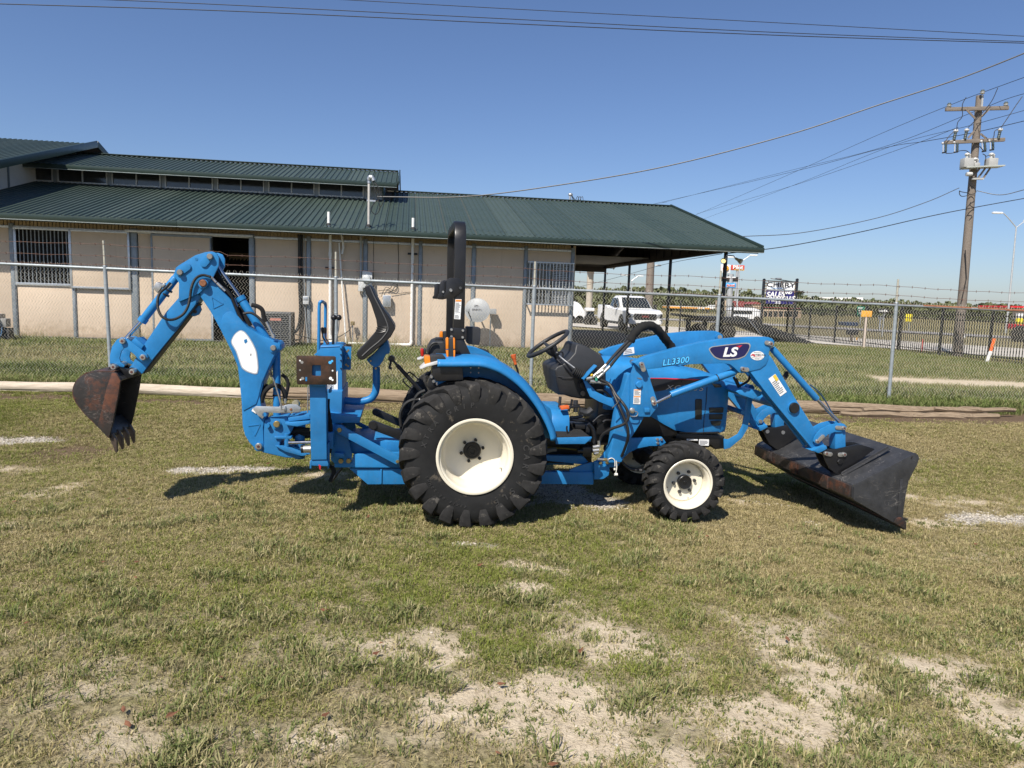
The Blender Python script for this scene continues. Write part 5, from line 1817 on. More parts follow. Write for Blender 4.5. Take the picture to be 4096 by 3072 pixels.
path_tube('throttle_lever', 'W', [(480, 500), (530, 550), (625, 640)], [-.24, -.26, -.28], [.011] * 5 + [.006] * 6, black, tr, n=8)
path_tube('lever_guard', 'W', [(500, 440), (525, 440), (533, 460), (530, 495)], -.2, .006, black, tr)
prism('yellow_knob', 'W', [(510, 560), (535, 552), (550, 575), (525, 588)], -.26, -.22, yellow, tr, bevel=.006)
bl = MB()
a_, b_ = pl('W', (620, 595), -.30), pl('W', (720, 650), -.31)
bl.tube([a_.lerp(b_, k / 14) for k in range(15)], [.028 + .009 * (k % 2) + .008 * k / 14 for k in range(15)], 16)
bl.build('lever_boot', hose_m, tr)
knob = path_tube('gear_lever', 'W', [(112, 462), (118, 490), (132, 545)], -.33, [.022] * 3 + [.02] * 3 + [.015] * 2 + [.012] * 3, orange, tr, n=12)
path_tube('rod', 'W', [(132, 545), (150, 600), (155, 640)], -.33, .008, black, knob, n=8)
prism('fender_switch', 'W', [(0, 525), (25, 528), (32, 542), (0, 540)], -.5, -.47, orange, tr, bevel=.006)

# ---------------------------------------------------------------- hydraulics on the near side
path_tube('hose_guard', 'D', [(895, 220), (930, 160), (985, 112), (1040, 98), (1090, 118), (1140, 170), (1190, 235), (1230, 290)], [-.36, -.36, -.35, -.33, -.30, -.26, -.22, -.2], [.035 * (1 + .13 * math.sin(i * 2.1) * math.sin(i * .9 + 1)) for i in range(36)], sleeve_m, tr, n=14)
for k, (a, b_) in enumerate((((715, 400), (890, 210)), ((740, 415), (905, 225)))):
    path_tube('hose', 'D', [a, ((a[0] + b_[0]) / 2 - 6, (a[1] + b_[1]) / 2), b_], -.37 - .01 * k, .0125, hose_m, tr)
for (a, b_, r_, m_) in (((620, 485), (715, 398), .013, zinc), ((650, 500), (742, 412), .013, zinc), ((590, 500), (690, 470), .011, zinc), ((600, 528), (690, 535), .012, zinc), ((560, 505), (600, 500), .017, zinc), ((590, 525), (620, 528), .017, zinc), ((640, 470), (690, 440), .017, zinc)):
    MB().cyl(pl('D', a, -.38), pl('D', b_, -.38), r_, 12).build('fitting', m_, tr)
MB().ball(pl('D', (603, 477), -.385), .012, 8).build('cap', yellow, tr)
MB().cyl(pl('D', (640, 500), -.39), pl('D', (640, 520), -.39), .011, 10).build('cap', mat('green_cap', (.05, .3, .2), .5), tr)
prism('valve_block', 'D', [(600, 440), (680, 420), (700, 520), (610, 560)], -.36, -.25, black, tr, bevel=.008)
prism('valve_bracket', 'D', [(540, 515), (565, 520), (640, 605), (720, 645), (800, 660), (830, 700), (812, 735), (745, 715), (660, 680), (590, 640), (560, 570)], -.345, -.33, blue, tr)
prism('bracket_plate', 'D', [(640, 402), (646, 408), (545, 515), (538, 508)], -.40, -.32, blue, tr, bevel=.001)
for k, (pp, yy) in enumerate((([(670, 512), (740, 548), (790, 630), (840, 690), (872, 740), (884, 795), (850, 850), (760, 885), (690, 930), (662, 985)], [-.39, -.41, -.48, -.53, -.55, -.56, -.55, -.5, -.45, -.42]),
                              ([(680, 540), (745, 560), (780, 640), (815, 720), (850, 800), (878, 880), (880, 960), (855, 1040), (832, 1095)], [-.39, -.41, -.48, -.53, -.55, -.56, -.55, -.5, -.46]),
                              ([(640, 590), (700, 600), (750, 650)], [-.34, -.35, -.33]))):
    path_tube('hose', 'D', pp, yy, .0118, hose_m, tr, n=10)
path_tube('cable_tie', 'D', [(760, 730), (800, 690), (825, 655)], -.54, .004, black, tr, n=6)
prism('solenoid_box', 'H', [(636, 802), (740, 800), (742, 905), (640, 905)], -.44, -.34, black, tr, bevel=.006)
for (a, b_, r_, m_) in (((750, 800), (820, 790), .016, zinc), ((745, 840), (815, 830), .018, zinc), ((760, 870), (810, 860), .014, zinc), ((815, 730), (820, 800), .011, zinc), ((800, 930), (870, 935), .009, zinc), ((870, 935), (900, 938), .014, brass), ((905, 940), (985, 945), .014, zinc), ((985, 950), (1045, 962), .011, brass), ((1060, 880), (1045, 955), .011, zinc), ((580, 838), (640, 840), .016, black)):
    MB().cyl(pl('H', a, -.44), pl('H', b_, -.44), r_, 12).build('coupling', m_, tr)
capm = mat('dust_cap', (.72, .70, .62), .5)
path_tube('cap_lanyard', 'H', [(925, 930), (960, 920), (990, 940), (995, 980), (995, 1010)], -.46, .004, capm, tr, n=6)
path_tube('cap_lanyard', 'H', [(1010, 950), (1015, 1020), (1005, 1090)], -.46, .004, capm, tr, n=6)
MB().cyl(pl('H', (993, 1030), -.46), pl('H', (993, 1050), -.46), .009, 10).build('cap', capm, tr)
MB().cyl(pl('H', (990, 1100), -.46), pl('H', (1022, 1100), -.46), .011, 10).build('cap', capm, tr)

# ---------------------------------------------------------------- loader masts
def mast(s):
    y0 = s * .478
    f_ = -.478
    th = s * -.02
    mb_ = prism('loader_mast', 'Y', [(238, 268), (258, 253), (292, 252), (312, 268), (322, 300), (402, 540), (403, 562), (346, 637), (222, 634), (208, 618), (212, 345)], y0, y0 + th, blue, tr, fit=f_)
    leg_ = [(190, 342), (214, 332), (214, 630), (306, 640), (270, 700), (205, 800), (184, 868), (150, 950), (60, 955), (55, 900), (75, 850), (112, 620), (150, 490)]
    prism('mast_leg', 'Y', leg_, s * .455, s * .36, blue, mb_, fit=-.455, bevel=.008)
    return mb_
ma = mast(-1)
mast(1)
prism('mast_base', 'H', [(850, 900), (905, 800), (965, 700), (1150, 700), (1515, 685), (1562, 748), (1505, 785), (1380, 786), (1250, 812), (1150, 862), (1085, 928), (1020, 1022), (800, 1022), (775, 960)], -.365, -.345, blue, tr)
prism('mast_base', 'H', [(850, 900), (905, 800), (965, 700), (1150, 700), (1515, 685), (1562, 748), (1505, 785), (1380, 786), (1250, 812), (1150, 862), (1085, 928), (1020, 1022), (800, 1022), (775, 960)], .345, .365, blue, tr, fit=-.365)
for p_ in ((1463, 712), (1508, 712), (1467, 752)):
    bolt('H', p_, -.367, .013, tr, zinc)
tab('pin_keeper', 'Y', (290, 272), (302, 308), .019, -.535, -.53, zinc, ma)
pin('Y', (290, 274), -.545, .019, ma, None, True, -.3)
tab('pin_keeper', 'Y', (376, 543), (366, 512), .020, -.49, -.485, zinc, ma)
pin('Y', (377, 543), -.50, .021, ma, None, True, -.34)
MB().lathe([(0, -.02), (.022, -.02), (.026, -.015), (.026, 0)], pl('Y', (267, 412), -.478), (0, 1, 0), 20).build('stub_pin', blue, ma)
MB().lathe([(0, -.02), (.012, -.02), (.022, -.014), (.022, 0)], pl('Y', (220, 591), -.478), (0, 1, 0), 20).build('lock_pin', zinc, ma)
path_tube('linch_ring', 'Y', [(188, 596), (182, 608), (188, 622), (215, 632), (250, 632), (262, 615), (256, 602), (240, 598)], -.50, .004, zinc, ma, n=8)
prism('square_boss', 'Y', [(308, 575), (345, 575), (346, 605), (310, 607)], -.495, -.478, blue, ma, bevel=.006)
label_sheet('Y', [(234, 445), (283, 445), (281, 488), (232, 488)], -.479, ma, label_or, 4)
label_sheet('Y', [(232, 490), (281, 491), (278, 548), (229, 546)], -.479, ma, label_or, 6)
decal('paint_scratch', 'Y', [(252, 364), (280, 366), (294, 376), (268, 374)], -.478, mat('scratch_grey', (.12, .13, .14), .6), ma)

# ---------------------------------------------------------------- loader arms
UP = [(236, 262), (262, 246), (330, 217), (430, 190), (560, 153), (700, 122), (830, 101), (960, 89), (1080, 84), (1168, 84), (1198, 96), (1209, 118), (1205, 140), (1182, 160), (1172, 185), (1168, 230), (1150, 275), (1110, 305), (1060, 316),
      (1010, 330), (985, 335), (960, 325), (930, 295), (900, 272), (860, 265), (760, 267), (640, 272), (500, 283), (400, 300), (330, 306), (300, 316), (275, 300), (258, 282)]
LOW = [(160, 298), (283, 192), (300, 212), (440, 455), (588, 690), (640, 775), (585, 800), (560, 795), (540, 768), (400, 600), (280, 455)]
def arm(s):
    f_ = -.525
    y0 = s * .525
    a_o = prism('loader_arm', 'Y', UP, y0, s * .435, blue, tr, fit=f_, bevel=.005)
    lo_ = prism('lower_boom', 'Z', LOW, s * .518, s * .445, blue, a_o, fit=-.518, bevel=.005)
    gd = prism('boom_guard', 'Z', [(212, 420), (255, 425), (290, 470), (345, 520), (400, 605), (470, 690), (545, 745), (540, 768), (500, 772), (400, 640), (300, 520), (240, 445)], s * .44, s * .425, blue, a_o, fit=-.44)
    lk = prism('tilt_link', 'Z', [(560, 738), (572, 705), (606, 664), (655, 637), (715, 622), (758, 628), (773, 645), (768, 668), (735, 678), (695, 680), (652, 697), (624, 722), (606, 752), (580, 762)], s * .54, s * .527, blue, a_o, fit=-.54)
    prism('tilt_link', 'Z', [(560, 738), (572, 705), (606, 664), (655, 637), (715, 622), (758, 628), (773, 645), (768, 668), (735, 678), (695, 680), (652, 697), (624, 722), (606, 752), (580, 762)], s * .433, s * .42, blue, a_o, fit=-.54)
    prism('dump_link', 'Z', [(700, 668), (765, 668), (766, 788), (700, 792)], s * .525, s * .435, blue, a_o, fit=-.525)
    prism('boom_foot', 'Z', [(540, 795), (590, 770), (635, 762), (642, 782), (612, 800), (585, 812), (560, 800)], s * .56, s * .40, blue, a_o, fit=-.54, bevel=.008)
    return a_o
arms = {s: arm(s) for s in (-1, 1)}
an_ = arms[-1]
tab('pin_keeper', 'Y', (1187, 130), (1155, 122), .0175, -.536, -.53, zinc, an_)
pin('Y', (1187, 131), -.546, .020, an_, None, True, -.40)
tab('pin_keeper', 'Y', (995, 307), (1020, 310), .018, -.535, -.53, zinc, an_)
pin('Y', (993, 306), -.546, .019, an_, None, True, -.40)
for (a, b_) in (((590, 741), (622, 708)), ((758, 655), (712, 651))):
    tab('pin_keeper', 'Z', a, b_, .0165, -.548, -.541, zinc, an_)
    pin('Z', a, -.557, .017, an_, None, True, -.40)
for p_ in ((275, 452), (336, 525), (515, 765)):
    bolt('Z', p_, -.442 if p_[0] < 400 else -.45, .012, an_, zinc)
for p_ in ((425, 645), (437, 660), (447, 672), (459, 688)):
    MB().lathe([(0, -.001), (.009, -.001), (.009, .002)], pl('Z', p_, -.4405), (0, 1, 0), 12).build('hole', dark_in, an_)
MB().lathe([(0, -.024), (.040, -.024), (.044, -.018), (.044, 0)], pl('Z', (434, 525), -.518), (0, 1, 0), 28).build('cross_tube_cap', black, an_)
MB().lathe([(.052, -.008), (.052, 0), (.0, 0)], pl('Z', (434, 525), -.518), (0, 1, 0), 28).build('cross_tube_collar', blue, an_)
xq, zq = ty('Z', (434, 525), -.518)
MB().cyl((xq, -.45, zq), (xq, .45, zq), .045, 20).build('cross_tube', blue, tr)
# far arm pins
fx, fz = ty('Y', (1187, 131), -.525)
MB().lathe([(0, 0), (.02, 0), (.02, .12)], (fx, .405, fz), (0, 1, 0), 20).build('pin', zinc, arms[1])
MB().lathe([(0, 0), (.034, 0), (.034, .02)], (fx, .415, fz), (0, 1, 0), 20).build('boss', blue, arms[1])
label_sheet('Y', [(172, 162), (234, 152), (238, 196), (160, 208)], .436, arms[1], None, 3, 'data_plate')
# far arm lower pin
pz = ty('Z', (590, 741), -.54)
MB().lathe([(0, 0), (.018, 0), (.018, .03)], (pz[0], .40, pz[1]), (0, 1, 0), 16).build('pin', zinc, arms[1])
MB().lathe([(0, 0), (.03, 0), (.03, .02)], (pz[0], .412, pz[1]), (0, 1, 0), 16).build('boss', blue, arms[1])

# decals on the near arm
AY = -.525
bd = [(750, 166), (768, 150), (850, 138), (950, 127), (1010, 122), (1036, 125), (1043, 143), (1030, 180), (1005, 218), (960, 237), (890, 243), (825, 240), (790, 224), (766, 195)]
badge = decal('badge', 'Y', bd, AY, silver_dec, an_, rad=.012)
cx_, cy_ = sum(p[0] for p in bd) / len(bd), sum(p[1] for p in bd) / len(bd)
decal('badge_field', 'Y', [(cx_ + (a - cx_) * .945, cy_ + (b_ - cy_) * .87) for a, b_ in bd], AY - .0013, navy, an_, rad=.012)
tx0 = ty('Y', (895, 190), AY)
tilt = math.atan2(*(np.array(ty('Y', (1000, 122), AY)) - np.array(ty('Y', (768, 150), AY)))[::-1]) * .4
text_mesh('badge_letters', 'LS', .098, white_dec, an_, (tx0[0], AY - .0045, tx0[1]), (math.cos(tilt), 0, math.sin(tilt)), (-math.sin(tilt), 0, math.cos(tilt)), shear=.22, bold=.0036, xs=1.25, spacing=.98, depth=.0006)
decal('badge_arrow', 'Y', [(938, 147), (985, 139), (963, 160), (960, 150)], AY - .003, red_dec, an_)
t3 = ty('Y', (521, 252), AY)
u3 = Vector((ty('Y', (608, 242), AY)[0] - ty('Y', (435, 264), AY)[0], 0, ty('Y', (608, 242), AY)[1] - ty('Y', (435, 264), AY)[1])).normalized()
v3 = Vector((-u3.z, 0, u3.x))
text_mesh('loader_number_outline', 'LL3300', .066, ink, an_, (t3[0], AY - .0025, t3[1]), u3, v3, shear=.25, bold=.0044, xs=1.05, spacing=1.06, depth=.0004)  # black printed outline around the loader number
text_mesh('loader_number', 'LL3300', .066, cyan_dec, an_, (t3[0], AY - .004, t3[1]), u3, v3, shear=.25, bold=.0016, xs=1.05, spacing=1.06, depth=.0004)
oc = ty('Y', (1089, 212), AY)
MB().ext([(oc[0] + .0585 * math.cos(k * math.pi / 16), AY - .0022, oc[1] + .0365 * math.sin(k * math.pi / 16)) for k in range(32)], (0, .001, 0)).build('dealer_sticker', white_dec, an_, smooth=0)
for body, sz, dz, m_ in (('Sold and serviced by', .0075, .024, ink), ('SOUTHERN STAR', .0145, .006, ink), ('TRACTORS AND TURF', .0068, -.006, red_dec), ('15386 S Southwest Blvd., Stanton, TX 76690', .0052, -.017, ink), ('(254) 582-0000', .0058, -.026, ink)):
    text_mesh('sticker_print', body, sz, m_, an_, (oc[0] + (.012 if sz > .009 else 0), AY - .0032, oc[1] + dz), (1, 0, 0), (0, 0, 1), depth=.0003, bold=.0004 if sz > .01 else 0)
decal('sticker_mark', 'Y', [(1043, 212), (1052, 202), (1066, 202), (1074, 218), (1066, 218), (1058, 208), (1050, 212)], AY - .0022, red_dec, an_)
lb = label_sheet('Z', [(275, 342), (318, 310), (391, 424), (350, 453)], -.518, an_, None, 8, 'load_chart')
decal('caution_mark', 'Z', [(303, 324), (318, 312), (340, 345), (325, 358)], -.5215, mat('caution_yellow', (.75, .52, .05), .5), an_)

# cylinders
def cylinder(name, a, b_, c_, d_, y, rb_, rr_, parent, collar=True):
    """rod from a to b, barrel from b to c; eyes at the ends"""
    pa, pb, pc = pl(*a, y), pl(*b_, y), pl(*c_, y)
    d1 = (pc - pb).normalized()
    o_ = MB().tube([pb, pb + d1 * .006, pc - d1 * .006, pc], [rb_ * .93, rb_, rb_, rb_ * .93], 24).build(name, d_, parent)
    MB().cyl(pa, pb + d1 * .03, rr_, 16).build('rod', chrome, o_ if parent is tr else parent)
    if collar:
        MB().tube([pb - d1 * .004, pb + d1 * .03], rb_ * 1.16, 24).build('gland', d_, o_ if parent is tr else parent)
    return o_
lc = cylinder('lift_cylinder', ('Y', (382, 540)), ('Y', (488, 484)), ('Y', (936, 322)), blue, -.47, .029, .0125, tr, False)
MB().cyl(pl('Y', (930, 325), -.47), pl('Y', (990, 306), -.47), .018, 14).build('rod_eye', blue, lc)
MB().cyl(pl('Y', (808, 368), -.47), pl('Y', (815, 365), -.47), .0305, 24).build('clamp', black, lc)
cylinder('tilt_cylinder', ('Z', (745, 640)), ('Z', (582, 470)), ('Z', (300, 150)), blue, -.48, .026, .013, tr, False)
# far side copies of both
def mirror_copy(o_):
    c_ = o_.copy()
    COL.objects.link(c_)
    c_.parent = tr
    c_.scale = (1, -1, 1)
    for q in o_.children:
        d_ = q.copy()
        COL.objects.link(d_)
        d_.parent = c_
    return c_
mirror_copy(lc)
mirror_copy([o_ for o_ in tr.children if o_.name.startswith('tilt_cylinder')][0])
path_tube('hydraulic_line', 'Z', [(540, 380), (580, 410), (630, 470), (680, 560)], -.42, .006, mat('line_blue', (.02, .06, .12), .4), tr, n=8)
path_tube('hose', 'Z', [(370, 330), (390, 300), (395, 320), (380, 345)], -.42, .011, hose_m, tr)
for pp in ([(95, 385), (140, 360), (158, 330), (155, 300)], [(90, 400), (70, 360), (55, 330)], [(70, 340), (95, 400)]):
    path_tube('hose', 'Z', pp, -.36, .010, hose_m, tr)
# quick-attach lines between the arms
prism('cross_plate', 'Z', [(75, 425), (110, 400), (215, 415), (235, 445), (180, 470), (90, 440)], -.42, .42, blue, tr, bevel=.006)

# brush guard
def guard(s):
    return prism('guard_side', 'Y', [(860, 862), (858, 788), (890, 792), (955, 756), (985, 700), (998, 630), (1012, 520), (1020, 440), (1035, 417), (1058, 414), (1072, 430), (1070, 460), (1050, 560), (1040, 645), (1024, 715), (985, 782), (900, 852)], s * .235, s * .222, blue, bg_, fit=-.235)
bg_ = empty('brush_guard')
bg_.parent = tr
guard(-1)
guard(1)
for p_ in ((1050, 432), (990, 606)):
    x_, z_ = ty('Y', p_, -.235)
    MB().cyl((x_, -.235, z_), (x_, .235, z_), .021, 18).build('guard_tube', blue_worn, bg_)

# ---------------------------------------------------------------- loader bucket
LBK = empty('loader_bucket')
LBK.parent = tr
HB = .78
prof_l = [ty('I', p, -HB) for p in [(1250, 1143), (1150, 1085), (1000, 1000), (836, 907), (828, 895), (826, 800), (832, 786), (845, 776), (1000, 695), (1180, 607), (1290, 552), (1335, 530)]]
def shell(prof, t_, y0, y1):
    b_ = MB()
    P_ = [Vector(p) for p in prof]
    n = len(P_)
    inn = []
    for i in range(n):
        a, c_ = P_[max(i - 1, 0)], P_[min(i + 1, n - 1)]
        d_ = (c_ - a).normalized()
        inn.append(P_[i] + Vector((-d_.y, d_.x)) * t_)
    loop = P_ + inn[::-1]
    b_.ext([(p.x, y0, p.y) for p in loop], (0, y1 - y0, 0))
    return b_
cen = Vector((3.3, .35))
sg = 1 if (Vector(prof_l[3]) + Vector((-(prof_l[4][1] - prof_l[2][1]), prof_l[4][0] - prof_l[2][0])) - cen).length < (Vector(prof_l[3]) - cen).length else -1
shell(prof_l, sg * .007, -HB + .001, HB - .001).build('bucket_shell', bucket_black, LBK, bevel=.002)
for s in (-1, 1):
    sp_o = prism('side_plate', 'I', [(832, 800), (845, 778), (1290, 550), (1330, 528), (1352, 542), (1361, 568), (1345, 620), (1312, 682), (1276, 752), (1256, 850), (1241, 950), (1229, 1045), (1250, 1145), (1150, 1086), (836, 908), (830, 890)], s * (HB + .008), s * (HB - .002), bucket_black, LBK, fit=-HB, bevel=.0025)
    if s < 0:
        prism('skid_shoe', 'I', [(1150, 1085), (1165, 1052), (1195, 1042), (1228, 1048), (1248, 1080), (1250, 1146)], -HB - .02, -HB - .009, bucket_rust, LBK, fit=-HB)
        prism('wear_rib', 'I', [(1205, 740), (1228, 735), (1205, 1010), (1180, 1040)], -HB - .013, -HB - .009, bucket_black, LBK, fit=-HB)
        prism('hole', 'I', [(1296, 556), (1306, 552), (1308, 560), (1298, 578), (1290, 574)], -HB - .0095, -HB - .007, dark_in, LBK, fit=-HB, bevel=0)
MB().ext([(x_, -HB, z_) for x_, z_ in [ty('I', p, -HB) for p in [(1130, 1068), (1252, 1138), (1258, 1146), (1240, 1148), (1125, 1080)]]], (0, 2 * HB, 0)).build('cutting_edge', bucket_rust, LBK, bevel=.002)
# back channel, gussets and mounting ears
xb_, zb_ = ty('I', (826, 845), -HB)
bc = MB()
bc.box(xb_ - .022, xb_ - .002, -HB + .01, HB - .01, zb_ - .045, zb_ + .05)
bc.build('back_channel', bucket_rust, LBK, bevel=.006)
for yy in (-.46, .02, .46):
    b_ = MB()
    b_.ext([(xb_ - .024, yy - .05, zb_ - .05), (xb_ - .024, yy + .05, zb_ - .05), (xb_ - .024, yy + .035, zb_ + .055), (xb_ - .024, yy - .035, zb_ + .055)], (-.014, 0, 0))
    b_.build('gusset', bucket_rust, LBK, bevel=.004)
for s in (-1, 1):
    for off in (.0, .11):
        yq = s * (.545 - off)
        e_ = prism('mounting_ear', 'I', [(582, 522), (596, 504), (640, 497), (700, 496), (870, 460), (905, 462), (1010, 497), (722, 712), (640, 655), (606, 590)], yq, yq + s * -.014, black, LBK, fit=-.545, bevel=.003)
    if s < 0:
        tab('pin_keeper', 'I', (620, 535), (652, 540), .018, -.556, -.55, zinc, LBK)
        pin('I', (621, 535), -.566, .018, LBK, None, True, -.40)
        tab('pin_keeper', 'I', (766, 543), (726, 543), .018, -.556, -.55, zinc, LBK)
        pin('I', (766, 543), -.566, .018, LBK, None, True, -.40)
        bolt('I', (722, 598), -.547, .024, LBK, black, .014)
    else:
        for p_ in ((621, 535), (766, 543)):
            xk, zk = ty('I', p_, -.545)
            MB().lathe([(0, 0), (.018, 0), (.018, .14)], (xk, .415, zk), (0, 1, 0), 16).build('pin', zinc, LBK)
    a, b_ = Vector(ty('I', (722, 708), -.545)), Vector(ty('I', (1100, 492), -.545))
    rb2 = MB()
    rb2.ext([(a.x, s * .56, a.y), (b_.x, s * .56, b_.y), (b_.x, s * .56, b_.y + .028), (a.x, s * .56, a.y + .028)], (0, s * .008, 0))
    rb2.ext([(a.x, s * .569, a.y + .004), (b_.x, s * .569, b_.y + .004), (b_.x, s * .569, b_.y + .012), (a.x, s * .569, a.y + .012)], (0, s * .03, 0))
    rb2.build('top_rib', bucket_black, LBK, bevel=.001)

# ---------------------------------------------------------------- backhoe
BW = .085
boom = prism('backhoe_boom', 'A', [(905, 330), (898, 300), (905, 275), (925, 263), (950, 263), (985, 280), (1060, 350), (1115, 410), (1160, 520), (1220, 590), (1300, 640), (1390, 682), (1435, 690), (1453, 712), (1453, 740), (1420, 770), (1385, 850), (1335, 960), (1312, 1055), (1316, 1105),
                                   (1345, 1195), (1332, 1260), (1335, 1340), (1340, 1395), (1325, 1422), (1285, 1408), (1240, 1362), (1210, 1312), (1195, 1250), (1188, 1090), (1178, 990), (1162, 855), (1118, 750), (1058, 630), (988, 502), (915, 392)], -BW, BW, blue, tr, bevel=.008, seg=3)
plate_l = prism('boom_plate', 'A', [(1062, 640), (1052, 560), (1062, 520), (1090, 495), (1120, 490), (1165, 522), (1225, 595), (1300, 645), (1395, 690), (1445, 705), (1440, 745), (1408, 775), (1372, 850), (1322, 965), (1300, 1060), (1285, 1105), (1200, 1150), (1195, 1100), (1188, 990), (1170, 850), (1128, 750)], -BW - .007, -BW, blue, boom, bevel=.003)
decal('boom_decal', 'A', [(1132, 655), (1150, 632), (1180, 612), (1208, 622), (1235, 652), (1265, 700), (1288, 750), (1298, 810), (1302, 870), (1295, 905), (1275, 908), (1225, 893), (1188, 868), (1172, 820), (1150, 755), (1120, 705), (1118, 685)], -BW - .007, mat('decal_rim', (.35, .38, .42), .5), boom, rad=.02)
decal('boom_decal', 'A', [(1135, 660), (1152, 638), (1180, 619), (1205, 628), (1230, 657), (1259, 704), (1282, 752), (1291, 810), (1296, 870), (1290, 899), (1275, 902), (1228, 887), (1193, 863), (1178, 818), (1156, 752), (1126, 703), (1124, 686)], -BW - .0085, white_dec, boom, rad=.02)
decal('decal_scuff', 'A', [(1205, 680), (1222, 672), (1228, 690), (1215, 705), (1207, 695)], -BW - .010, blue, boom)
decal('decal_scuff', 'A', [(1248, 772), (1253, 770), (1252, 786), (1247, 784)], -BW - .010, ink, boom)
for pts in ([(990, 393), (1066, 440), (1002, 470)], [(1232, 1250), (1312, 1240), (1276, 1316)]):
    q = [ty('A', p, -BW) for p in pts]
    c_ = (sum(p[0] for p in q) / 3, sum(p[1] for p in q) / 3)
    tri = MB()
    for i in range(3):
        a, b_ = q[i], q[(i + 1) % 3]
        tri.beam((a[0], -BW - .001, a[1]), (b_[0], -BW - .001, b_[1]), .007, .006, (0, 1, 0))
    tri.build('pressed_triangle', blue, boom)
pin('A', (930, 303), -BW - .05, .027, boom, mat('pin_copper', (.28, .12, .06), .5, metal=.5, var=.3, vs=60), False, BW + .05)
MB().lathe([(0, 0), (.036, 0), (.036, .05)], pl('A', (932, 305), -BW - .03), (0, 1, 0), 24).build('boss', blue, boom)
pin('A', (1397, 734), -BW - .04, .022, boom, mat('pin_steel', (.34, .32, .28), .45, metal=.7, var=.2), False, BW + .04)
MB().lathe([(0, 0), (.033, 0), (.033, .03)], pl('A', (1399, 736), -BW - .02), (0, 1, 0), 24).build('boss', blue, boom)
pin('A', (1300, 1388), -BW - .04, .026, boom, zinc, True, BW + .04)
MB().lathe([(0, 0), (.034, 0), (.034, .03)], pl('A', (1302, 1390), -BW - .022), (0, 1, 0), 24).build('boss', blue, boom)
# dipper stick
stick = prism('dipper_stick', 'A', [(440, 868), (455, 850), (540, 712), (690, 490), (772, 398), (905, 370), (922, 392), (880, 452), (760, 612), (612, 792), (528, 905), (505, 912), (470, 900)], -.07, .07, blue, tr, bevel=.006)
prism('stick_plate', 'A', [(690, 560), (690, 500), (780, 395), (900, 372), (905, 400), (875, 455), (790, 560), (740, 620), (705, 600)], -.077, -.07, blue, stick, bevel=.003)
prism('stick_edge', 'A', [(880, 452), (905, 440), (545, 900), (528, 905), (612, 792), (760, 612)], -.055, .055, ink, stick, bevel=0)
head = prism('stick_head', 'A', [(742, 232), (752, 200), (775, 182), (880, 118), (950, 96), (990, 92), (1022, 104), (1038, 135), (1037, 185), (1002, 258), (945, 335), (905, 372), (770, 428), (772, 300), (750, 268)], -.10, -.078, blue, tr, bevel=.004)
prism('stick_head', 'A', [(742, 232), (752, 200), (775, 182), (880, 118), (950, 96), (990, 92), (1022, 104), (1038, 135), (1037, 185), (1002, 258), (945, 335), (905, 372), (770, 428), (772, 300), (750, 268)], .078, .10, blue, tr, bevel=.004, fit=-.10)
prism('head_web', 'A', [(800, 200), (880, 150), (960, 130), (990, 180), (960, 250), (900, 350), (790, 390)], -.078, .078, blue, stick, bevel=0)
for (a, b_) in (((975, 126), (938, 172)), ((776, 231), (826, 194))):
    tab('pin_boss', 'A', a, b_, .027, -.112, -.10, blue, head)
    pin('A', a, -.135, .022, head, MATS['pin_steel'], False, .12)
MB().lathe([(0, 0), (.011, 0), (.011, .004)], pl('A', (888, 143), -.1025), (0, 1, 0), 14).build('hole', blue_worn, head)
# lifting eye under the stick
eye = prism('lifting_eye', 'A', [(835, 510), (850, 480), (885, 448), (915, 455), (922, 480), (905, 512), (870, 525)], -.03, -.01, blue, stick, bevel=.004)
MB().lathe([(0, -.002), (.014, -.002), (.014, .002)], pl('A', (880, 492), -.031), (0, 1, 0), 14).build('hole', ink, stick)
# cylinders
cb_ = cylinder('bucket_cylinder', ('A', (420, 672)), ('A', (528, 556)), ('A', (752, 268)), blue, 0.0, .030, .0145, tr)
MB().cyl(pl('A', (752, 268), 0), pl('A', (772, 235), 0), .026, 16).build('eye', blue, cb_)
prism('cylinder_line', 'A', [(690, 330), (720, 300), (728, 312), (700, 342)], -.05, -.035, zinc, cb_, bevel=.002)
for p_ in ((700, 352), (680, 380)):
    MB().cyl(pl('A', p_, 0), pl('A', (p_[0] + 6, p_[1] - 8), 0), .032, 24).build('clamp', black, cb_)
cd_ = cylinder('dipper_cylinder', ('A', (1000, 150)), ('A', (1178, 396)), ('A', (1392, 732)), blue, 0.0, .031, .0145, tr)
cl2 = MB().tube([pl('A', (1420, 745), 0), pl('A', (1424, 1195), 0)], .029, 24).build('boom_cylinder', blue, tr)
MB().cyl(pl('A', (1421, 1040), 0), pl('A', (1421, 1050), 0), .031, 24).build('clamp', black, cl2)
# links at the bucket
for yy in (-.105, .09):
    lk = prism('curved_link', 'A', [(392, 662), (358, 680), (328, 722), (313, 785), (313, 838), (345, 836), (380, 856), (405, 862), (412, 850), (385, 828), (378, 800), (390, 755), (415, 728), (432, 705), (420, 670)], yy, yy + .016, blue, tr, fit=-.105, bevel=.004)
    prism('guide_link', 'A', [(400, 663), (422, 668), (470, 702), (558, 772), (566, 795), (552, 818), (528, 824), (502, 806), (470, 772), (440, 750), (385, 712)], yy - .018, yy - .002, blue, lk, fit=-.123, bevel=.004)
prism('link_web', 'A', [(455, 690), (480, 665), (540, 715), (520, 745)], -.09, .09, blue, tr, bevel=.004)
for p_ in ((395, 688), (530, 796), (335, 860), (458, 893)):
    pin('A', p_, -.145, .022, tr, zinc, True, .13)
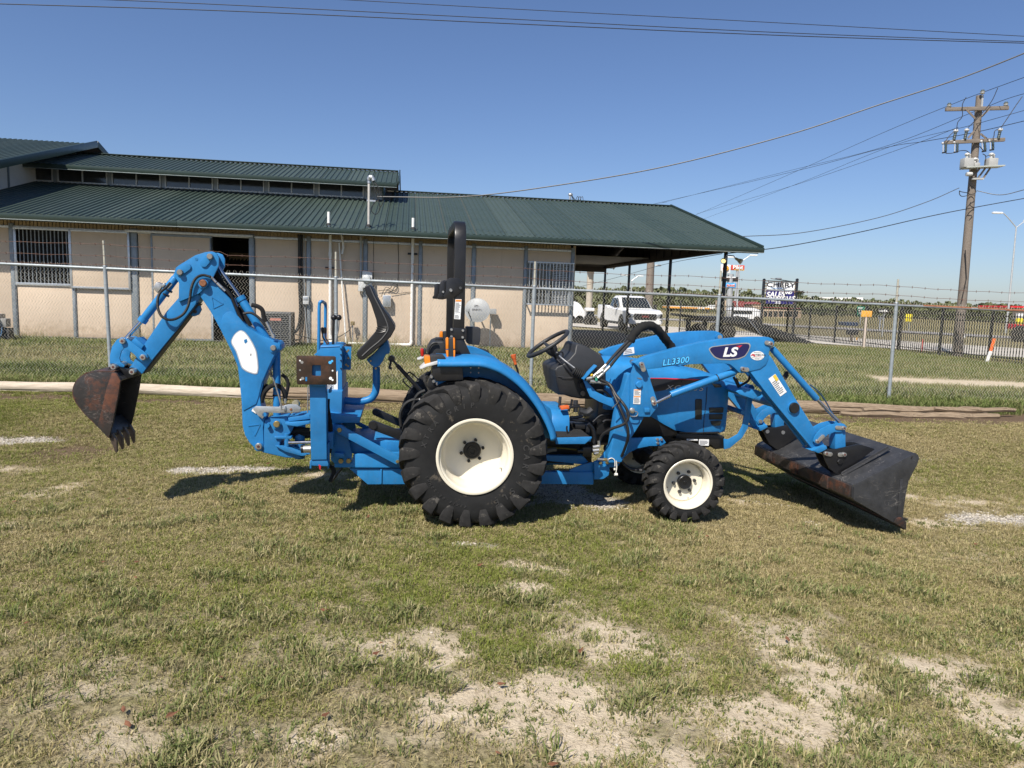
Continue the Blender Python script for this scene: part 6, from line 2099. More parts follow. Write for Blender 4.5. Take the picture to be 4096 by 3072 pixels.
# bucket
DB = empty('backhoe_bucket')
DB.parent = tr
HWB = .205
bprof = [ty('A', p, -HWB) for p in [(345, 893), (190, 897), (140, 914), (104, 945), (80, 985), (73, 1030), (90, 1088), (150, 1166), (236, 1250), (312, 1328)]]
shell([tuple(v)[:2] for v in smooth_path([(a, b_, 0) for a, b_ in bprof], 3)], -.008, -HWB, HWB).build('bucket_shell', bucket_rust, DB, smooth=40)
for s in (-1, 1):
    prism('side_plate', 'A', [(345, 893), (190, 896), (140, 913), (104, 944), (79, 985), (72, 1030), (89, 1089), (150, 1167), (236, 1251), (314, 1330), (340, 1230), (378, 1040), (392, 948), (364, 898)], s * (HWB + .007), s * HWB, bucket_side, DB, fit=-HWB, bevel=.002)
prism('wear_plate', 'A', [(335, 897), (360, 900), (388, 950), (374, 1042), (336, 1232), (314, 1322), (240, 1244), (278, 1080), (296, 1000), (330, 900)], -HWB - .013, -HWB - .0072, bucket_rust, DB, fit=-HWB, bevel=.002)
prism('lip', 'A', [(232, 1248), (314, 1332), (320, 1310), (248, 1232)], -HWB, HWB, bucket_black, DB, fit=-HWB, bevel=.002)
prism('top_bar', 'A', [(335, 897), (390, 945), (378, 955), (325, 905)], -HWB, HWB, bucket_black, DB, fit=-HWB, bevel=.002)
for k, yy in enumerate((-.175, -.06, .06, .175)):
    prism('tooth', 'A', [(285, 1290), (326, 1304), (354, 1350), (356, 1425), (348, 1436), (332, 1400), (308, 1340)], yy - .016, yy + .016, mat('tooth_steel', (.10, .075, .06), .5, metal=.5, var=.3, vs=20), DB, fit=-HWB, bevel=.005)
for yy in (-.09, .07):
    prism('bucket_ear', 'A', [(288, 892), (318, 850), (335, 836), (358, 842), (385, 862), (432, 872), (452, 862), (488, 872), (522, 906), (500, 915), (395, 948), (362, 900)], yy, yy + .02, black, DB, fit=-.09, bevel=.004)
# swing casting and king post
cast = prism('swing_casting', 'A', [(1340, 1215), (1385, 1196), (1490, 1188), (1500, 1215), (1542, 1246), (1518, 1290), (1500, 1322), (1445, 1352), (1440, 1396), (1500, 1416), (1560, 1440), (1597, 1466), (1480, 1462), (1322, 1426), (1338, 1370), (1335, 1290)], -.10, .10, blue_worn, tr, bevel=.01, seg=3)
pin('A', (1420, 1241), -.135, .026, cast, brass, False, .13)
MB().lathe([(0, 0), (.035, 0), (.035, .02)], pl('A', (1421, 1243), -.115), (0, 1, 0), 24).build('boss', blue, cast)
for p_ in ((1340, 1175), (1360, 1250)):
    MB().lathe([(0, 0), (.016, 0), (.016, .06)], pl('A', p_, -.135), (0, 1, 0), 18).build('stub', blue, cast)
for pts, yy in (([(1495, 1195), (1640, 1175), (1645, 1205), (1500, 1222)], .12), ([(1480, 1225), (1645, 1215), (1645, 1232), (1560, 1250), (1480, 1240)], .15), ([(1405, 1322), (1520, 1320), (1520, 1338), (1410, 1336)], .12), ([(1410, 1380), (1520, 1395), (1600, 1430), (1640, 1440), (1590, 1450), (1480, 1420)], .13)):
    prism('swing_bracket', 'A', pts, -yy, yy, blue_worn, tr, bevel=.005, fit=-.12)
MB().cyl(pl('A', (1575, 1170), 0), pl('A', (1575, 1260), 0), .045, 20).build('king_pin', blue_worn, tr)
MB().cyl(pl('A', (1575, 1300), 0), pl('A', (1575, 1465), 0), .04, 20).build('king_pin', blue_worn, tr)
MB().cyl(pl('A', (1490, 1300), -.1), pl('A', (1490, 1390), -.1), .02, 16).build('swing_pin', blue_worn, tr)
MB().cyl(pl('A', (1500, 1362), -.12), pl('A', (1660, 1358), -.12), .014, 16).build('swing_rod', chrome, tr)
MB().cyl(pl('A', (1590, 1405), -.2), pl('A', (1650, 1403), -.2), .029, 20).build('swing_cylinder', zinc, tr)
MB().cyl(pl('A', (1584, 1405), -.2), pl('A', (1600, 1404), -.2), .0305, 20).build('swing_seal', black, tr)
for k, pp in enumerate(([(1520, 1290), (1560, 1275), (1640, 1280)], [(1510, 1305), (1570, 1300), (1650, 1300)], [(1530, 1320), (1590, 1318), (1650, 1312)], [(1440, 1430), (1500, 1425), (1560, 1440)])):
    path_tube('hose_sleeve', 'A', pp, -.05 + .03 * k, .021, sleeve_m, tr)
# transport lock with lever and winch
lk = prism('lock_plate', 'A', [(1262, 1138), (1284, 1119), (1440, 1124), (1500, 1106), (1555, 1108), (1582, 1130), (1572, 1160), (1450, 1166), (1338, 1160), (1336, 1190), (1326, 1203), (1300, 1184)], -.135, -.127, galv, tr, bevel=.002)
prism('lock_bracket', 'A', [(1438, 1118), (1480, 1118), (1480, 1162), (1438, 1162)], -.15, -.136, galv, lk, bevel=.002)
MB().lathe([(0, 0), (.024, 0), (.03, .01), (.03, .05), (.024, .06), (0, .06)], pl('A', (1545, 1108), -.12), (0, 1, 0), 24).build('spool', mat('spool', (.35, .32, .22), .5, metal=.5), lk)
pin('A', (1516, 1142), -.14, .011, lk, MATS['pin_copper'], False, -.12)
bolt('A', (1470, 1140), -.15, .008, lk, zinc)
lvr = path_tube('lock_lever', 'A', [(1382, 905), (1405, 955), (1435, 1050), (1450, 1110), (1455, 1140)], -.15, .006, zinc, tr, n=8)
path_tube('grip', 'A', [(1374, 880), (1380, 900), (1390, 925)], -.15, [.010] * 3 + [.012] * 4 + [.009] * 4, plastic, lvr, n=10)
decal('warning_tag', 'A', [(1255, 1150), (1266, 1130), (1286, 1170)], -BW - .007, white_dec, boom)
# hoses along the boom
for pp, yy, r_, m_ in (([(985, 262), (930, 250), (885, 272), (858, 325), (846, 400), (832, 458), (802, 508), (750, 540), (700, 545), (656, 520), (634, 470), (632, 410), (650, 365), (688, 332), (716, 300)], -.125, .0095, 'spiral'),
                       ([(1000, 215), (1050, 300), (1105, 385), (1140, 470), (1170, 508), (1205, 530), (1240, 590)], .02, .026, sleeve_m), ([(1040, 330), (1090, 360), (1135, 440), (1160, 500), (1190, 560)], -.05, .018, sleeve_m),
                       ([(1255, 448), (1290, 455), (1325, 480), (1340, 540), (1362, 580)], -.03, .017, sleeve_m), ([(1200, 505), (1250, 500), (1300, 530), (1345, 580), (1370, 610)], -.09, .010, hose_m),
                       ([(1320, 1095), (1332, 1040), (1370, 995), (1410, 980), (1450, 995), (1472, 1030), (1478, 1085)], -.06, .018, sleeve_m), ([(1325, 1060), (1345, 1010), (1365, 980)], -.02, .022, sleeve_m),
                       ([(1455, 910), (1485, 935), (1498, 975), (1488, 1030), (1478, 1075)], .03, .014, sleeve_m), ([(1150, 470), (1190, 490), (1215, 560), (1225, 600)], .05, .02, sleeve_m)):
    if m_ == 'spiral':
        q = smooth_path([pl('A', p, yy) for p in pp], 14)
        MB().tube(q, [r_ * (1.14 if i % 2 else .92) for i in range(len(q))], 10).build('hose', hose_m, tr)
    else:
        path_tube('hose', 'A', pp, yy, r_, m_, tr)
for (a, b_, r_) in (((985, 262), (1020, 298), .010), ((1025, 302), (1060, 335), .011), ((1060, 335), (1080, 355), .009), ((1352, 560), (1372, 600), .011), ((1372, 600), (1395, 650), .010), ((1395, 640), (1402, 665), .016), ((1478, 1070), (1478, 1100), .010)):
    MB().cyl(pl('A', a, -.10), pl('A', b_, -.10), r_, 12).build('fitting', zinc, tr)
prism('port_block', 'A', [(598, 338), (622, 295), (668, 312), (640, 355), (628, 368)], -.02, .05, zinc, tr, bevel=.004)
prism('port_block', 'A', [(655, 318), (672, 300), (684, 312), (664, 334)], -.03, .03, zinc, tr, bevel=.004)
# stabiliser: leg and rusted pad
sl_ = prism('stabiliser_leg', 'G', [(560, 690), (716, 690), (722, 820), (728, 1395), (578, 1398), (566, 820)], -.62, -.50, blue_worn, tr, bevel=.006)
prism('leg_end', 'G', [(580, 1399), (728, 1396), (742, 1440), (738, 1462), (580, 1455)], -.61, -.51, blue_worn, sl_, fit=-.62)
prism('leg_lug', 'G', [(562, 1420), (578, 1412), (580, 1485), (562, 1488)], -.60, -.52, blue_worn, sl_, fit=-.62)
prism('red_tag', 'G', [(650, 1440), (672, 1452), (668, 1495), (656, 1480)], -.63, -.628, mat('red_tag', (.5, .02, .03), .5), sl_, bevel=0)
for pts in ([(742, 740), (770, 700), (770, 760), (745, 765)], [(722, 1255), (752, 1230), (748, 1475), (735, 1490)]):
    prism('leg_hinge', 'G', pts, -.58, -.52, blue_worn, sl_, fit=-.58)
py_ = -.69
outer = [ty('G', p, py_) for p in [(437, 418), (450, 410), (800, 415), (813, 425), (821, 672), (808, 685), (455, 682), (443, 670)]]
inn = [ty('G', p, py_) for p in [(588, 505), (594, 499), (666, 499), (672, 506), (672, 595), (665, 601), (594, 599), (588, 592)]]
pad = MB()
n_ = 8
vs = [(x_, py_, z_) for x_, z_ in outer] + [(x_, py_, z_) for x_, z_ in inn]
vs += [(x_, y_ + .012, z_) for x_, y_, z_ in vs]
fs = []
for i in range(8):
    j = (i + 1) % 8
    fs += [(i, j, 8 + j, 8 + i), (16 + j, 16 + i, 24 + i, 24 + j), (j, i, 16 + i, 16 + j), (8 + i, 8 + j, 24 + j, 24 + i)]
pad.add(vs, fs)
pdo = pad.build('stabiliser_pad', pad_rust, tr, bevel=.002)
for (p_, r_, m_) in (((493, 472), .010, zinc), ((474, 456), .006, white_dec), ((759, 474), .011, cyan_dec), ((778, 460), .008, cyan_dec), ((474, 546), .006, zinc), ((783, 551), .006, white_dec), ((499, 625), .011, zinc), ((479, 637), .006, white_dec), ((764, 624), .011, white_dec), ((783, 640), .007, white_dec)):
    MB().lathe([(0, -.0008), (r_, -.0008), (r_, .001)], pl('G', p_, py_), (0, 1, 0), 14).build('pad_hole', m_, pdo)
prism('pad_tongue', 'G', [(560, 470), (700, 470), (720, 700), (560, 700)], -.66, -.56, blue_worn, sl_, fit=-.66)
decal('pad_paint', 'G', [(525, 612), (542, 612), (542, 650), (525, 650)], py_, blue, pdo)
# far stabiliser
xs_, zs_ = ty('G', (640, 690), -.62)
far_leg = prism('stabiliser_leg', 'G', [(560, 690), (716, 690), (722, 820), (728, 1395), (578, 1398), (566, 820)], .50, .62, blue_worn, tr, bevel=.006, fit=-.62)
MB().box(xs_ - .14, xs_ + .14, .68, .692, 1.0, 1.19).build('stabiliser_pad', pad_rust, tr)
# rear frame
tower = prism('control_tower', 'G', [(602, 405), (640, 372), (666, 345), (668, 312), (850, 312), (872, 325), (874, 740), (868, 780), (756, 952), (742, 950), (722, 700), (720, 420)], -.21, .21, blue, tr, bevel=.006)
label_sheet('G', [(722, 690), (832, 550), (832, 735), (728, 735)], -.212, tower, None, 5, 'operating_label')
prism('tower_top', 'G', [(668, 316), (845, 316), (850, 322), (668, 330)], -.215, .215, mat('tower_lip', (.10, .30, .62), .4), tower, bevel=.001)
for p_ in ((862, 345), (862, 400), (862, 455), (862, 530)):
    bolt('G', p_, -.212, .006, tower, black, .006)
prism('latch_plate', 'G', [(878, 322), (962, 325), (956, 535), (945, 545), (880, 540), (890, 460), (878, 420)], -.04, -.025, blue, tr, bevel=.004)
for p_ in ((932, 358), (918, 370), (932, 432), (912, 495), (930, 508)):
    MB().lathe([(0, -.001), (.008, -.001), (.008, .002)], pl('G', p_, -.041), (0, 1, 0), 12).build('hole', brass, tr)
MB().cyl(pl('G', (906, 400), -.12), pl('G', (906, 445), -.12), .014, 12).build('latch_pin', blue, tr)
hl = [pl('B', (187, 862), -.19), pl('B', (190, 700), -.19), pl('B', (192, 560), -.19), pl('B', (205, 538), -.16), pl('B', (222, 545), .15), pl('B', (229, 565), .19), pl('B', (228, 700), .19), pl('B', (226, 800), .19)]
MB().tube(smooth_path(hl, 5), .0125, 12).build('grab_handle', blue, tr)
for (kx, ky, bx, by, yy) in ((795, 48, 788, 322, -.1), (843, 48, 805, 318, .06)):
    path_tube('control_lever', 'G', [(kx, ky + 10), (kx - 4, 150), (bx, by)], yy, .006 if kx > 800 else .010, zinc if kx > 800 else black, tr, n=8)
    MB().ball(pl('G', (kx, ky), yy), .023, 10).build('lever_knob', black, tr)
for (kx, yy) in ((690, -.15), (712, -.06)):
    path_tube('control_lever', 'G', [(kx, 190), (kx + 2, 235), (kx + 30, 280), (742, 318)], yy, .006, mat('lever_brown', (.10, .06, .045), .5, metal=.5), tr, n=8)
    path_tube('lever_grip', 'G', [(kx - 4, 140), (kx - 2, 165), (kx, 200)], yy, [.008] * 2 + [.013] * 6 + [.010] * 3, black, tr, n=10)
seat_o = prism('backhoe_seat', 'B', [(465, 452), (472, 440), (492, 436), (506, 446), (530, 500), (566, 566), (612, 628), (646, 682), (650, 702), (622, 752), (586, 786), (470, 882), (450, 892), (428, 882), (416, 862), (420, 838), (468, 792), (528, 722), (542, 695), (536, 650), (502, 545), (474, 490)], -.225, .225, vinyl, tr, bevel=.03, seg=4)
path_tube('piping', 'B', [(497, 446), (522, 505), (556, 572), (590, 640), (606, 690), (600, 720), (560, 770), (500, 820), (450, 866)], -.2265, .0045, mat('seat_piping', (.09, .09, .09), .6), seat_o, n=8)
for k in range(4):
    path_tube('seat_crease', 'B', [(528 + 4 * k, 722 - 14 * k), (560 + 4 * k, 724 - 12 * k), (592 + 3 * k, 715 - 9 * k)], -.2262, .0035, vinyl, seat_o, n=6)
prism('seat_bracket', 'G', [(1105, 452), (1170, 400), (1270, 290), (1296, 262), (1312, 290), (1327, 352), (1322, 388), (1290, 396), (1260, 460), (1228, 505), (1185, 522), (1150, 500)], -.11, .11, blue, tr, bevel=.004)
bolt('G', (1145, 458), -.112, .008, tr, brass)
bolt('G', (1193, 530), -.08, .010, tr, brass)
path_tube('seat_post', 'G', [(1197, 515), (1199, 600), (1198, 690), (1186, 762), (1145, 815), (1080, 838), (1000, 843), (930, 838), (865, 832)], 0.0, .0295, blue, tr, n=18)
prism('seat_mount', 'G', [(840, 760), (872, 735), (880, 750), (872, 870), (835, 960), (830, 850)], -.18, .18, blue, tr, bevel=.004)
# platform and frame plates
prism('foot_platform', 'G', [(745, 950), (840, 965), (1045, 992), (1038, 1046), (770, 1048)], -.36, .36, blue, tr, bevel=.004)
prism('platform_guard', 'G', [(880, 872), (1070, 922), (1050, 985), (850, 940)], .12, .40, blue, tr, bevel=.003, fit=.12)
fpz = ty('G', (1045, 992), -.36)
fp0 = ty('G', (760, 955), -.36)
prism('side_frame', 'G', [(768, 1062), (850, 1066), (884, 1072), (906, 1092), (966, 1340), (964, 1420), (940, 1430), (800, 1432), (766, 1400)], -.37, -.345, blue_worn, tr, bevel=.004)
prism('side_frame', 'G', [(768, 1062), (850, 1066), (884, 1072), (906, 1092), (966, 1340), (964, 1420), (940, 1430), (800, 1432), (766, 1400)], .345, .37, blue_worn, tr, bevel=.004, fit=-.37)
prism('mount_tray', 'G', [(795, 1345), (800, 1330), (895, 1340), (888, 1378), (800, 1376)], -.42, -.37, blue, tr, bevel=.003)
dbz = ty('G', (848, 1113), -.42)
tab('brace', 'G', (850, 1110), (1395, 1400), .033, -.42, -.405, blue, tr, bevel=.004)
bolt('G', (848, 1113), -.42, .019, tr, brass)
bolt('G', (1398, 1412), -.42, .014, tr, brass)
for p_ in ((862, 1406), (936, 1405)):
    bolt('G', p_, -.372, .021, tr, brass)
bolt('G', (791, 1252), -.372, .009, tr, zinc)
prism('main_beam', 'G', [(800, 1432), (966, 1420), (985, 1345), (1100, 1338), (1420, 1332), (1420, 1472), (800, 1470)], -.36, -.30, blue, tr, bevel=.005)
prism('main_beam', 'G', [(800, 1432), (966, 1420), (985, 1345), (1100, 1338), (1420, 1332), (1420, 1472), (800, 1470)], .30, .36, blue, tr, bevel=.005, fit=-.36)
prism('rear_crossbox', 'G', [(930, 1222), (1420, 1222), (1420, 1335), (940, 1338)], -.28, .28, blue, tr, bevel=.005)
prism('subframe', 'G', [(940, 1478), (1620, 1482), (1620, 1628), (1115, 1630)], -.34, .34, blue, tr, bevel=.004)
prism('subframe_rib', 'G', [(1237, 1485), (1250, 1485), (1248, 1622), (1238, 1622)], -.352, -.34, blue, tr, bevel=.002)
prism('brace', 'G', [(985, 1050), (1040, 1040), (1370, 1215), (1265, 1215)], .30, .32, blue, tr, bevel=.004, fit=.30)
MB().box(-1.14, -1.02, -.52, .52, .50, .62).build('stabiliser_beam', blue_worn, tr, bevel=.006)
MB().box(-1.12, -.98, -.3, .3, .62, .9).build('rear_panel', blue_worn, tr, bevel=.01)
for k, pp in enumerate(([(735, 980), (755, 1050), (760, 1200), (745, 1330)], [(740, 1440), (790, 1500), (760, 1600)], [(740, 820), (738, 900), (752, 990)])):
    path_tube('hose', 'G', pp, -.46, .014 if k else .02, sleeve_m, tr)
path_tube('hanging_strap', 'G', [(790, 1450), (800, 1520), (770, 1600), (830, 1520), (870, 1475)], -.3, .012, black, tr, n=8)
MB().cyl(pl('G', (550, 690), -.3), pl('G', (546, 950), -.3), .0045, 8).build('control_rod', zinc, tr)
# three-point arms
for (a, b_, wd_, yy) in (((1190, 945), (1480, 1075), .030, .28), ((1166, 1070), (1470, 1185), .036, -.26)):
    o_ = tab('lift_arm', 'G', a, b_, wd_, yy, yy + .03, black, tr, bevel=.005)
    MB().lathe([(wd_ * .5, -.012), (wd_ * .85, -.012), (wd_ * .9, .0)], pl('G', a, yy), (0, 1, 0), 20).build('ball_ring', black, o_)
    MB().lathe([(0, -.006), (wd_ * .4, -.006), (wd_ * .4, .002)], pl('G', (a[0] + 3, a[1] - 2), yy - .002), (0, 1, 0), 16).build('ball', brass, o_)
# top link
tlk = path_tube('top_link', 'G', [(1395, 500), (1640, 765)], 0.0, .0165, black, tr, smooth=False, n=14)
path_tube('link_screw', 'G', [(1345, 440), (1400, 505)], 0.0, .010, mat('screw', (.06, .06, .06), .4, metal=.6), tlk, smooth=False)
MB().lathe([(0, -.03), (.024, -.03), (.028, 0), (.024, .03), (0, .03)], pl('G', (1343, 438), 0.0), (0, 1, 0), 18).build('link_eye', black, tlk)
path_tube('link_pin', 'G', [(1340, 445), (1330, 490), (1322, 525), (1345, 530)], -.03, .009, mat('screw', (.06, .06, .06), .4), tlk, n=8)
for sg_, yy in ((1, -.03), (-1, .03)):
    path_tube('link_handle', 'G', [(1470, 590), (1490, 580), (1520, 570), (1600, 640), (1580, 655)] if sg_ < 0 else [(1475, 620), (1455, 635), (1460, 660), (1520, 715), (1545, 705)], yy, .006, black, tlk, n=8)
MB().cyl(pl('G', (1630, 760), 0), pl('G', (1665, 795), 0), .010, 10).build('link_end', brass, tlk)
for pp in ([(1660, 740), (1600, 770), (1560, 830), (1535, 940)], [(1600, 825), (1540, 830), (1470, 870), (1425, 960), (1430, 1080)]):
    path_tube('hose', 'G', pp, -.2, .013, hose_m, tr)
for (a, b_) in (((1600, 825), (1640, 825)),):
    MB().cyl(pl('G', a, -.2), pl('G', b_, -.2), .012, 10).build('fitting', zinc, tr)
for k, (a, b_) in enumerate((((320, 480), (350, 520)), ((325, 540), (380, 520)), ((340, 500), (400, 545)), ((300, 560), (360, 590)))):
    pass
prism('remote_valve', 'C', [(300, 560), (330, 490), (350, 470), (370, 540), (400, 540), (380, 580), (330, 600)], -.3, -.15, black, tr, bevel=.01)
for p_ in ((335, 490), (352, 525), (380, 545)):
    MB().lathe([(0, -.02), (.010, -.02), (.013, -.014), (.013, 0)], pl('C', p_, -.30), (0, 1, 0), 12).build('coupler', zinc, tr)
# ------------------------------------------------------------------ chain link fence with barbed wire
FD = Vector((1, .06, 0)).normalized()
def fence_y(x):
    return 12.45 + .06 * x
def fz(x, k=0.0):
    return -.012 * x
fen_o = empty('chain_link_fence', (0, 12.45, 0))
fen_o.rotation_euler = (0, 0, math.atan(.06))
tag(fen_o, 'galvanised chain link fence with three barbed wire strands behind the timber', 'fence')
galv_wire = mat('galvanised_wire', (.66, .62, .50), .55, metal=.1, var=.15, vs=20)
galv_post = mat('galvanised_post', (.32, .355, .37), .5, metal=.3, var=.15, vs=12, wear=(.30, .31, .31), wear_amt=.62, wear_scale=10)
rusty_wire = mat('rusty_wire', (.16, .085, .06), .8, var=.3, vs=30)
rail_rust = mat('rail_rust', (.25, .10, .05), .8, var=.3, vs=20)
POSTS = [(-10.4, 0), (-6.86, -.055), (-3.06, -.02), (.33, .004), (3.62, .0), (6.90, -.045), (10.1, 0)]
for (x, lean) in POSTS:
    b_ = MB()
    zr = 1.87 + fz(x)
    b_.tube([(x, 0, -.3), (x + lean * .8, 0, zr + .03)], .031, 14)
    b_.tube([(x + lean * .8, 0, zr + .03), (x + lean * .8, 0, zr + .05)], [.036, .03], 14)
    o = b_.build('post', galv_post, fen_o)
    MB().tube([(x + lean * .8, 0, zr), (x + lean, 0, zr + .46)], [.021, .017], 10).build('barb_arm', mat('post_worn', (.46, .44, .36), .6, metal=.3, var=.2, vs=20), o)
    for k in range(5):
        z_ = .25 + .36 * k
        MB().lathe([(.034, -.006), (.036, 0), (.034, .006)], (x + lean * .8 * (z_ + .3) / (zr + .3), 0, z_), (0, 0, 1), 14).build('tie_band', galv_post, o)
for i in range(len(POSTS) - 1):
    x0, x1 = POSTS[i][0] + POSTS[i][1] * .8, POSTS[i + 1][0] + POSTS[i + 1][1] * .8
    z0, z1 = 1.87 + fz(x0), 1.87 + fz(x1)
    o = MB().tube([(x0, -.0, z0), (x1, 0, z1)], .0235, 12).build('top_rail', galv_post, fen_o)
    xm = x0 + (x1 - x0) * .45
    zm = z0 + (z1 - z0) * .45
    MB().tube([(xm - .06, 0, zm + .0007), (xm + .06, 0, zm - .0007)], .026, 12).build('rail_sleeve', galv_post, o)
    if i == 5:
        MB().tube([(x0 + .5, 0, z0 + .006 - .006), (x1, 0, z1)], .0242, 12).build('rust_patch', rail_rust, o)
# woven mesh per bay: zigzag wires
cw, chh = .054, .054
for i in range(len(POSTS) - 1):
    x0, x1 = POSTS[i][0], POSTS[i + 1][0]
    k0, k1 = math.ceil(x0 / cw), math.floor(x1 / cw)
    vs, fs = [], []
    r_ = .0034
    for k in range(k0, k1):
        zt = 1.87 + fz(k * cw)
        nseg = int((zt + .01) / chh)
        ztop = zt + .0
        pts = []
        jit = (fbm(np.array([k * .13]), np.array([i * 3.0]), 1.0, 7, 2)[0] - .5) * .02
        for j in range(nseg + 1):
            pts.append(((k + (j % 2)) * cw, jit * .5 + (.004 if j % 2 else -.004), ztop - j * chh))
        # twisted barb on top
        pts = [(pts[0][0] + (cw * .42 if k % 2 else -cw * .1), 0, ztop + .065), (pts[0][0] + cw * .15, 0, ztop + .03)] + pts
        o_ = len(vs)
        for (a, b_, c_) in pts:
            for q in range(3):
                an = 2.094 * q + .5
                vs.append((a + r_ * math.cos(an), b_ + r_ * math.sin(an), c_))
        for j in range(len(pts) - 1):
            for q in range(3):
                q2 = (q + 1) % 3
                fs.append((o_ + j * 3 + q, o_ + j * 3 + q2, o_ + (j + 1) * 3 + q2, o_ + (j + 1) * 3 + q))
    me_ = bpy.data.meshes.new('wire_mesh')
    me_.from_pydata(vs, [], fs)
    me_.polygons.foreach_set('use_smooth', [True] * len(fs))
    me_.materials.append(galv_wire)
    tag(link('wire_mesh', me_, fen_o), kind='stuff')
# barbed wire strands
for s_, dz in enumerate((.34, .18, .03)):
    b_ = MB()
    pts = []
    for k in range(int(20.5 / .12)):
        x = -10.4 + k * .12
        base = 1.87 + fz(x) + dz + (.06 if x < -5 else 0) * (1 if s_ == 0 else .5)
        tt = (x + 10.4) / 3.4 % 1
        pts.append((x, -.018, base - .03 * math.sin(math.pi * tt) + .004 * math.sin(x * 9)))
    b_.tube(pts, .0036, 5)
    for k in range(4, len(pts), 2):
        x, y_, z_ = pts[k]
        b_.tube([(x - .006, y_, z_ - .022), (x + .006, y_, z_ + .022)], .0028, 4)
        b_.tube([(x - .012, y_ - .01, z_ + .016), (x + .01, y_ + .01, z_ - .018)], .0028, 4)
    b_.build('barbed_wire', rusty_wire, fen_o, fix=False, smooth=0)

# ------------------------------------------------------------------ timbers lying along the fence
def wood(name, lo, hi, dark):
    m, t, b = new_mat(name)
    p = pos(t)
    g = noise(t, stretch(t, p, (1.2, 26, 26)), 3.0, 8, .7)
    c = mixcol(t, lo, hi, ramp(t, g, .3, .68))
    c = mixcol(t, c, dark, ramp(t, noise(t, stretch(t, p, (.9, 40, 40)), 2.2, 6, .8), .58, .66))
    t.links.new(c, b.inputs['Base Color'])
    b.inputs['Roughness'].default_value = .92
    b.inputs['Specular IOR Level'].default_value = .15
    bn = N_(t, 'ShaderNodeBump', i_Strength=.9, i_Distance=.012)
    t.links.new(g, bn.inputs['Height'])
    t.links.new(bn.outputs[0], b.inputs['Normal'])
    return m
wood_pale = wood('timber_bleached', (.36, .29, .21), (.66, .58, .47), (.12, .085, .06))
wood_brown = wood('timber_weathered', (.15, .105, .068), (.36, .28, .195), (.06, .042, .03))
wood_pole = wood('pole_wood', (.13, .105, .085), (.29, .25, .21), (.05, .037, .03))

def log(name, p0, p1, r0, r1, m, label, seed, rot_end=False):
    p0, p1 = Vector(p0), Vector(p1)
    d_ = (p1 - p0)
    L_ = d_.length
    d_.normalize()
    sd_ = d_.cross(Vector((0, 0, 1))).normalized()
    up_ = sd_.cross(d_)
    nr, ns = 70, 36
    vs, fs = [], []
    for i in range(nr + 1):
        t_ = i / nr
        rad = r0 + (r1 - r0) * t_
        c_ = p0 + d_ * (L_ * t_) + sd_ * (.03 * math.sin(t_ * 5 + seed)) + up_ * (.012 * math.sin(t_ * 11 + seed))
        for k in range(ns):
            a = 2 * math.pi * k / ns
            nz = fbm(np.array([t_ * L_ * .7 + seed]), np.array([a * 3.2 + seed * 3]), 1.0, 9, 3)[0] - .5
            crack = 1.0 if vnoise(np.array([t_ * L_ * .55]), np.array([k * 1.9 + seed]), 5)[0] > .74 else 0.0
            r_ = rad * (1 + .16 * nz - .16 * crack)
            if rot_end and t_ > .62:
                e_ = (t_ - .62) / .38
                g = vnoise(np.array([t_ * 3.0]), np.array([k * .55 + 3]), 31)[0]
                r_ *= max(.04, 1 - 1.25 * e_ * g) if math.sin(a) > -.3 else 1 - .5 * e_ * g
            vs.append(c_ + (sd_ * math.cos(a) + up_ * math.sin(a)) * r_)
    for i in range(nr):
        for k in range(ns):
            k2 = (k + 1) % ns
            fs.append((i * ns + k, i * ns + k2, (i + 1) * ns + k2, (i + 1) * ns + k))
    fs += [tuple(range(ns - 1, -1, -1)), tuple(range(nr * ns, nr * ns + ns))]
    o_ = MB().add(vs, fs).build(name, m, smooth=45)
    return tag(o_, label, 'log', 'timbers lying along the fence')
log('timber_log', (-9.6, 10.88, .075), (-3.9, 10.84, .09), .078, .092, wood_pale, 'bleached grey timber log on the ground behind the backhoe bucket', 1)
log('timber_log', (-3.85, 10.88, .10), (.2, 10.98, .10), .105, .11, wood_brown, 'brown weathered timber log on the ground behind the tractor rear wheel', 4)
rl = log('timber_log', (.25, 11.0, .10), (7.75, 11.52, .075), .115, .095, wood_brown, 'split and rotting timber log on the ground behind the loader bucket', 7, True)
for k, (x0, y0, z0, x1, y1, z1, w_) in enumerate(((5.6, 11.2, .10, 8.0, 11.5, .13, .05), (6.2, 11.22, .04, 7.9, 11.42, .03, .06), (6.8, 11.3, .14, 8.3, 11.62, .12, .045), (5.2, 11.1, .05, 7.3, 11.3, .015, .05))):
    n_ = 9
    pts = []
    for i in range(n_):
        t_ = i / (n_ - 1)
        pts.append(((x0 + (x1 - x0) * t_, y0 + (y1 - y0) * t_ + .02 * math.sin(i * 2.1 + k), z0 + (z1 - z0) * t_ + .012 * math.sin(i * 1.7 + k))))
    MB().tube(pts, [w_ * (.5 + .5 * math.sin(.4 + 2.4 * i / n_)) for i in range(n_)], 6).build('splinter', wood_brown, rl, smooth=25)

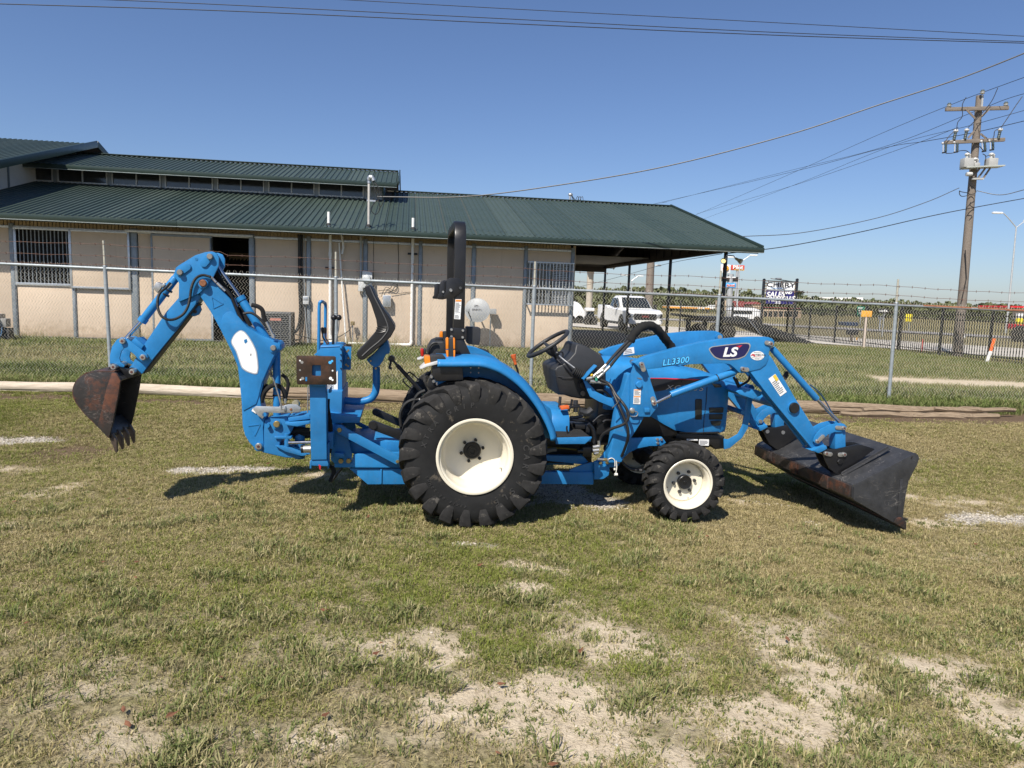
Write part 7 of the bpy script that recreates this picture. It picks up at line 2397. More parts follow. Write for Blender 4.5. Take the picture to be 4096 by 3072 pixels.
# ------------------------------------------------------------------ black steel picket fence along the frontage road
pk = empty('picket_fence', (0, 0, 0))
tag(pk, 'black steel picket fence along the pale road beyond the grass', 'fence')
A_, B__ = Vector((17.2, 20.0, 0)), Vector((15.3, 40.0, 0))
G_ = Vector((9.9, 42.6, 0))
def picket_run(a, b_, h, np_, group_gap):
    d_ = (b_ - a)
    L_ = d_.length
    d_.normalize()
    n = int(L_ / .127)
    vs = MB()
    for i in range(n):
        p_ = a + d_ * (i * .127)
        z_ = float(gz(p_.x, p_.y))
        vs.box(p_.x - .011, p_.x + .011, p_.y - .011, p_.y + .011, z_ + .05, z_ + h)
    tag(vs.build('pickets', black_steel, pk, smooth=0, fix=False), kind='stuff')
    for zz in (.22, h - .32, h - .12):
        MB().beam(a + Vector((0, 0, zz)), b_ + Vector((0, 0, zz)), .03, .035).build('rail', black_steel, pk)
    np__ = int(L_ / 2.44)
    for i in range(np__ + 1):
        p_ = a + d_ * (i * L_ / np__)
        q = MB()
        q.box(p_.x - .04, p_.x + .04, p_.y - .04, p_.y + .04, -.1, h + .1)
        q.add([(p_.x - .045, p_.y - .045, h + .1), (p_.x + .045, p_.y - .045, h + .1), (p_.x + .045, p_.y + .045, h + .1), (p_.x - .045, p_.y + .045, h + .1), (p_.x, p_.y, h + .15)], [(0, 1, 4), (1, 2, 4), (2, 3, 4), (3, 0, 4), (0, 3, 2, 1)])
        q.build('fence_post', black_steel, pk)
picket_run(A_, B__, 1.75, 10, 0)
picket_run(B__, G_, 1.75, 4, 0)

# ------------------------------------------------------------------ utility pole with its gear
UPY = 27.2
def up(f, p, dy=0.0):
    return on_plane(*px(f, p), Vector((0, UPY + dy, 0)), Vector((0, 1, 0)))
pole = empty('utility_pole', tuple(up('Q', (1370, 920))))
tag(pole, 'wooden utility pole with crossarms, fuse cutouts and transformers beyond the fence', 'utility pole')
pole.location = (0, 0, 0)
ins_w = mat('porcelain', (.52, .52, .50), .3, var=.1)
ins_d = mat('dark_insulator', (.05, .07, .07), .4)
tank_w = mat('tank_white', (.40, .40, .38), .5, var=.1, wear=(.3, .18, .1), wear_amt=.68, wear_scale=6)
pb, pt = up('Q', (1365, 935)), up('R', (560, 108))
pb.z = -.3
MB().tube([pb.lerp(pt, k / 24) for k in range(25)], [.175 - .06 * k / 24 for k in range(25)], 20).build('shaft', wood_pole, pole)
def arm_(a, b_, w_=.12):
    return MB().beam(up('R', a, -.2), up('R', b_, -.2), .1, w_).build('crossarm', wood_pole, pole, bevel=.008)
arm_((108, 290), (940, 272), .13)
arm_((95, 730), (888, 692), .13)
for a, b_ in (((372, 280), (500, 412)), ((700, 272), (585, 385)), ((490, 575), (405, 672)), ((572, 615), (665, 690))):
    MB().beam(up('R', a, -.27), up('R', b_, -.22), .02, .07).build('arm_brace', wood_pole, pole)
MB().beam(up('R', (598, 105), -.15), up('R', (585, 265), -.15), .04, .06).build('pole_pin', tank_w, pole)
for p_ in ((155, 235), (908, 220), (598, 60)):
    c_ = up('R', p_, -.2)
    o = MB().lathe([(.014, -.14), (.014, -.08), (.055, -.07), (.085, -.045), (.05, -.03), (.07, .0), (.08, .02), (.045, .045), (.035, .07), (.0, .08)], c_, (0, 0, 1), 16).build('insulator', ins_w, pole)
    MB().lathe([(.082, .018), (.06, .045), (.045, .075), (0, .085)], c_ + Vector((0, 0, .004)), (0, 0, 1), 16).build('insulator_top', ins_d, o)
for p_ in ((245, 570), (390, 560), (835, 555)):
    c_ = up('R', p_, -.25)
    o = MB().lathe([(.05, -.34), (.055, -.3), (.045, -.27), (.055, -.24), (.045, -.21), (.055, -.18), (.045, -.15), (.055, -.12), (.05, -.07)], c_, (.12, 0, 1), 14).build('arrester', ins_d, pole)
    MB().lathe([(.06, -.065), (.085, -.03), (.075, .02), (.025, .05), (0, .05)], c_, (0, 0, 1), 14).build('arrester_cap', ins_w, o)
    MB().beam(c_ + Vector((0, 0, -.32)), c_ + Vector((-.18, 0, -.38)), .02, .03).build('hanger', tank_w, o)
for (a, b_) in (((112, 745), (108, 850)), ((265, 735), (262, 845)), ((625, 720), (635, 835)), ((735, 710), (738, 815))):
    pa, pb2 = up('R', a, -.3), up('R', b_, -.3)
    o = MB().tube([pa.lerp(pb2, k / 6) for k in range(7)], [.036, .045] * 3 + [.036], 12).build('cutout', ins_d, pole)
    MB().cyl(pa + Vector((-.1, 0, 0)), pb2 + Vector((-.09, 0, -.04)), .016, 10).build('fuse_tube', ins_w, o)
    MB().ball(pa + Vector((-.12, 0, .01)), .045, 6).build('cutout_cap', ins_w, o)
    MB().beam(pb2 + Vector((-.12, 0, -.05)), pb2 + Vector((.03, 0, -.02)), .04, .05).build('cutout_hinge', black_steel, o)
plt_a, plt_b = up('R', (340, 1070), -.3), up('R', (845, 1048), -.3)
MB().beam(plt_a, plt_b, .45, .045).build('platform', mat('platform_grey', (.4, .42, .38), .6), pole)
for a, b_ in (((700, 1068), (600, 1215)), ((635, 1070), (540, 1200)), ((560, 1075), (470, 1190))):
    MB().beam(up('R', a, -.3), up('R', b_, -.3), .05, .05).build('strut', wood_pole, pole)
MB().beam(up('R', (465, 1212), -.3), up('R', (605, 1212), -.3), .1, .06).build('strut', tank_w, pole)
for (tl, br) in (((378, 925), (495, 1055)), ((705, 925), (815, 1045)), ((510, 990), (580, 1040))):
    a, b_ = up('R', tl, -.55), up('R', br, -.55)
    o = MB().box(a.x, b_.x, UPY - .5, UPY - .2, b_.z, a.z).build('transformer', tank_w, pole, bevel=.03)
    cxm = (a.x + b_.x) / 2
    MB().lathe([(.03, 0), (.05, .03), (.035, .06), (.06, .09), (.09, .13), (.075, .18), (.025, .2), (0, .2)], (cxm - .05, UPY - .4, a.z - .01), (0, 0, 1), 14).build('bushing', ins_w, o)
    MB().lathe([(.03, 0), (.042, .025), (.028, .05), (.042, .075), (.028, .1), (.042, .125), (.025, .16), (0, .19)], (cxm + .08, UPY - .35, a.z - .01), (0, 0, 1), 12).build('bushing', tank_w, o)
c_ = up('R', (420, 1150), -.4)
MB().lathe([(.0, -.11), (.07, -.1), (.08, 0), (.065, .1), (0, .11)], c_, (1, 0, .1), 16).build('camera_lamp', ins_w, pole)
for pp in ([(380, 130), (330, 230), (330, 380), (270, 460), (255, 548)], [(800, 5), (720, 180), (600, 330), (500, 440), (405, 532)], [(1125, 120), (1040, 240), (940, 390), (845, 530)], [(215, 590), (160, 640), (100, 720)], [(810, 548), (760, 580), (750, 640), (735, 675)],
           [(110, 875), (200, 870), (300, 840), (380, 840), (430, 875)], [(640, 915), (720, 885), (745, 870)], [(560, 780), (620, 850)], [(600, 880), (640, 915), (630, 1030)], [(430, 1300), (480, 1330), (510, 1390), (440, 1420), (400, 1405)], [(415, 1400), (320, 1385), (290, 1370)], [(420, 1430), (330, 1445), (295, 1420), (290, 1375)],
           [(440, 1520), (430, 1560), (480, 1600), (440, 1640)]):
    MB().tube(smooth_path([up('R', p_, -.35) for p_ in pp], 4), .014, 6).build('jumper_wire', black_rubber, pole)
path_m_ = MB().tube([up('S', (1690, 0), -.19), up('S', (1700, 250), -.2), up('S', (1650, 480), -.2)], .02, 6).build('ground_wire', black_rubber, pole)

# ------------------------------------------------------------------ overhead wires
wires = empty('overhead_wires', (0, 0, 0))
tag(wires, 'thin dark power lines crossing the sky above the building', 'power lines')
def wire(pts, depths, r_, m_=None, k=10):
    q = [on_plane(a, b_, Vector((0, d, 0)), Vector((0, 1, 0))) for (a, b_), d in zip(pts, depths)]
    return MB().tube(smooth_path(q, k), r_, 6).build('wire', m_ or black_rubber, wires)
S2 = S22
def sp(l):
    return [(a * S2, b_ * S2) for a, b_ in l]
wire(sp([(-80, 6), (500, 24), (1100, 51), (1700, 77), (2300, 96)]), [20, 20.5, 21, 21.5, 22], .0115)
wire(sp([(100, -6), (500, 11), (1100, 41), (1700, 71), (2300, 93)]), [22, 22.5, 23, 23.5, 24], .011)
wire(sp([(700, -3), (1100, 19), (1600, 45), (2300, 83)]), [25, 25.5, 26, 27], .0105)
alu = mat('alu_cable', (.10, .10, .10), .5, metal=.3)
tw = wire(sp([(815, 425), (1000, 425), (1200, 401), (1440, 359), (1700, 292), (1900, 226), (2080, 167), (2260, 96)]), [22.4, 22.0, 21.5, 21, 20.2, 19.4, 18.5, 17.5], .017, alu)
wire(sp([(1490, 470), (1700, 379), (1900, 290), (2060, 224), (2130, 197), (2260, 150)]), [70, 52, 38, 29, 27.2, 25], .010)
wire(sp([(1430, 438), (1700, 370), (1900, 320), (2100, 243), (2180, 212), (2260, 190)]), [70, 52, 38, 29, 27.2, 25], .010)
wire(sp([(1380, 448), (1700, 374), (1900, 322), (2000, 305), (2110, 285), (2260, 250)]), [75, 52, 38, 30, 27.2, 25], .012)
wire(sp([(1505, 462), (1700, 405), (1950, 320), (2070, 275)]), [70, 50, 33, 27.4], .009)
wire(sp([(1520, 473), (1720, 398), (1920, 318), (2100, 270), (2260, 225)]), [75, 52, 38, 27.4, 25], .009)
wire(sp([(1600, 511), (1730, 503), (1890, 472), (2000, 437), (2072, 406)]), [24.8, 25.2, 26, 26.6, 27], .013, alu)
wire(sp([(1568, 548), (1700, 532), (1850, 503), (2000, 469), (2100, 449), (2260, 420)]), [24.6, 25, 25.8, 26.6, 27, 27.6], .016)
wire(sp([(2110, 412), (2160, 421), (2212, 410), (2300, 385)]), [27, 26.5, 26, 25], .014, alu)
wire(sp([(1250, 620), (1330, 600), (1440, 570), (1560, 548)]), [52, 48, 40, 25.2], .012)
wire(sp([(1020, 497), (1100, 486), (1250, 462), (1440, 437)]), [23, 25, 30, 60], .008)
# ------------------------------------------------------------------ things beyond the yard
def fp(f, p, d):
    """point on the upright plane y = d"""
    return on_plane(*px(f, p), Vector((0, d, 0)), Vector((0, 1, 0)))
def rect(f, a, b_, d):
    p, q = fp(f, a, d), fp(f, b_, d)
    return min(p.x, q.x), max(p.x, q.x), min(p.z, q.z), max(p.z, q.z)
def slab(name, f, a, b_, d, th, m, parent, bevel=0):
    x0, x1, z0, z1 = rect(f, a, b_, d)
    return MB().box(x0, x1, d, d + th, z0, z1).build(name, m, parent, bevel=bevel)
def far_thing(name, label, cat, group=None):
    e_ = empty(name)
    return tag(e_, label, cat, group)

white_p = mat('white_body', (.78, .78, .77), .3, var=.03, coat=.3, wear=(.5, .42, .32), wear_amt=.66, wear_scale=1.5)
glass_d = mat('auto_glass', (.02, .025, .03), .06, var=.2)
dull_black = mat('dull_black', (.015, .015, .016), .6, var=.2)
alu_m = mat('lamp_alu', (.6, .61, .6), .4, metal=.5)

# --- white pickup under the carport roofline, nose to the camera
tk = empty('pickup_truck', (7.55, 41.2, .03), R(98.5))
tk.scale = (1.1, 1.1, 1.08)
tag(tk, 'white pickup truck parked nose towards the yard behind the carport posts', 'pickup truck')
def loftx(name, secs, m, parent, smooth=40, bevel=0):
    """secs: list of (x, [(y, z) ...]) rings of equal length"""
    vs, fs = [], []
    k_ = len(secs[0][1])
    for x_, ring_ in secs:
        vs += [(x_, a, b_) for a, b_ in ring_]
    for i in range(len(secs) - 1):
        for j in range(k_):
            j2 = (j + 1) % k_
            fs.append((i * k_ + j, i * k_ + j2, (i + 1) * k_ + j2, (i + 1) * k_ + j))
    fs += [tuple(range(k_ - 1, -1, -1)), tuple(range((len(secs) - 1) * k_, len(secs) * k_))]
    return MB().add(vs, fs).build(name, m, parent, smooth=smooth, bevel=bevel)
def ring8(hw, z0, z1, rt=.1, rbm=.06):
    return [(-hw + rbm, z0), (hw - rbm, z0), (hw, z0 + rbm), (hw, z1 - rt), (hw - rt, z1), (-hw + rt, z1), (-hw, z1 - rt), (-hw, z0 + rbm)]
loftx('body', [(0, ring8(.88, .42, 1.02, .12)), (.06, ring8(.97, .40, 1.12, .1)), (.4, ring8(1.01, .40, 1.17)), (1.5, ring8(1.01, .42, 1.22)), (3.7, ring8(1.01, .42, 1.28, .05)), (3.72, ring8(1.01, .45, 1.34, .04)), (5.75, ring8(1.01, .5, 1.36, .04)), (5.85, ring8(.97, .55, 1.32, .04))], white_p, tk)
loftx('cab', [(1.35, ring8(.90, 1.1, 1.2, .05)), (2.15, ring8(.80, 1.1, 1.83, .14)), (2.6, ring8(.78, 1.1, 1.92, .16)), (3.5, ring8(.78, 1.1, 1.90, .16)), (3.68, ring8(.80, 1.1, 1.3, .05))], white_p, tk)
wsh = MB().add([(1.42, -.8, 1.24), (1.42, .8, 1.24), (2.16, .68, 1.80), (2.16, -.68, 1.80)], [(0, 1, 2, 3)])
o = wsh.build('windshield', glass_d, tk, smooth=0, fix=False)
o.location = (-.03, 0, .02)
for s_ in (-1, 1):
    w_ = MB()
    w_.add([(1.75, s_ * .92, 1.28), (3.55, s_ * .90, 1.3), (3.4, s_ * .79, 1.78), (2.3, s_ * .805, 1.78)], [(0, 1, 2, 3)])
    w_.build('side_window', glass_d, tk, smooth=0, fix=False).location = (0, s_ * .012, 0)
    MB().box(2.62, 2.68, s_ * .9 - .02, s_ * .9 + .02, 1.28, 1.75).build('window_pillar', dull_black, tk)
    MB().box(1.62, 1.78, s_ * 1.13 - .09, s_ * 1.13 + .09, 1.22, 1.44).build('mirror', dull_black, tk, bevel=.04)
    MB().ext([(-.02, s_ * .96, .72), (-.02, s_ * .62, .76), (-.02, s_ * .62, .93), (-.02, s_ * .94, .98)], (.2, 0, 0)).build('headlamp', mat('lamp_clear', (.35, .36, .37), .1, metal=.3), tk, bevel=.02)
    MB().ext([(-.03, s_ * .95, .74), (-.03, s_ * .80, .75), (-.03, s_ * .8, .95), (-.03, s_ * .93, .96)], (.05, 0, 0)).build('lamp_bezel', dull_black, tk)
    MB().ext([(-.06, s_ * .92, .46), (-.06, s_ * .74, .48), (-.06, s_ * .74, .62), (-.06, s_ * .92, .66)], (.1, 0, 0)).build('fog_lamp', dull_black, tk, bevel=.02)
    for xw in (.95, 4.65):
        wl = MB().lathe([(.2, -.14), (.36, -.14), (.41, -.11), (.42, 0), (.41, .11), (.36, .14), (.2, .14)], (xw, s_ * .88, .41), (0, 1, 0), 28).build('wheel', mat('truck_tyre', (.03, .028, .025), .9, var=.3), tk)
        MB().lathe([(0, s_ * .1), (.06, s_ * .1), (.2, s_ * .145), (.24, s_ * .142), (.25, s_ * .1)], (xw, s_ * .88, .41), (0, 1, 0), 20).build('rim', mat('truck_rim', (.12, .12, .12), .4, metal=.5), wl)
        MB().lathe([(.48, -.01), (.49, .0), (.48, .012)], (xw, s_ * 1.005, .43), (0, 1, 0), 28).build('wheel_arch', dull_black, tk)
    for xd in (2.45, 3.25):
        MB().box(xd, xd + .18, s_ * 1.012 - .012, s_ * 1.012 + .012, 1.08, 1.13).build('door_handle', white_p, tk)
    MB().box(1.5, 3.6, s_ * 1.0 - .06, s_ * 1.0 + .06, .34, .42).build('side_step', dull_black, tk)
MB().ext([(-.05, -.58, .60), (-.05, .58, .60), (-.05, .64, .74), (-.05, .6, .96), (-.05, -.6, .96), (-.05, -.64, .74)], (.06, 0, 0)).build('grille', dull_black, tk, bevel=.03)
for k in range(4):
    MB().box(-.075, -.05, -.55, .55, .66 + .075 * k, .685 + .075 * k).build('grille_bar', mat('bar_grey', (.06, .06, .06), .4), tk)
text_mesh('grille_letters', 'GMC', .13, mat('badge_red', (.25, .04, .04), .4), tk, (-.08, 0, .81), (0, -1, 0), (0, 0, 1), bold=.006, xs=1.3, depth=.004)
loftx('bumper', [(-.1, ring8(.86, .42, .60, .05)), (.02, ring8(.97, .40, .64, .05)), (.25, ring8(1.0, .40, .64, .05))], white_p, tk)
MB().box(-.11, -.02, -.5, .5, .40, .47).build('bumper_insert', dull_black, tk)
MB().box(3.75, 5.7, -.85, .85, 1.30, 1.365).build('bed_cover', dull_black, tk)

# --- white trailer and covered object behind the wall corner
ht = far_thing('horse_trailer', 'white trailer with slanted nose seen past the building corner', 'trailer')
D_ = 52.0
pts = [fp('N', p_, D_) for p_ in ((-60, 640), (115, 700), (160, 740), (245, 870), (245, 938), (-60, 938))]
MB().ext(pts, (0, 2.2, 0)).build('body', white_p, ht, bevel=.04)
slab('skirt', 'N', (-60, 940), (245, 985), D_ + .1, 2.0, dull_black, ht)
for u_ in (20, 140):
    c_ = fp('N', (u_, 985), D_)
    MB().lathe([(0, -.1), (.3, -.1), (.34, 0), (.3, .1), (0, .1)], (c_.x, D_ + .1, .34), (0, 1, 0), 20).build('wheel', MATS['truck_tyre'], ht)
uv = far_thing('utility_vehicle', 'black utility vehicle with white roof beside the white trailer', 'vehicle')
slab('roof', 'N', (240, 778), (362, 830), 50.0, 1.4, white_p, uv, .08)
slab('cab', 'N', (245, 831), (358, 900), 50.1, 1.2, glass_d, uv, .05)
slab('lower_body', 'N', (240, 901), (372, 965), 50.0, 1.5, dull_black, uv, .08)
for u_ in (265, 345):
    c_ = fp('N', (u_, 960), 50.0)
    MB().lathe([(0, -.1), (.28, -.1), (.32, 0), (.28, .1), (0, .1)], (c_.x, 50.0, .32), (0, 1, 0), 20).build('wheel', MATS['truck_tyre'], uv)

# --- concrete pier
pr = far_thing('concrete_pier', 'tall tan concrete column with flared capital beyond the carport', 'column')
D_ = 120.0
conc = mat('pier_concrete', (.50, .44, .36), .9, var=.08, vs=.3)
cl_, cr_ = fp('N', (248, 400), D_), fp('N', (345, 400), D_)
r_ = (cr_.x - cl_.x) / 2
xc = (cl_.x + cr_.x) / 2
zc0, zc1, zc2 = fp('N', (300, 270), D_).z, fp('N', (300, 215), D_).z, fp('N', (300, 184), D_).z
MB().lathe([(r_, 0), (r_, zc0), (r_ * 1.1, zc0 + .2), (r_ * 1.45, zc1), (r_ * 1.6, zc1 + .3), (r_ * 1.6, zc2), (0, zc2)], (xc, D_, 0), (0, 0, 1), 28).build('shaft', conc, pr)
MB().box(xc - r_ * 1.75, xc + r_ * 2.2, D_ - 2, D_ + 2, zc2 + .001, zc2 + 1.2).build('cap_beam', conc, pr)

# --- street lamps and bare poles
def street_lamp(label, base, top, arms, d, r_=.09):
    o_ = far_thing('street_lamp', label, 'street lamp', 'street lamps along the roads')
    a, b_ = fp(*base, d), fp(*top, d)
    a.z = 0
    MB().tube([a, b_], [r_, r_ * .6], 10).build('pole', alu_m, o_)
    for pts in arms:
        q = [b_] + [fp(*p_, d) for p_ in pts]
        MB().tube(q, r_ * .45, 8).build('arm', alu_m, o_)
        e = q[-1]
        dx = 1 if q[-1].x > q[0].x else -1
        MB().box(e.x - (.1 if dx > 0 else .8), e.x + (.8 if dx > 0 else .1), d - .15, d + .15, e.z - .06, e.z + .10).build('lamp_head', mat('lamp_white', (.75, .75, .73), .4), o_, bevel=.04)
    return o_
street_lamp('double armed street lamp at the photo edge right of the utility pole', ('Q', (1985, 610)), ('U', (772, 1012)), [[('U', (715, 945)), ('U', (690, 920)), ('U', (672, 917))], [('U', (830, 968))]], 67.0, .10)
street_lamp('double armed street lamp standing in front of the red sign', ('P', (590, 870)), ('P', (642, 105)), [[('P', (560, 35))], [('P', (790, 5))]], 85.0, .11)
street_lamp('small double armed street lamp seen under the carport', ('N', (900, 700)), ('N', (908, 380)), [[('N', (835, 300))], [('N', (1005, 310))]], 110.0, .13)
wp = far_thing('wooden_pole', 'plain wooden pole with a lamp head seen between carport posts', 'pole')
a, b_ = fp('N', (1165, 690), 58), fp('N', (1197, 20), 58)
a.z = -.2
MB().tube([a, b_], [.36, .30], 12).build('shaft', wood_pole, wp)
slab('lamp_head', 'N', (1285, 140), (1350, 165), 58, .4, mat('lamp_grey', (.2, .21, .22), .5), wp, .06)
MB().tube([fp('N', (1200, 160), 58), fp('N', (1290, 150), 58)], .04, 6).build('arm', alu_m, wp)

# --- tall roadside signs
steel_post = mat('sign_post', (.42, .43, .44), .5, metal=.3)
sg = far_thing('fuel_sign', 'square white sign with yellow scallop shell on a tall post', 'sign')
slab('panel', 'P', (374, 134), (502, 260), 150, .5, mat('sign_white', (.8, .8, .78), .5), sg, .05)
c_ = fp('P', (440, 196), 149.9)
sh = [(c_.x + 0.66 * math.cos(a_) * (1 if math.sin(a_) > -.3 else .7), 149.85, c_.z + 0.68 * math.sin(a_) * (1 if math.sin(a_) > 0 else .85)) for a_ in [math.pi * 2 * k / 24 for k in range(24)]]
sy = MB().ext(sh, (0, .1, 0)).build('shell_field', mat('sign_red', (.6, .06, .03), .5), sg)
sh2 = [(c_.x + (p_[0] - c_.x) * .82, 149.7, c_.z + (p_[2] - c_.z) * .82) for p_ in sh]
MB().ext(sh2, (0, .1, 0)).build('shell', mat('sign_yellow', (.85, .52, .03), .5), sg)
for k in range(5):
    an = R(50 + 20 * k)
    MB().beam((c_.x, 149.62, c_.z - .45), (c_.x + .5 * math.cos(an), 149.62, c_.z - .38 + .75 * math.sin(an)), .03, .04, (0, 1, 0)).build('shell_rib', MATS['sign_red'], sg)
a = fp('P', (440, 262), 150)
MB().cyl((a.x, 150.3, 0), (a.x, 150.3, a.z), .35, 10).build('post', steel_post, sg)
sg = far_thing('truck_stop_sign', 'red truck stop sign with white lettering on a thin post', 'sign')
slab('panel', 'P', (525, 142), (705, 222), 170, .7, MATS['sign_red'], sg, .1)
slab('band', 'P', (560, 205), (702, 220), 169.9, .05, MATS['sign_yellow'], sg)
c_ = fp('P', (612, 177), 169.8)
text_mesh('lettering', 'Pilot', 1.25, MATS['sign_white'], sg, (c_.x, 169.8, c_.z), (1, 0, 0), (0, 0, 1), bold=.04, xs=1.05, depth=.02)
a = fp('P', (610, 222), 170)
MB().cyl((a.x, 170.3, 0), (a.x, 170.3, a.z), .3, 10).build('post', steel_post, sg)
sg = far_thing('drive_in_sign', 'light blue drive-in sign under a black message board on a grey post', 'sign')
d = 100
slab('message_board', 'P', (388, 306), (626, 381), d, .5, dull_black, sg)
slab('board_header', 'P', (445, 308), (582, 328), d - .05, .04, MATS['sign_white'], sg)
slab('header_bar', 'P', (445, 280), (612, 287), d, .2, steel_post, sg)
sky_b = mat('sign_blue', (.05, .35, .75), .5)
pan = slab('name_panel', 'P', (434, 395), (586, 472), d - .1, .3, sky_b, sg, .1)
pts = [fp('P', p_, d - .12) for p_ in ((452, 412), (510, 425), (570, 412), (560, 436), (572, 460), (510, 450), (450, 460), (462, 436))]
MB().ext(pts, (0, .015, 0)).build('bow', MATS['sign_white'], sg)
c_ = fp('P', (511, 436), d - .2)
text_mesh('lettering', 'SONIC', .36, MATS['sign_red'], sg, (c_.x, d - .15, c_.z), (1, 0, 0), (0, 0, 1), bold=.008, shear=.1, xs=1.1, depth=.01)
a, b_ = fp('P', (498, 790), d), fp('P', (520, 270), d)
MB().cyl((a.x, d + .35, 0), (b_.x, d + .35, b_.z), .42, 14).build('post', steel_post, sg)

# --- big dealer sign in the yard
ds = far_thing('dealer_sign', 'large framed sales and rentals sign with navy lower panel on black posts', 'sign')
d = 44.0
for (t_, bt) in (((990, 348), (950, 1000)), ((1462, 346), (1408, 1150))):
    a, b_ = fp('P', t_, d), fp('P', bt, d)
    MB().box(a.x - .07, a.x + .07, d - .04, d + .12, -.1, a.z).build('post', black_steel, ds, bevel=.02)
    MB().add([(a.x - .09, d - .06, a.z), (a.x + .09, d - .06, a.z), (a.x + .09, d + .14, a.z), (a.x - .09, d + .14, a.z), (a.x, d + .04, a.z + .06)], [(0, 1, 4), (1, 2, 4), (2, 3, 4), (3, 0, 4), (0, 3, 2, 1)]).build('post_cap', black_steel, ds)
slab('top_bar', 'P', (1000, 362), (1455, 388), d - .05, .2, black_steel, ds)
slab('bottom_bar', 'P', (975, 706), (1440, 722), d - .05, .2, black_steel, ds)
for k in range(8):
    slab('backing_plank', 'P', (1004, 392 + 39 * k), (1448, 427 + 39 * k), d + .02, .05, wood_brown, ds, .005)
wpan = slab('name_panel', 'P', (1032, 390), (1416, 500), d - .03, .03, MATS['sign_white'], ds)
npan = slab('offer_panel', 'P', (1022, 501), (1402, 704), d - .03, .03, mat('sign_navy', (.015, .012, .12), .5), ds)
c_ = fp('P', (1222, 430), d)
text_mesh('lettering', 'CHERY', .40, ink, ds, (c_.x, d - .04, c_.z), (1, 0, 0), (0, 0, 1), xs=1.42, bold=.006, depth=.004)
slab('blue_bar', 'P', (1080, 468), (1250, 480), d - .038, .004, sky_b, ds)
for body, p_, sz in (('SALES', (1142, 565), .44), ('AND', (1322, 540), .22), ('RENTALS', (1228, 628), .40)):
    c_ = fp('P', p_, d)
    text_mesh('lettering', body, sz, MATS['sign_white'], ds, (c_.x, d - .04, c_.z), (1, 0, .05), (-.05, 0, 1), shear=.25, bold=.012, depth=.004, xs=.98)
c_ = fp('P', (1200, 680), d)
text_mesh('lettering', '512', .2, MATS['sign_white'], ds, (c_.x - .1, d - .04, c_.z), (1, 0, .05), (-.05, 0, 1), shear=.25, bold=.006, depth=.004)
MB().tube(smooth_path([fp('P', (1080, 335), d - .4), fp('P', (1190, 350), d - .5), fp('P', (1390, 380), d - .2)]), .025, 8).build('lamp_arm', black_steel, ds)
MB().tube(smooth_path([fp('P', (1240, 380), d - .1), fp('P', (1260, 450), d - .1), fp('P', (1300, 600), d - .1), fp('P', (1340, 720), d - .1)]), .02, 8).build('cable', black_steel, ds)
slab('lamp_box', 'P', (1170, 325), (1240, 350), d - .5, .3, MATS['lamp_grey'], ds, .03)

# --- black flatbed trailer with its tail ramp down
bt = far_thing('flatbed_trailer', 'black flatbed trailer with long dovetail ramp sloping down to the grass', 'trailer')
d = 33.5
side = [fp('N', (1640, 868), d), fp('P', (120, 880), d), fp('P', (560, 890), d), fp('P', (740, 900), d), fp('P', (1000, 1000), d), fp('P', (1400, 1150), d), fp('P', (1650, 1245), d), fp('P', (1830, 1300), d), fp('P', (1780, 1330), d), fp('P', (1500, 1290), d), fp('P', (1200, 1190), d), fp('P', (950, 1100), d), fp('P', (700, 1010), d), fp('P', (400, 960), d), fp('N', (1640, 905), d)]
tm = mat('trailer_black', (.018, .018, .019), .55, var=.35, vs=5, bump=.004, bs=20)
MB().ext(side, (0, 2.4, 0)).build('deck', tm, bt, bevel=.015)
for k in range(16):
    t_ = k / 15
    a, b_ = fp('P', (760, 905), d), fp('P', (1780, 1292), d)
    c_ = a.lerp(b_, t_)
    MB().box(c_.x - .03, c_.x + .03, d + .05, d + 2.35, c_.z + .0, c_.z + .05).build('ramp_cleat', tm, bt)
MB().tube([fp('P', (735, 890), d - .06), fp('P', (950, 1150), d - .06)], .03, 8).build('ramp_strut', mat('strut_grey', (.2, .22, .25), .4, metal=.5), bt)
slab('rub_rail', 'P', (0, 845), (300, 858), d - .08, .07, mat('rail_white', (.6, .6, .58), .5), bt)
for p_ in ((60, 1090), (330, 1090), (480, 1100)):
    c_ = fp('P', p_, d)
    MB().lathe([(0, -.12), (.3, -.12), (.38, -.08), (.38, .08), (.3, .12), (0, .12)], (c_.x, d + .2, c_.z), (0, 1, 0), 22).build('wheel', MATS['truck_tyre'], bt)
slab('frame_beam', 'P', (-150, 905), (600, 960), d + .5, .2, tm, bt)
for u_ in (-120, 120):
    slab('leg', 'P', (u_, 900), (u_ + 50, 1090), d + .3, .12, tm, bt)

# --- restaurant with red roof, gas canopy, warehouses
rs = far_thing('brick_restaurant', 'low tan brick restaurant with dark red roof band behind the dealer sign', 'building')
tanw = mat('tan_brick', (.48, .36, .25), .85, var=.1, vs=.5)
redr = mat('red_roof', (.22, .04, .04), .7, var=.1)
d = 125
x0, x1, z0, z1 = rect('P', (830, 770), (1505, 945), d)
MB().box(x0, x1, d, d + 12, -.1, z1).build('wall', tanw, rs)
slab('roof_band', 'P', (825, 735), (1508, 771), d - .2, 13, redr, rs)
slab('tower', 'P', (828, 700), (945, 770), d - .3, 5, tanw, rs)
a, b_, c_ = fp('P', (820, 702), d - .5), fp('P', (888, 668), d - .5), fp('P', (955, 702), d - .5)
MB().ext([a, b_, c_], (0, 5.6, 0)).build('tower_roof', redr, rs)
slab('tower', 'P', (430, 650), (540, 800), d + .3, 6, tanw, rs)
slab('awning', 'P', (530, 655), (700, 745), d + .2, 6, redr, rs)
for k in range(7):
    u_ = 985 + 72 * k
    slab('window', 'P', (u_, 800), (u_ + 45, 880), d - .06, .05, glass_d, rs)
wt = far_thing('box_truck', 'white van and tent roof parked behind the picket fence', 'van')
d = 75
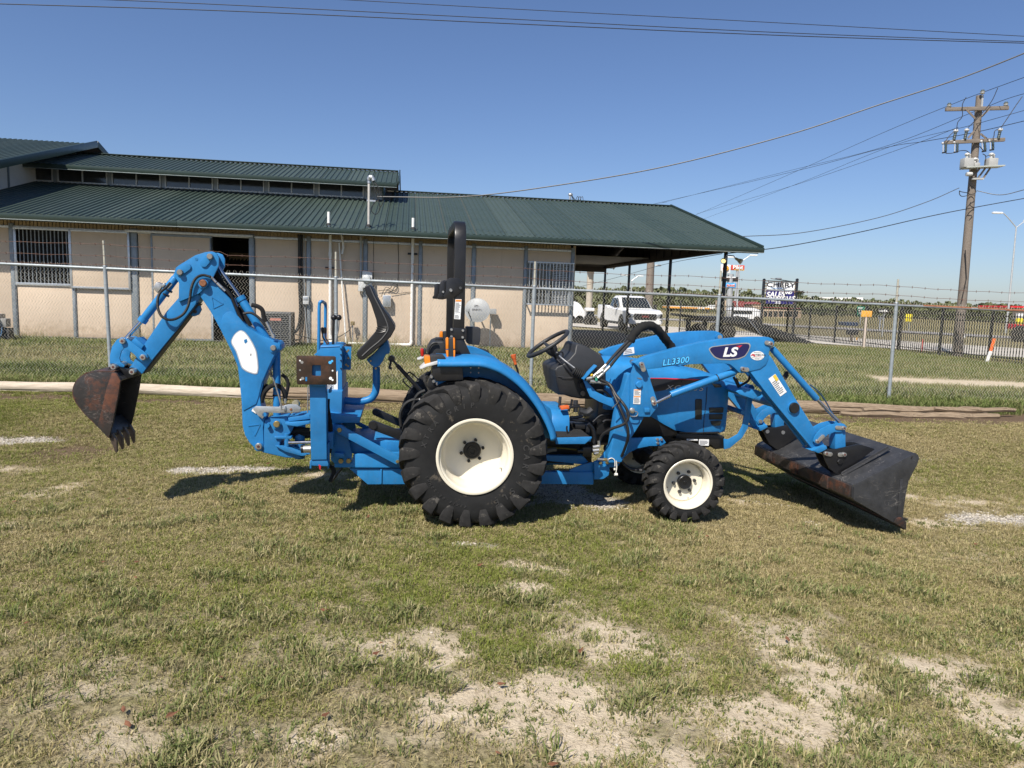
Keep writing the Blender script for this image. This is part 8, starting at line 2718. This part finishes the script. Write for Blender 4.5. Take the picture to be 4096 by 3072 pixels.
pts = [fp('P', p_, d) for p_ in ((525, 785), (590, 745), (830, 752), (940, 790), (935, 950), (540, 945))]
MB().ext(pts, (0, 2.2, 0)).build('body', white_p, wt, bevel=.05)
pts = [fp('P', p_, d - .05) for p_ in ((530, 788), (820, 795), (815, 840), (540, 838))]
MB().ext(pts, (0, .04, 0)).build('window', glass_d, wt)
for u_ in (600, 880):
    c_ = fp('P', (u_, 950), d)
    MB().lathe([(0, -.1), (.3, -.1), (.36, 0), (.3, .1), (0, .1)], (c_.x, d, .36), (0, 1, 0), 18).build('wheel', MATS['truck_tyre'], wt)
gc = far_thing('fuel_canopy', 'white and orange fuel station canopy on posts behind the trailer', 'canopy')
d = 160
can_w = mat('canopy_white', (.78, .76, .7), .5)
can_o = mat('canopy_orange', (.75, .33, .04), .5)
pts = [fp('N', p_, d) for p_ in ((1475, 757), (2110, 782), (2110, 808), (1475, 783))]
MB().ext(pts, (0, 8, 0)).build('fascia', can_o, gc)
pts = [fp('N', p_, d + .0) for p_ in ((1475, 748), (2110, 772), (2110, 781), (1475, 756))]
MB().ext(pts, (0, 8, 0)).build('roof', can_w, gc)
for u_ in (1900, 1965):
    slab('fascia_badge', 'N', (u_ - 18, 778), (u_ + 18, 806), d - .2, .15, can_w, gc)
for u_ in (1500, 1700, 1900, 2090):
    c_ = fp('N', (u_, 790), d)
    MB().box(c_.x - .25, c_.x + .25, d + 3, d + 3.5, 0, c_.z).build('column', can_w, gc)
pts = [fp('N', p_, d - 1) for p_ in ((2080, 790), (2160, 740), (2170, 760), (2110, 800))]
MB().ext(pts, (0, 6, 0)).build('end_roof', can_w, gc)
wh_m = mat('warehouse_white', (.80, .78, .75), .7, var=.03, vs=.02)
wh = far_thing('warehouse', 'long white warehouse on the horizon right of the dealer sign', 'warehouse', 'white warehouses on the horizon')
d = 620
pts = [fp(*p_, d) for p_ in (('P', (1440, 592)), ('P', (2212, 610)), ('Q', (165, 158)), ('Q', (163, 260)), ('P', (1440, 700)))]
MB().ext(pts, (0, 60, 0)).build('hall', wh_m, wh)
for k in range(9):
    p_ = fp('P', (1500 + 90 * k, 660), d - 1)
    MB().box(p_.x - 3, p_.x + 3, d - 1, d - .5, 0, 5).build('dock_door', mat('dock_grey', (.5, .5, .5), .6), wh)
wh = far_thing('warehouse', 'stepped white industrial plant on the horizon above the pickup truck', 'warehouse', 'white warehouses on the horizon')
d = 700
for (a, b_) in (((920, 530), (1200, 600)), ((1190, 522), (1380, 600)), ((1375, 545), (1850, 610)), ((1000, 545), (1040, 600))):
    x0, x1, z0, z1 = rect('N', a, b_, d)
    MB().box(x0, x1, d, d + 40, 0, z1).build('hall', wh_m, wh)
    d += 3
rb_ = far_thing('red_billboard', 'small dark red sign board above the trees behind the pickup truck', 'sign')
slab('board', 'N', (622, 552), (738, 580), 230, .6, mat('board_red', (.3, .02, .03), .6), rb_)
a = fp('N', (668, 552), 230)
MB().cyl((a.x, 230.3, 0), (a.x, 230.3, a.z + 2.2), .12, 8).build('mast', steel_post, rb_)

# --- road signs and stakes along the frontage road
def post_sign(name, label, f, a, b_, post, d, m, cat='sign', back=None):
    o_ = far_thing(name, label, cat)
    slab('panel', f, a, b_, d, .03, m, o_, .008)
    p_, q_ = fp(f, post[0], d + .05), fp(f, post[1], d + .05)
    q_.z = min(q_.z, 0)
    MB().beam(p_, q_, .07, .07).build('post', back or steel_post, o_)
    return o_
sg_green = mat('highway_green', (.01, .16, .09), .5)
sg_or = mat('signal_orange', (.8, .4, .06), .5)
sg_ye = mat('signal_yellow', (.85, .68, .02), .5)
o = post_sign('exit_sign', 'green highway exit sign beside the orange sign', 'Q', (95, 272), (178, 404), ((135, 400), (128, 500)), 84, sg_green)
c_ = fp('Q', (136, 298), 83.9)
text_mesh('lettering', 'EXIT', .28, MATS['sign_white'], o, (c_.x, 83.95, c_.z), (1, 0, 0), (0, 0, 1), bold=.006, depth=.01)
for tx_, p_ in (('30', (128, 335)), ('7', (128, 378))):
    c_ = fp('Q', p_, 83.9)
    text_mesh('lettering', tx_, .42, MATS['sign_white'], o, (c_.x, 83.95, c_.z), (1, 0, 0), (0, 0, 1), bold=.006, depth=.01)
post_sign('orange_sign', 'orange road sign on a pale post at the picket fence', 'Q', (150, 325), (277, 408), ((205, 405), (170, 830)), 31.5, sg_or, back=mat('post_pale', (.6, .5, .42), .7))
o = post_sign('lane_sign', 'black and white one way sign on a thin grey post', 'Q', (362, 296), (494, 366), ((430, 366), (398, 690)), 47, dull_black)
pts = [fp('Q', p_, 46.96) for p_ in ((375, 320), (440, 322), (440, 306), (488, 335), (440, 360), (440, 348), (375, 350))]
MB().ext(pts, (0, .02, 0)).build('arrow', MATS['sign_white'], o)
post_sign('grey_sign_back', 'small blank grey sign under the one way sign', 'Q', (358, 390), (415, 440), ((386, 440), (380, 520)), 60, MATS['lamp_grey'])
post_sign('yellow_sign', 'yellow warning sign beside the fence post', 'Q', (715, 368), (786, 466), ((750, 466), (748, 520)), 62, sg_ye)
o = post_sign('yellow_marker', 'round yellow marker near the photo edge under the red awning', 'Q', (2116, 420), (2206, 505), ((2160, 505), (2150, 640)), 52, sg_ye)
for (tl, br, tx_) in (((2122, 360), (2212, 420), ''),):
    slab('panel', 'Q', tl, br, 52, .03, MATS['sign_white'], o)
o = far_thing('orange_stake', 'orange and white leaning marker stake near the picket fence', 'stake')
MB().beam(fp('Q', (1835, 680), 24.6), fp('Q', (1788, 838), 24.6), .09, .03, (0, 1, 0)).build('upper', mat('stake_orange', (.85, .16, .03), .5), o)
MB().beam(fp('Q', (1788, 840), 24.6), fp('Q', (1735, 992), 24.6), .10, .03, (0, 1, 0)).build('lower', MATS['sign_white'], o)
o = far_thing('red_stake', 'thin red marker stake between the fence posts', 'stake')
MB().beam(fp('Q', (930, 692), 29.6), fp('Q', (915, 865), 29.6), .05, .03, (0, 1, 0)).build('lath', mat('stake_red', (.7, .06, .05), .5), o)
o = far_thing('white_marker', 'short white marker post beside the utility pole', 'marker')
slab('post', 'Q', (1430, 612), (1452, 668), 50, .1, MATS['sign_white'], o)
slab('cap', 'Q', (1428, 640), (1462, 668), 49.9, .1, MATS['sign_white'], o)
o = far_thing('mailbox', 'black rounded mailbox on a post behind the picket fence', 'mailbox')
d = 36
x0, x1, z0, z1 = rect('Q', (0, 570), (125, 640), d)
rr2 = (z1 - z0) / 2
MB().tube([(x0, d + .3, (z0 + z1) / 2), (x1, d + .3, (z0 + z1) / 2)], rr2, 16).build('box', dull_black, o)
c_ = fp('Q', (60, 640), d)
MB().box(c_.x - .05, c_.x + .05, d + .25, d + .35, -.1, z0 + .02).build('post', wood_pole, o)
slab('flag', 'Q', (78, 665), (90, 700), d, .02, MATS['signal_orange'], o)
c_ = fp('Q', (45, 500), d + 6)
MB().box(c_.x - .45, c_.x + .3, d + 6, d + 7, c_.z - .1, c_.z + .12).build('upper_box', mat('box_navy', (.03, .05, .10), .4), o, bevel=.04)
o = far_thing('red_utility_tractor', 'red machine parked at the road, cut by the photo edge', 'vehicle')
d = 46
slab('hood', 'Q', (2150, 500), (2300, 570), d, 1.2, mat('machine_red', (.5, .02, .03), .4), o, .08)
for u_ in (2140, 2215):
    c_ = fp('Q', (u_, 610), d)
    MB().lathe([(.18, -.14), (.5, -.12), (.56, 0), (.5, .12), (.18, .14)], (c_.x, d - .1, .5), (0, 1, 0), 22).build('wheel', MATS['truck_tyre'], o)
o = far_thing('red_canopy', 'flat red fuel canopy on a white column at the photo edge', 'canopy')
d = 140
slab('fascia', 'Q', (2054, 264), (2500, 302), d, 10, mat('canopy_red', (.6, .02, .03), .5), o)
slab('column', 'Q', (2125, 303), (2205, 440), d + 2, 1, can_w, o)
o = far_thing('farm_house', 'small white house at the far tree line right of the utility pole', 'house', 'white houses at the far tree line')
slab('wall', 'Q', (1515, 362), (1585, 432), 260, 8, wh_m, o)
slab('roof', 'Q', (1508, 340), (1592, 363), 259.8, 9, MATS['lamp_grey'], o)
o = far_thing('farm_shed', 'long low white shed at the far tree line left of the lamp post', 'house', 'white houses at the far tree line')
slab('wall', 'Q', (1650, 360), (1925, 398), 320, 12, wh_m, o)
slab('roof', 'Q', (1645, 350), (1930, 361), 319.5, 13, MATS['lamp_grey'], o)

# --- far woods along the horizon
def far_leaf(name, c0, c1):
    m, t, b = new_mat(name)
    p = pos(t)
    c = mixcol(t, c0, c1, ramp(t, noise(t, p, .35, 5, .7), .3, .7))
    t.links.new(c, b.inputs['Base Color'])
    b.inputs['Roughness'].default_value = .9
    b.inputs['Specular IOR Level'].default_value = .1
    return m
leafm = far_leaf('far_foliage', (.075, .092, .045), (.155, .16, .08))
vs, fs = [], []
r0_ = random.Random(77)
trees_ = []
for i in range(430):
    pxx = r0_.uniform(2230, 4330)
    dd = r0_.choice((r0_.uniform(170, 230), r0_.uniform(230, 330), r0_.uniform(330, 420)))
    g_ = at_depth(pxx, 1250, dd)
    if offs(g_.x, g_.y) < 95:
        continue
    h_ = 1.3 + r0_.uniform(26, 62) * (1.12 if pxx < 3200 else .82) * dd / 2840
    trees_.append((g_.x, g_.y, h_))
for (x, y, h_) in trees_:
    w_ = h_ * r0_.uniform(.6, 1.1)
    nl_ = 7
    lobes = [(x + r0_.uniform(-.5, .5) * w_, y + r0_.uniform(-.4, .4) * w_, h_ * r0_.uniform(.35, .8), h_ * r0_.uniform(.18, .32)) for _ in range(nl_)]
    for (a, b_, c_, q_) in lobes:
        for _ in range(26):
            th, ph = r0_.uniform(0, 6.283), math.acos(r0_.uniform(-.6, 1))
            rr_ = q_ * r0_.uniform(.7, 1.05)
            cx_, cy_, cz_ = a + rr_ * math.sin(ph) * math.cos(th), b_ + rr_ * math.sin(ph) * math.sin(th), c_ + rr_ * math.cos(ph)
            s_ = q_ * r0_.uniform(.28, .5)
            n1 = Vector((r0_.gauss(0, 1), r0_.gauss(0, 1), r0_.gauss(0, 1))).normalized() * s_
            n2 = n1.cross(Vector((r0_.gauss(0, 1), r0_.gauss(0, 1), r0_.gauss(0, 1)))).normalized() * s_
            o_ = len(vs)
            C_ = Vector((cx_, cy_, max(.3, cz_)))
            vs += [C_ - n1, C_ + n2 * .8, C_ + n1, C_ - n2 * .9]
            fs.append((o_, o_ + 1, o_ + 2, o_ + 3))
    # understory
    for _ in range(16):
        C_ = Vector((x + r0_.uniform(-1, 1) * w_, y + r0_.uniform(-1, 1) * w_, r0_.uniform(.2, h_ * .4)))
        s_ = h_ * .12
        n1 = Vector((r0_.gauss(0, 1), r0_.gauss(0, .3), r0_.gauss(0, 1))).normalized() * s_
        n2 = n1.cross(Vector((0, 1, .2))).normalized() * s_
        o_ = len(vs)
        vs += [C_ - n1, C_ + n2, C_ + n1, C_ - n2]
        fs.append((o_, o_ + 1, o_ + 2, o_ + 3))
me_ = bpy.data.meshes.new('distant_woods')
me_.from_pydata(vs, [], fs)
me_.materials.append(leafm)
tag(link('distant_woods', me_), 'low green tree line along the far horizon', 'woods', kind='stuff')
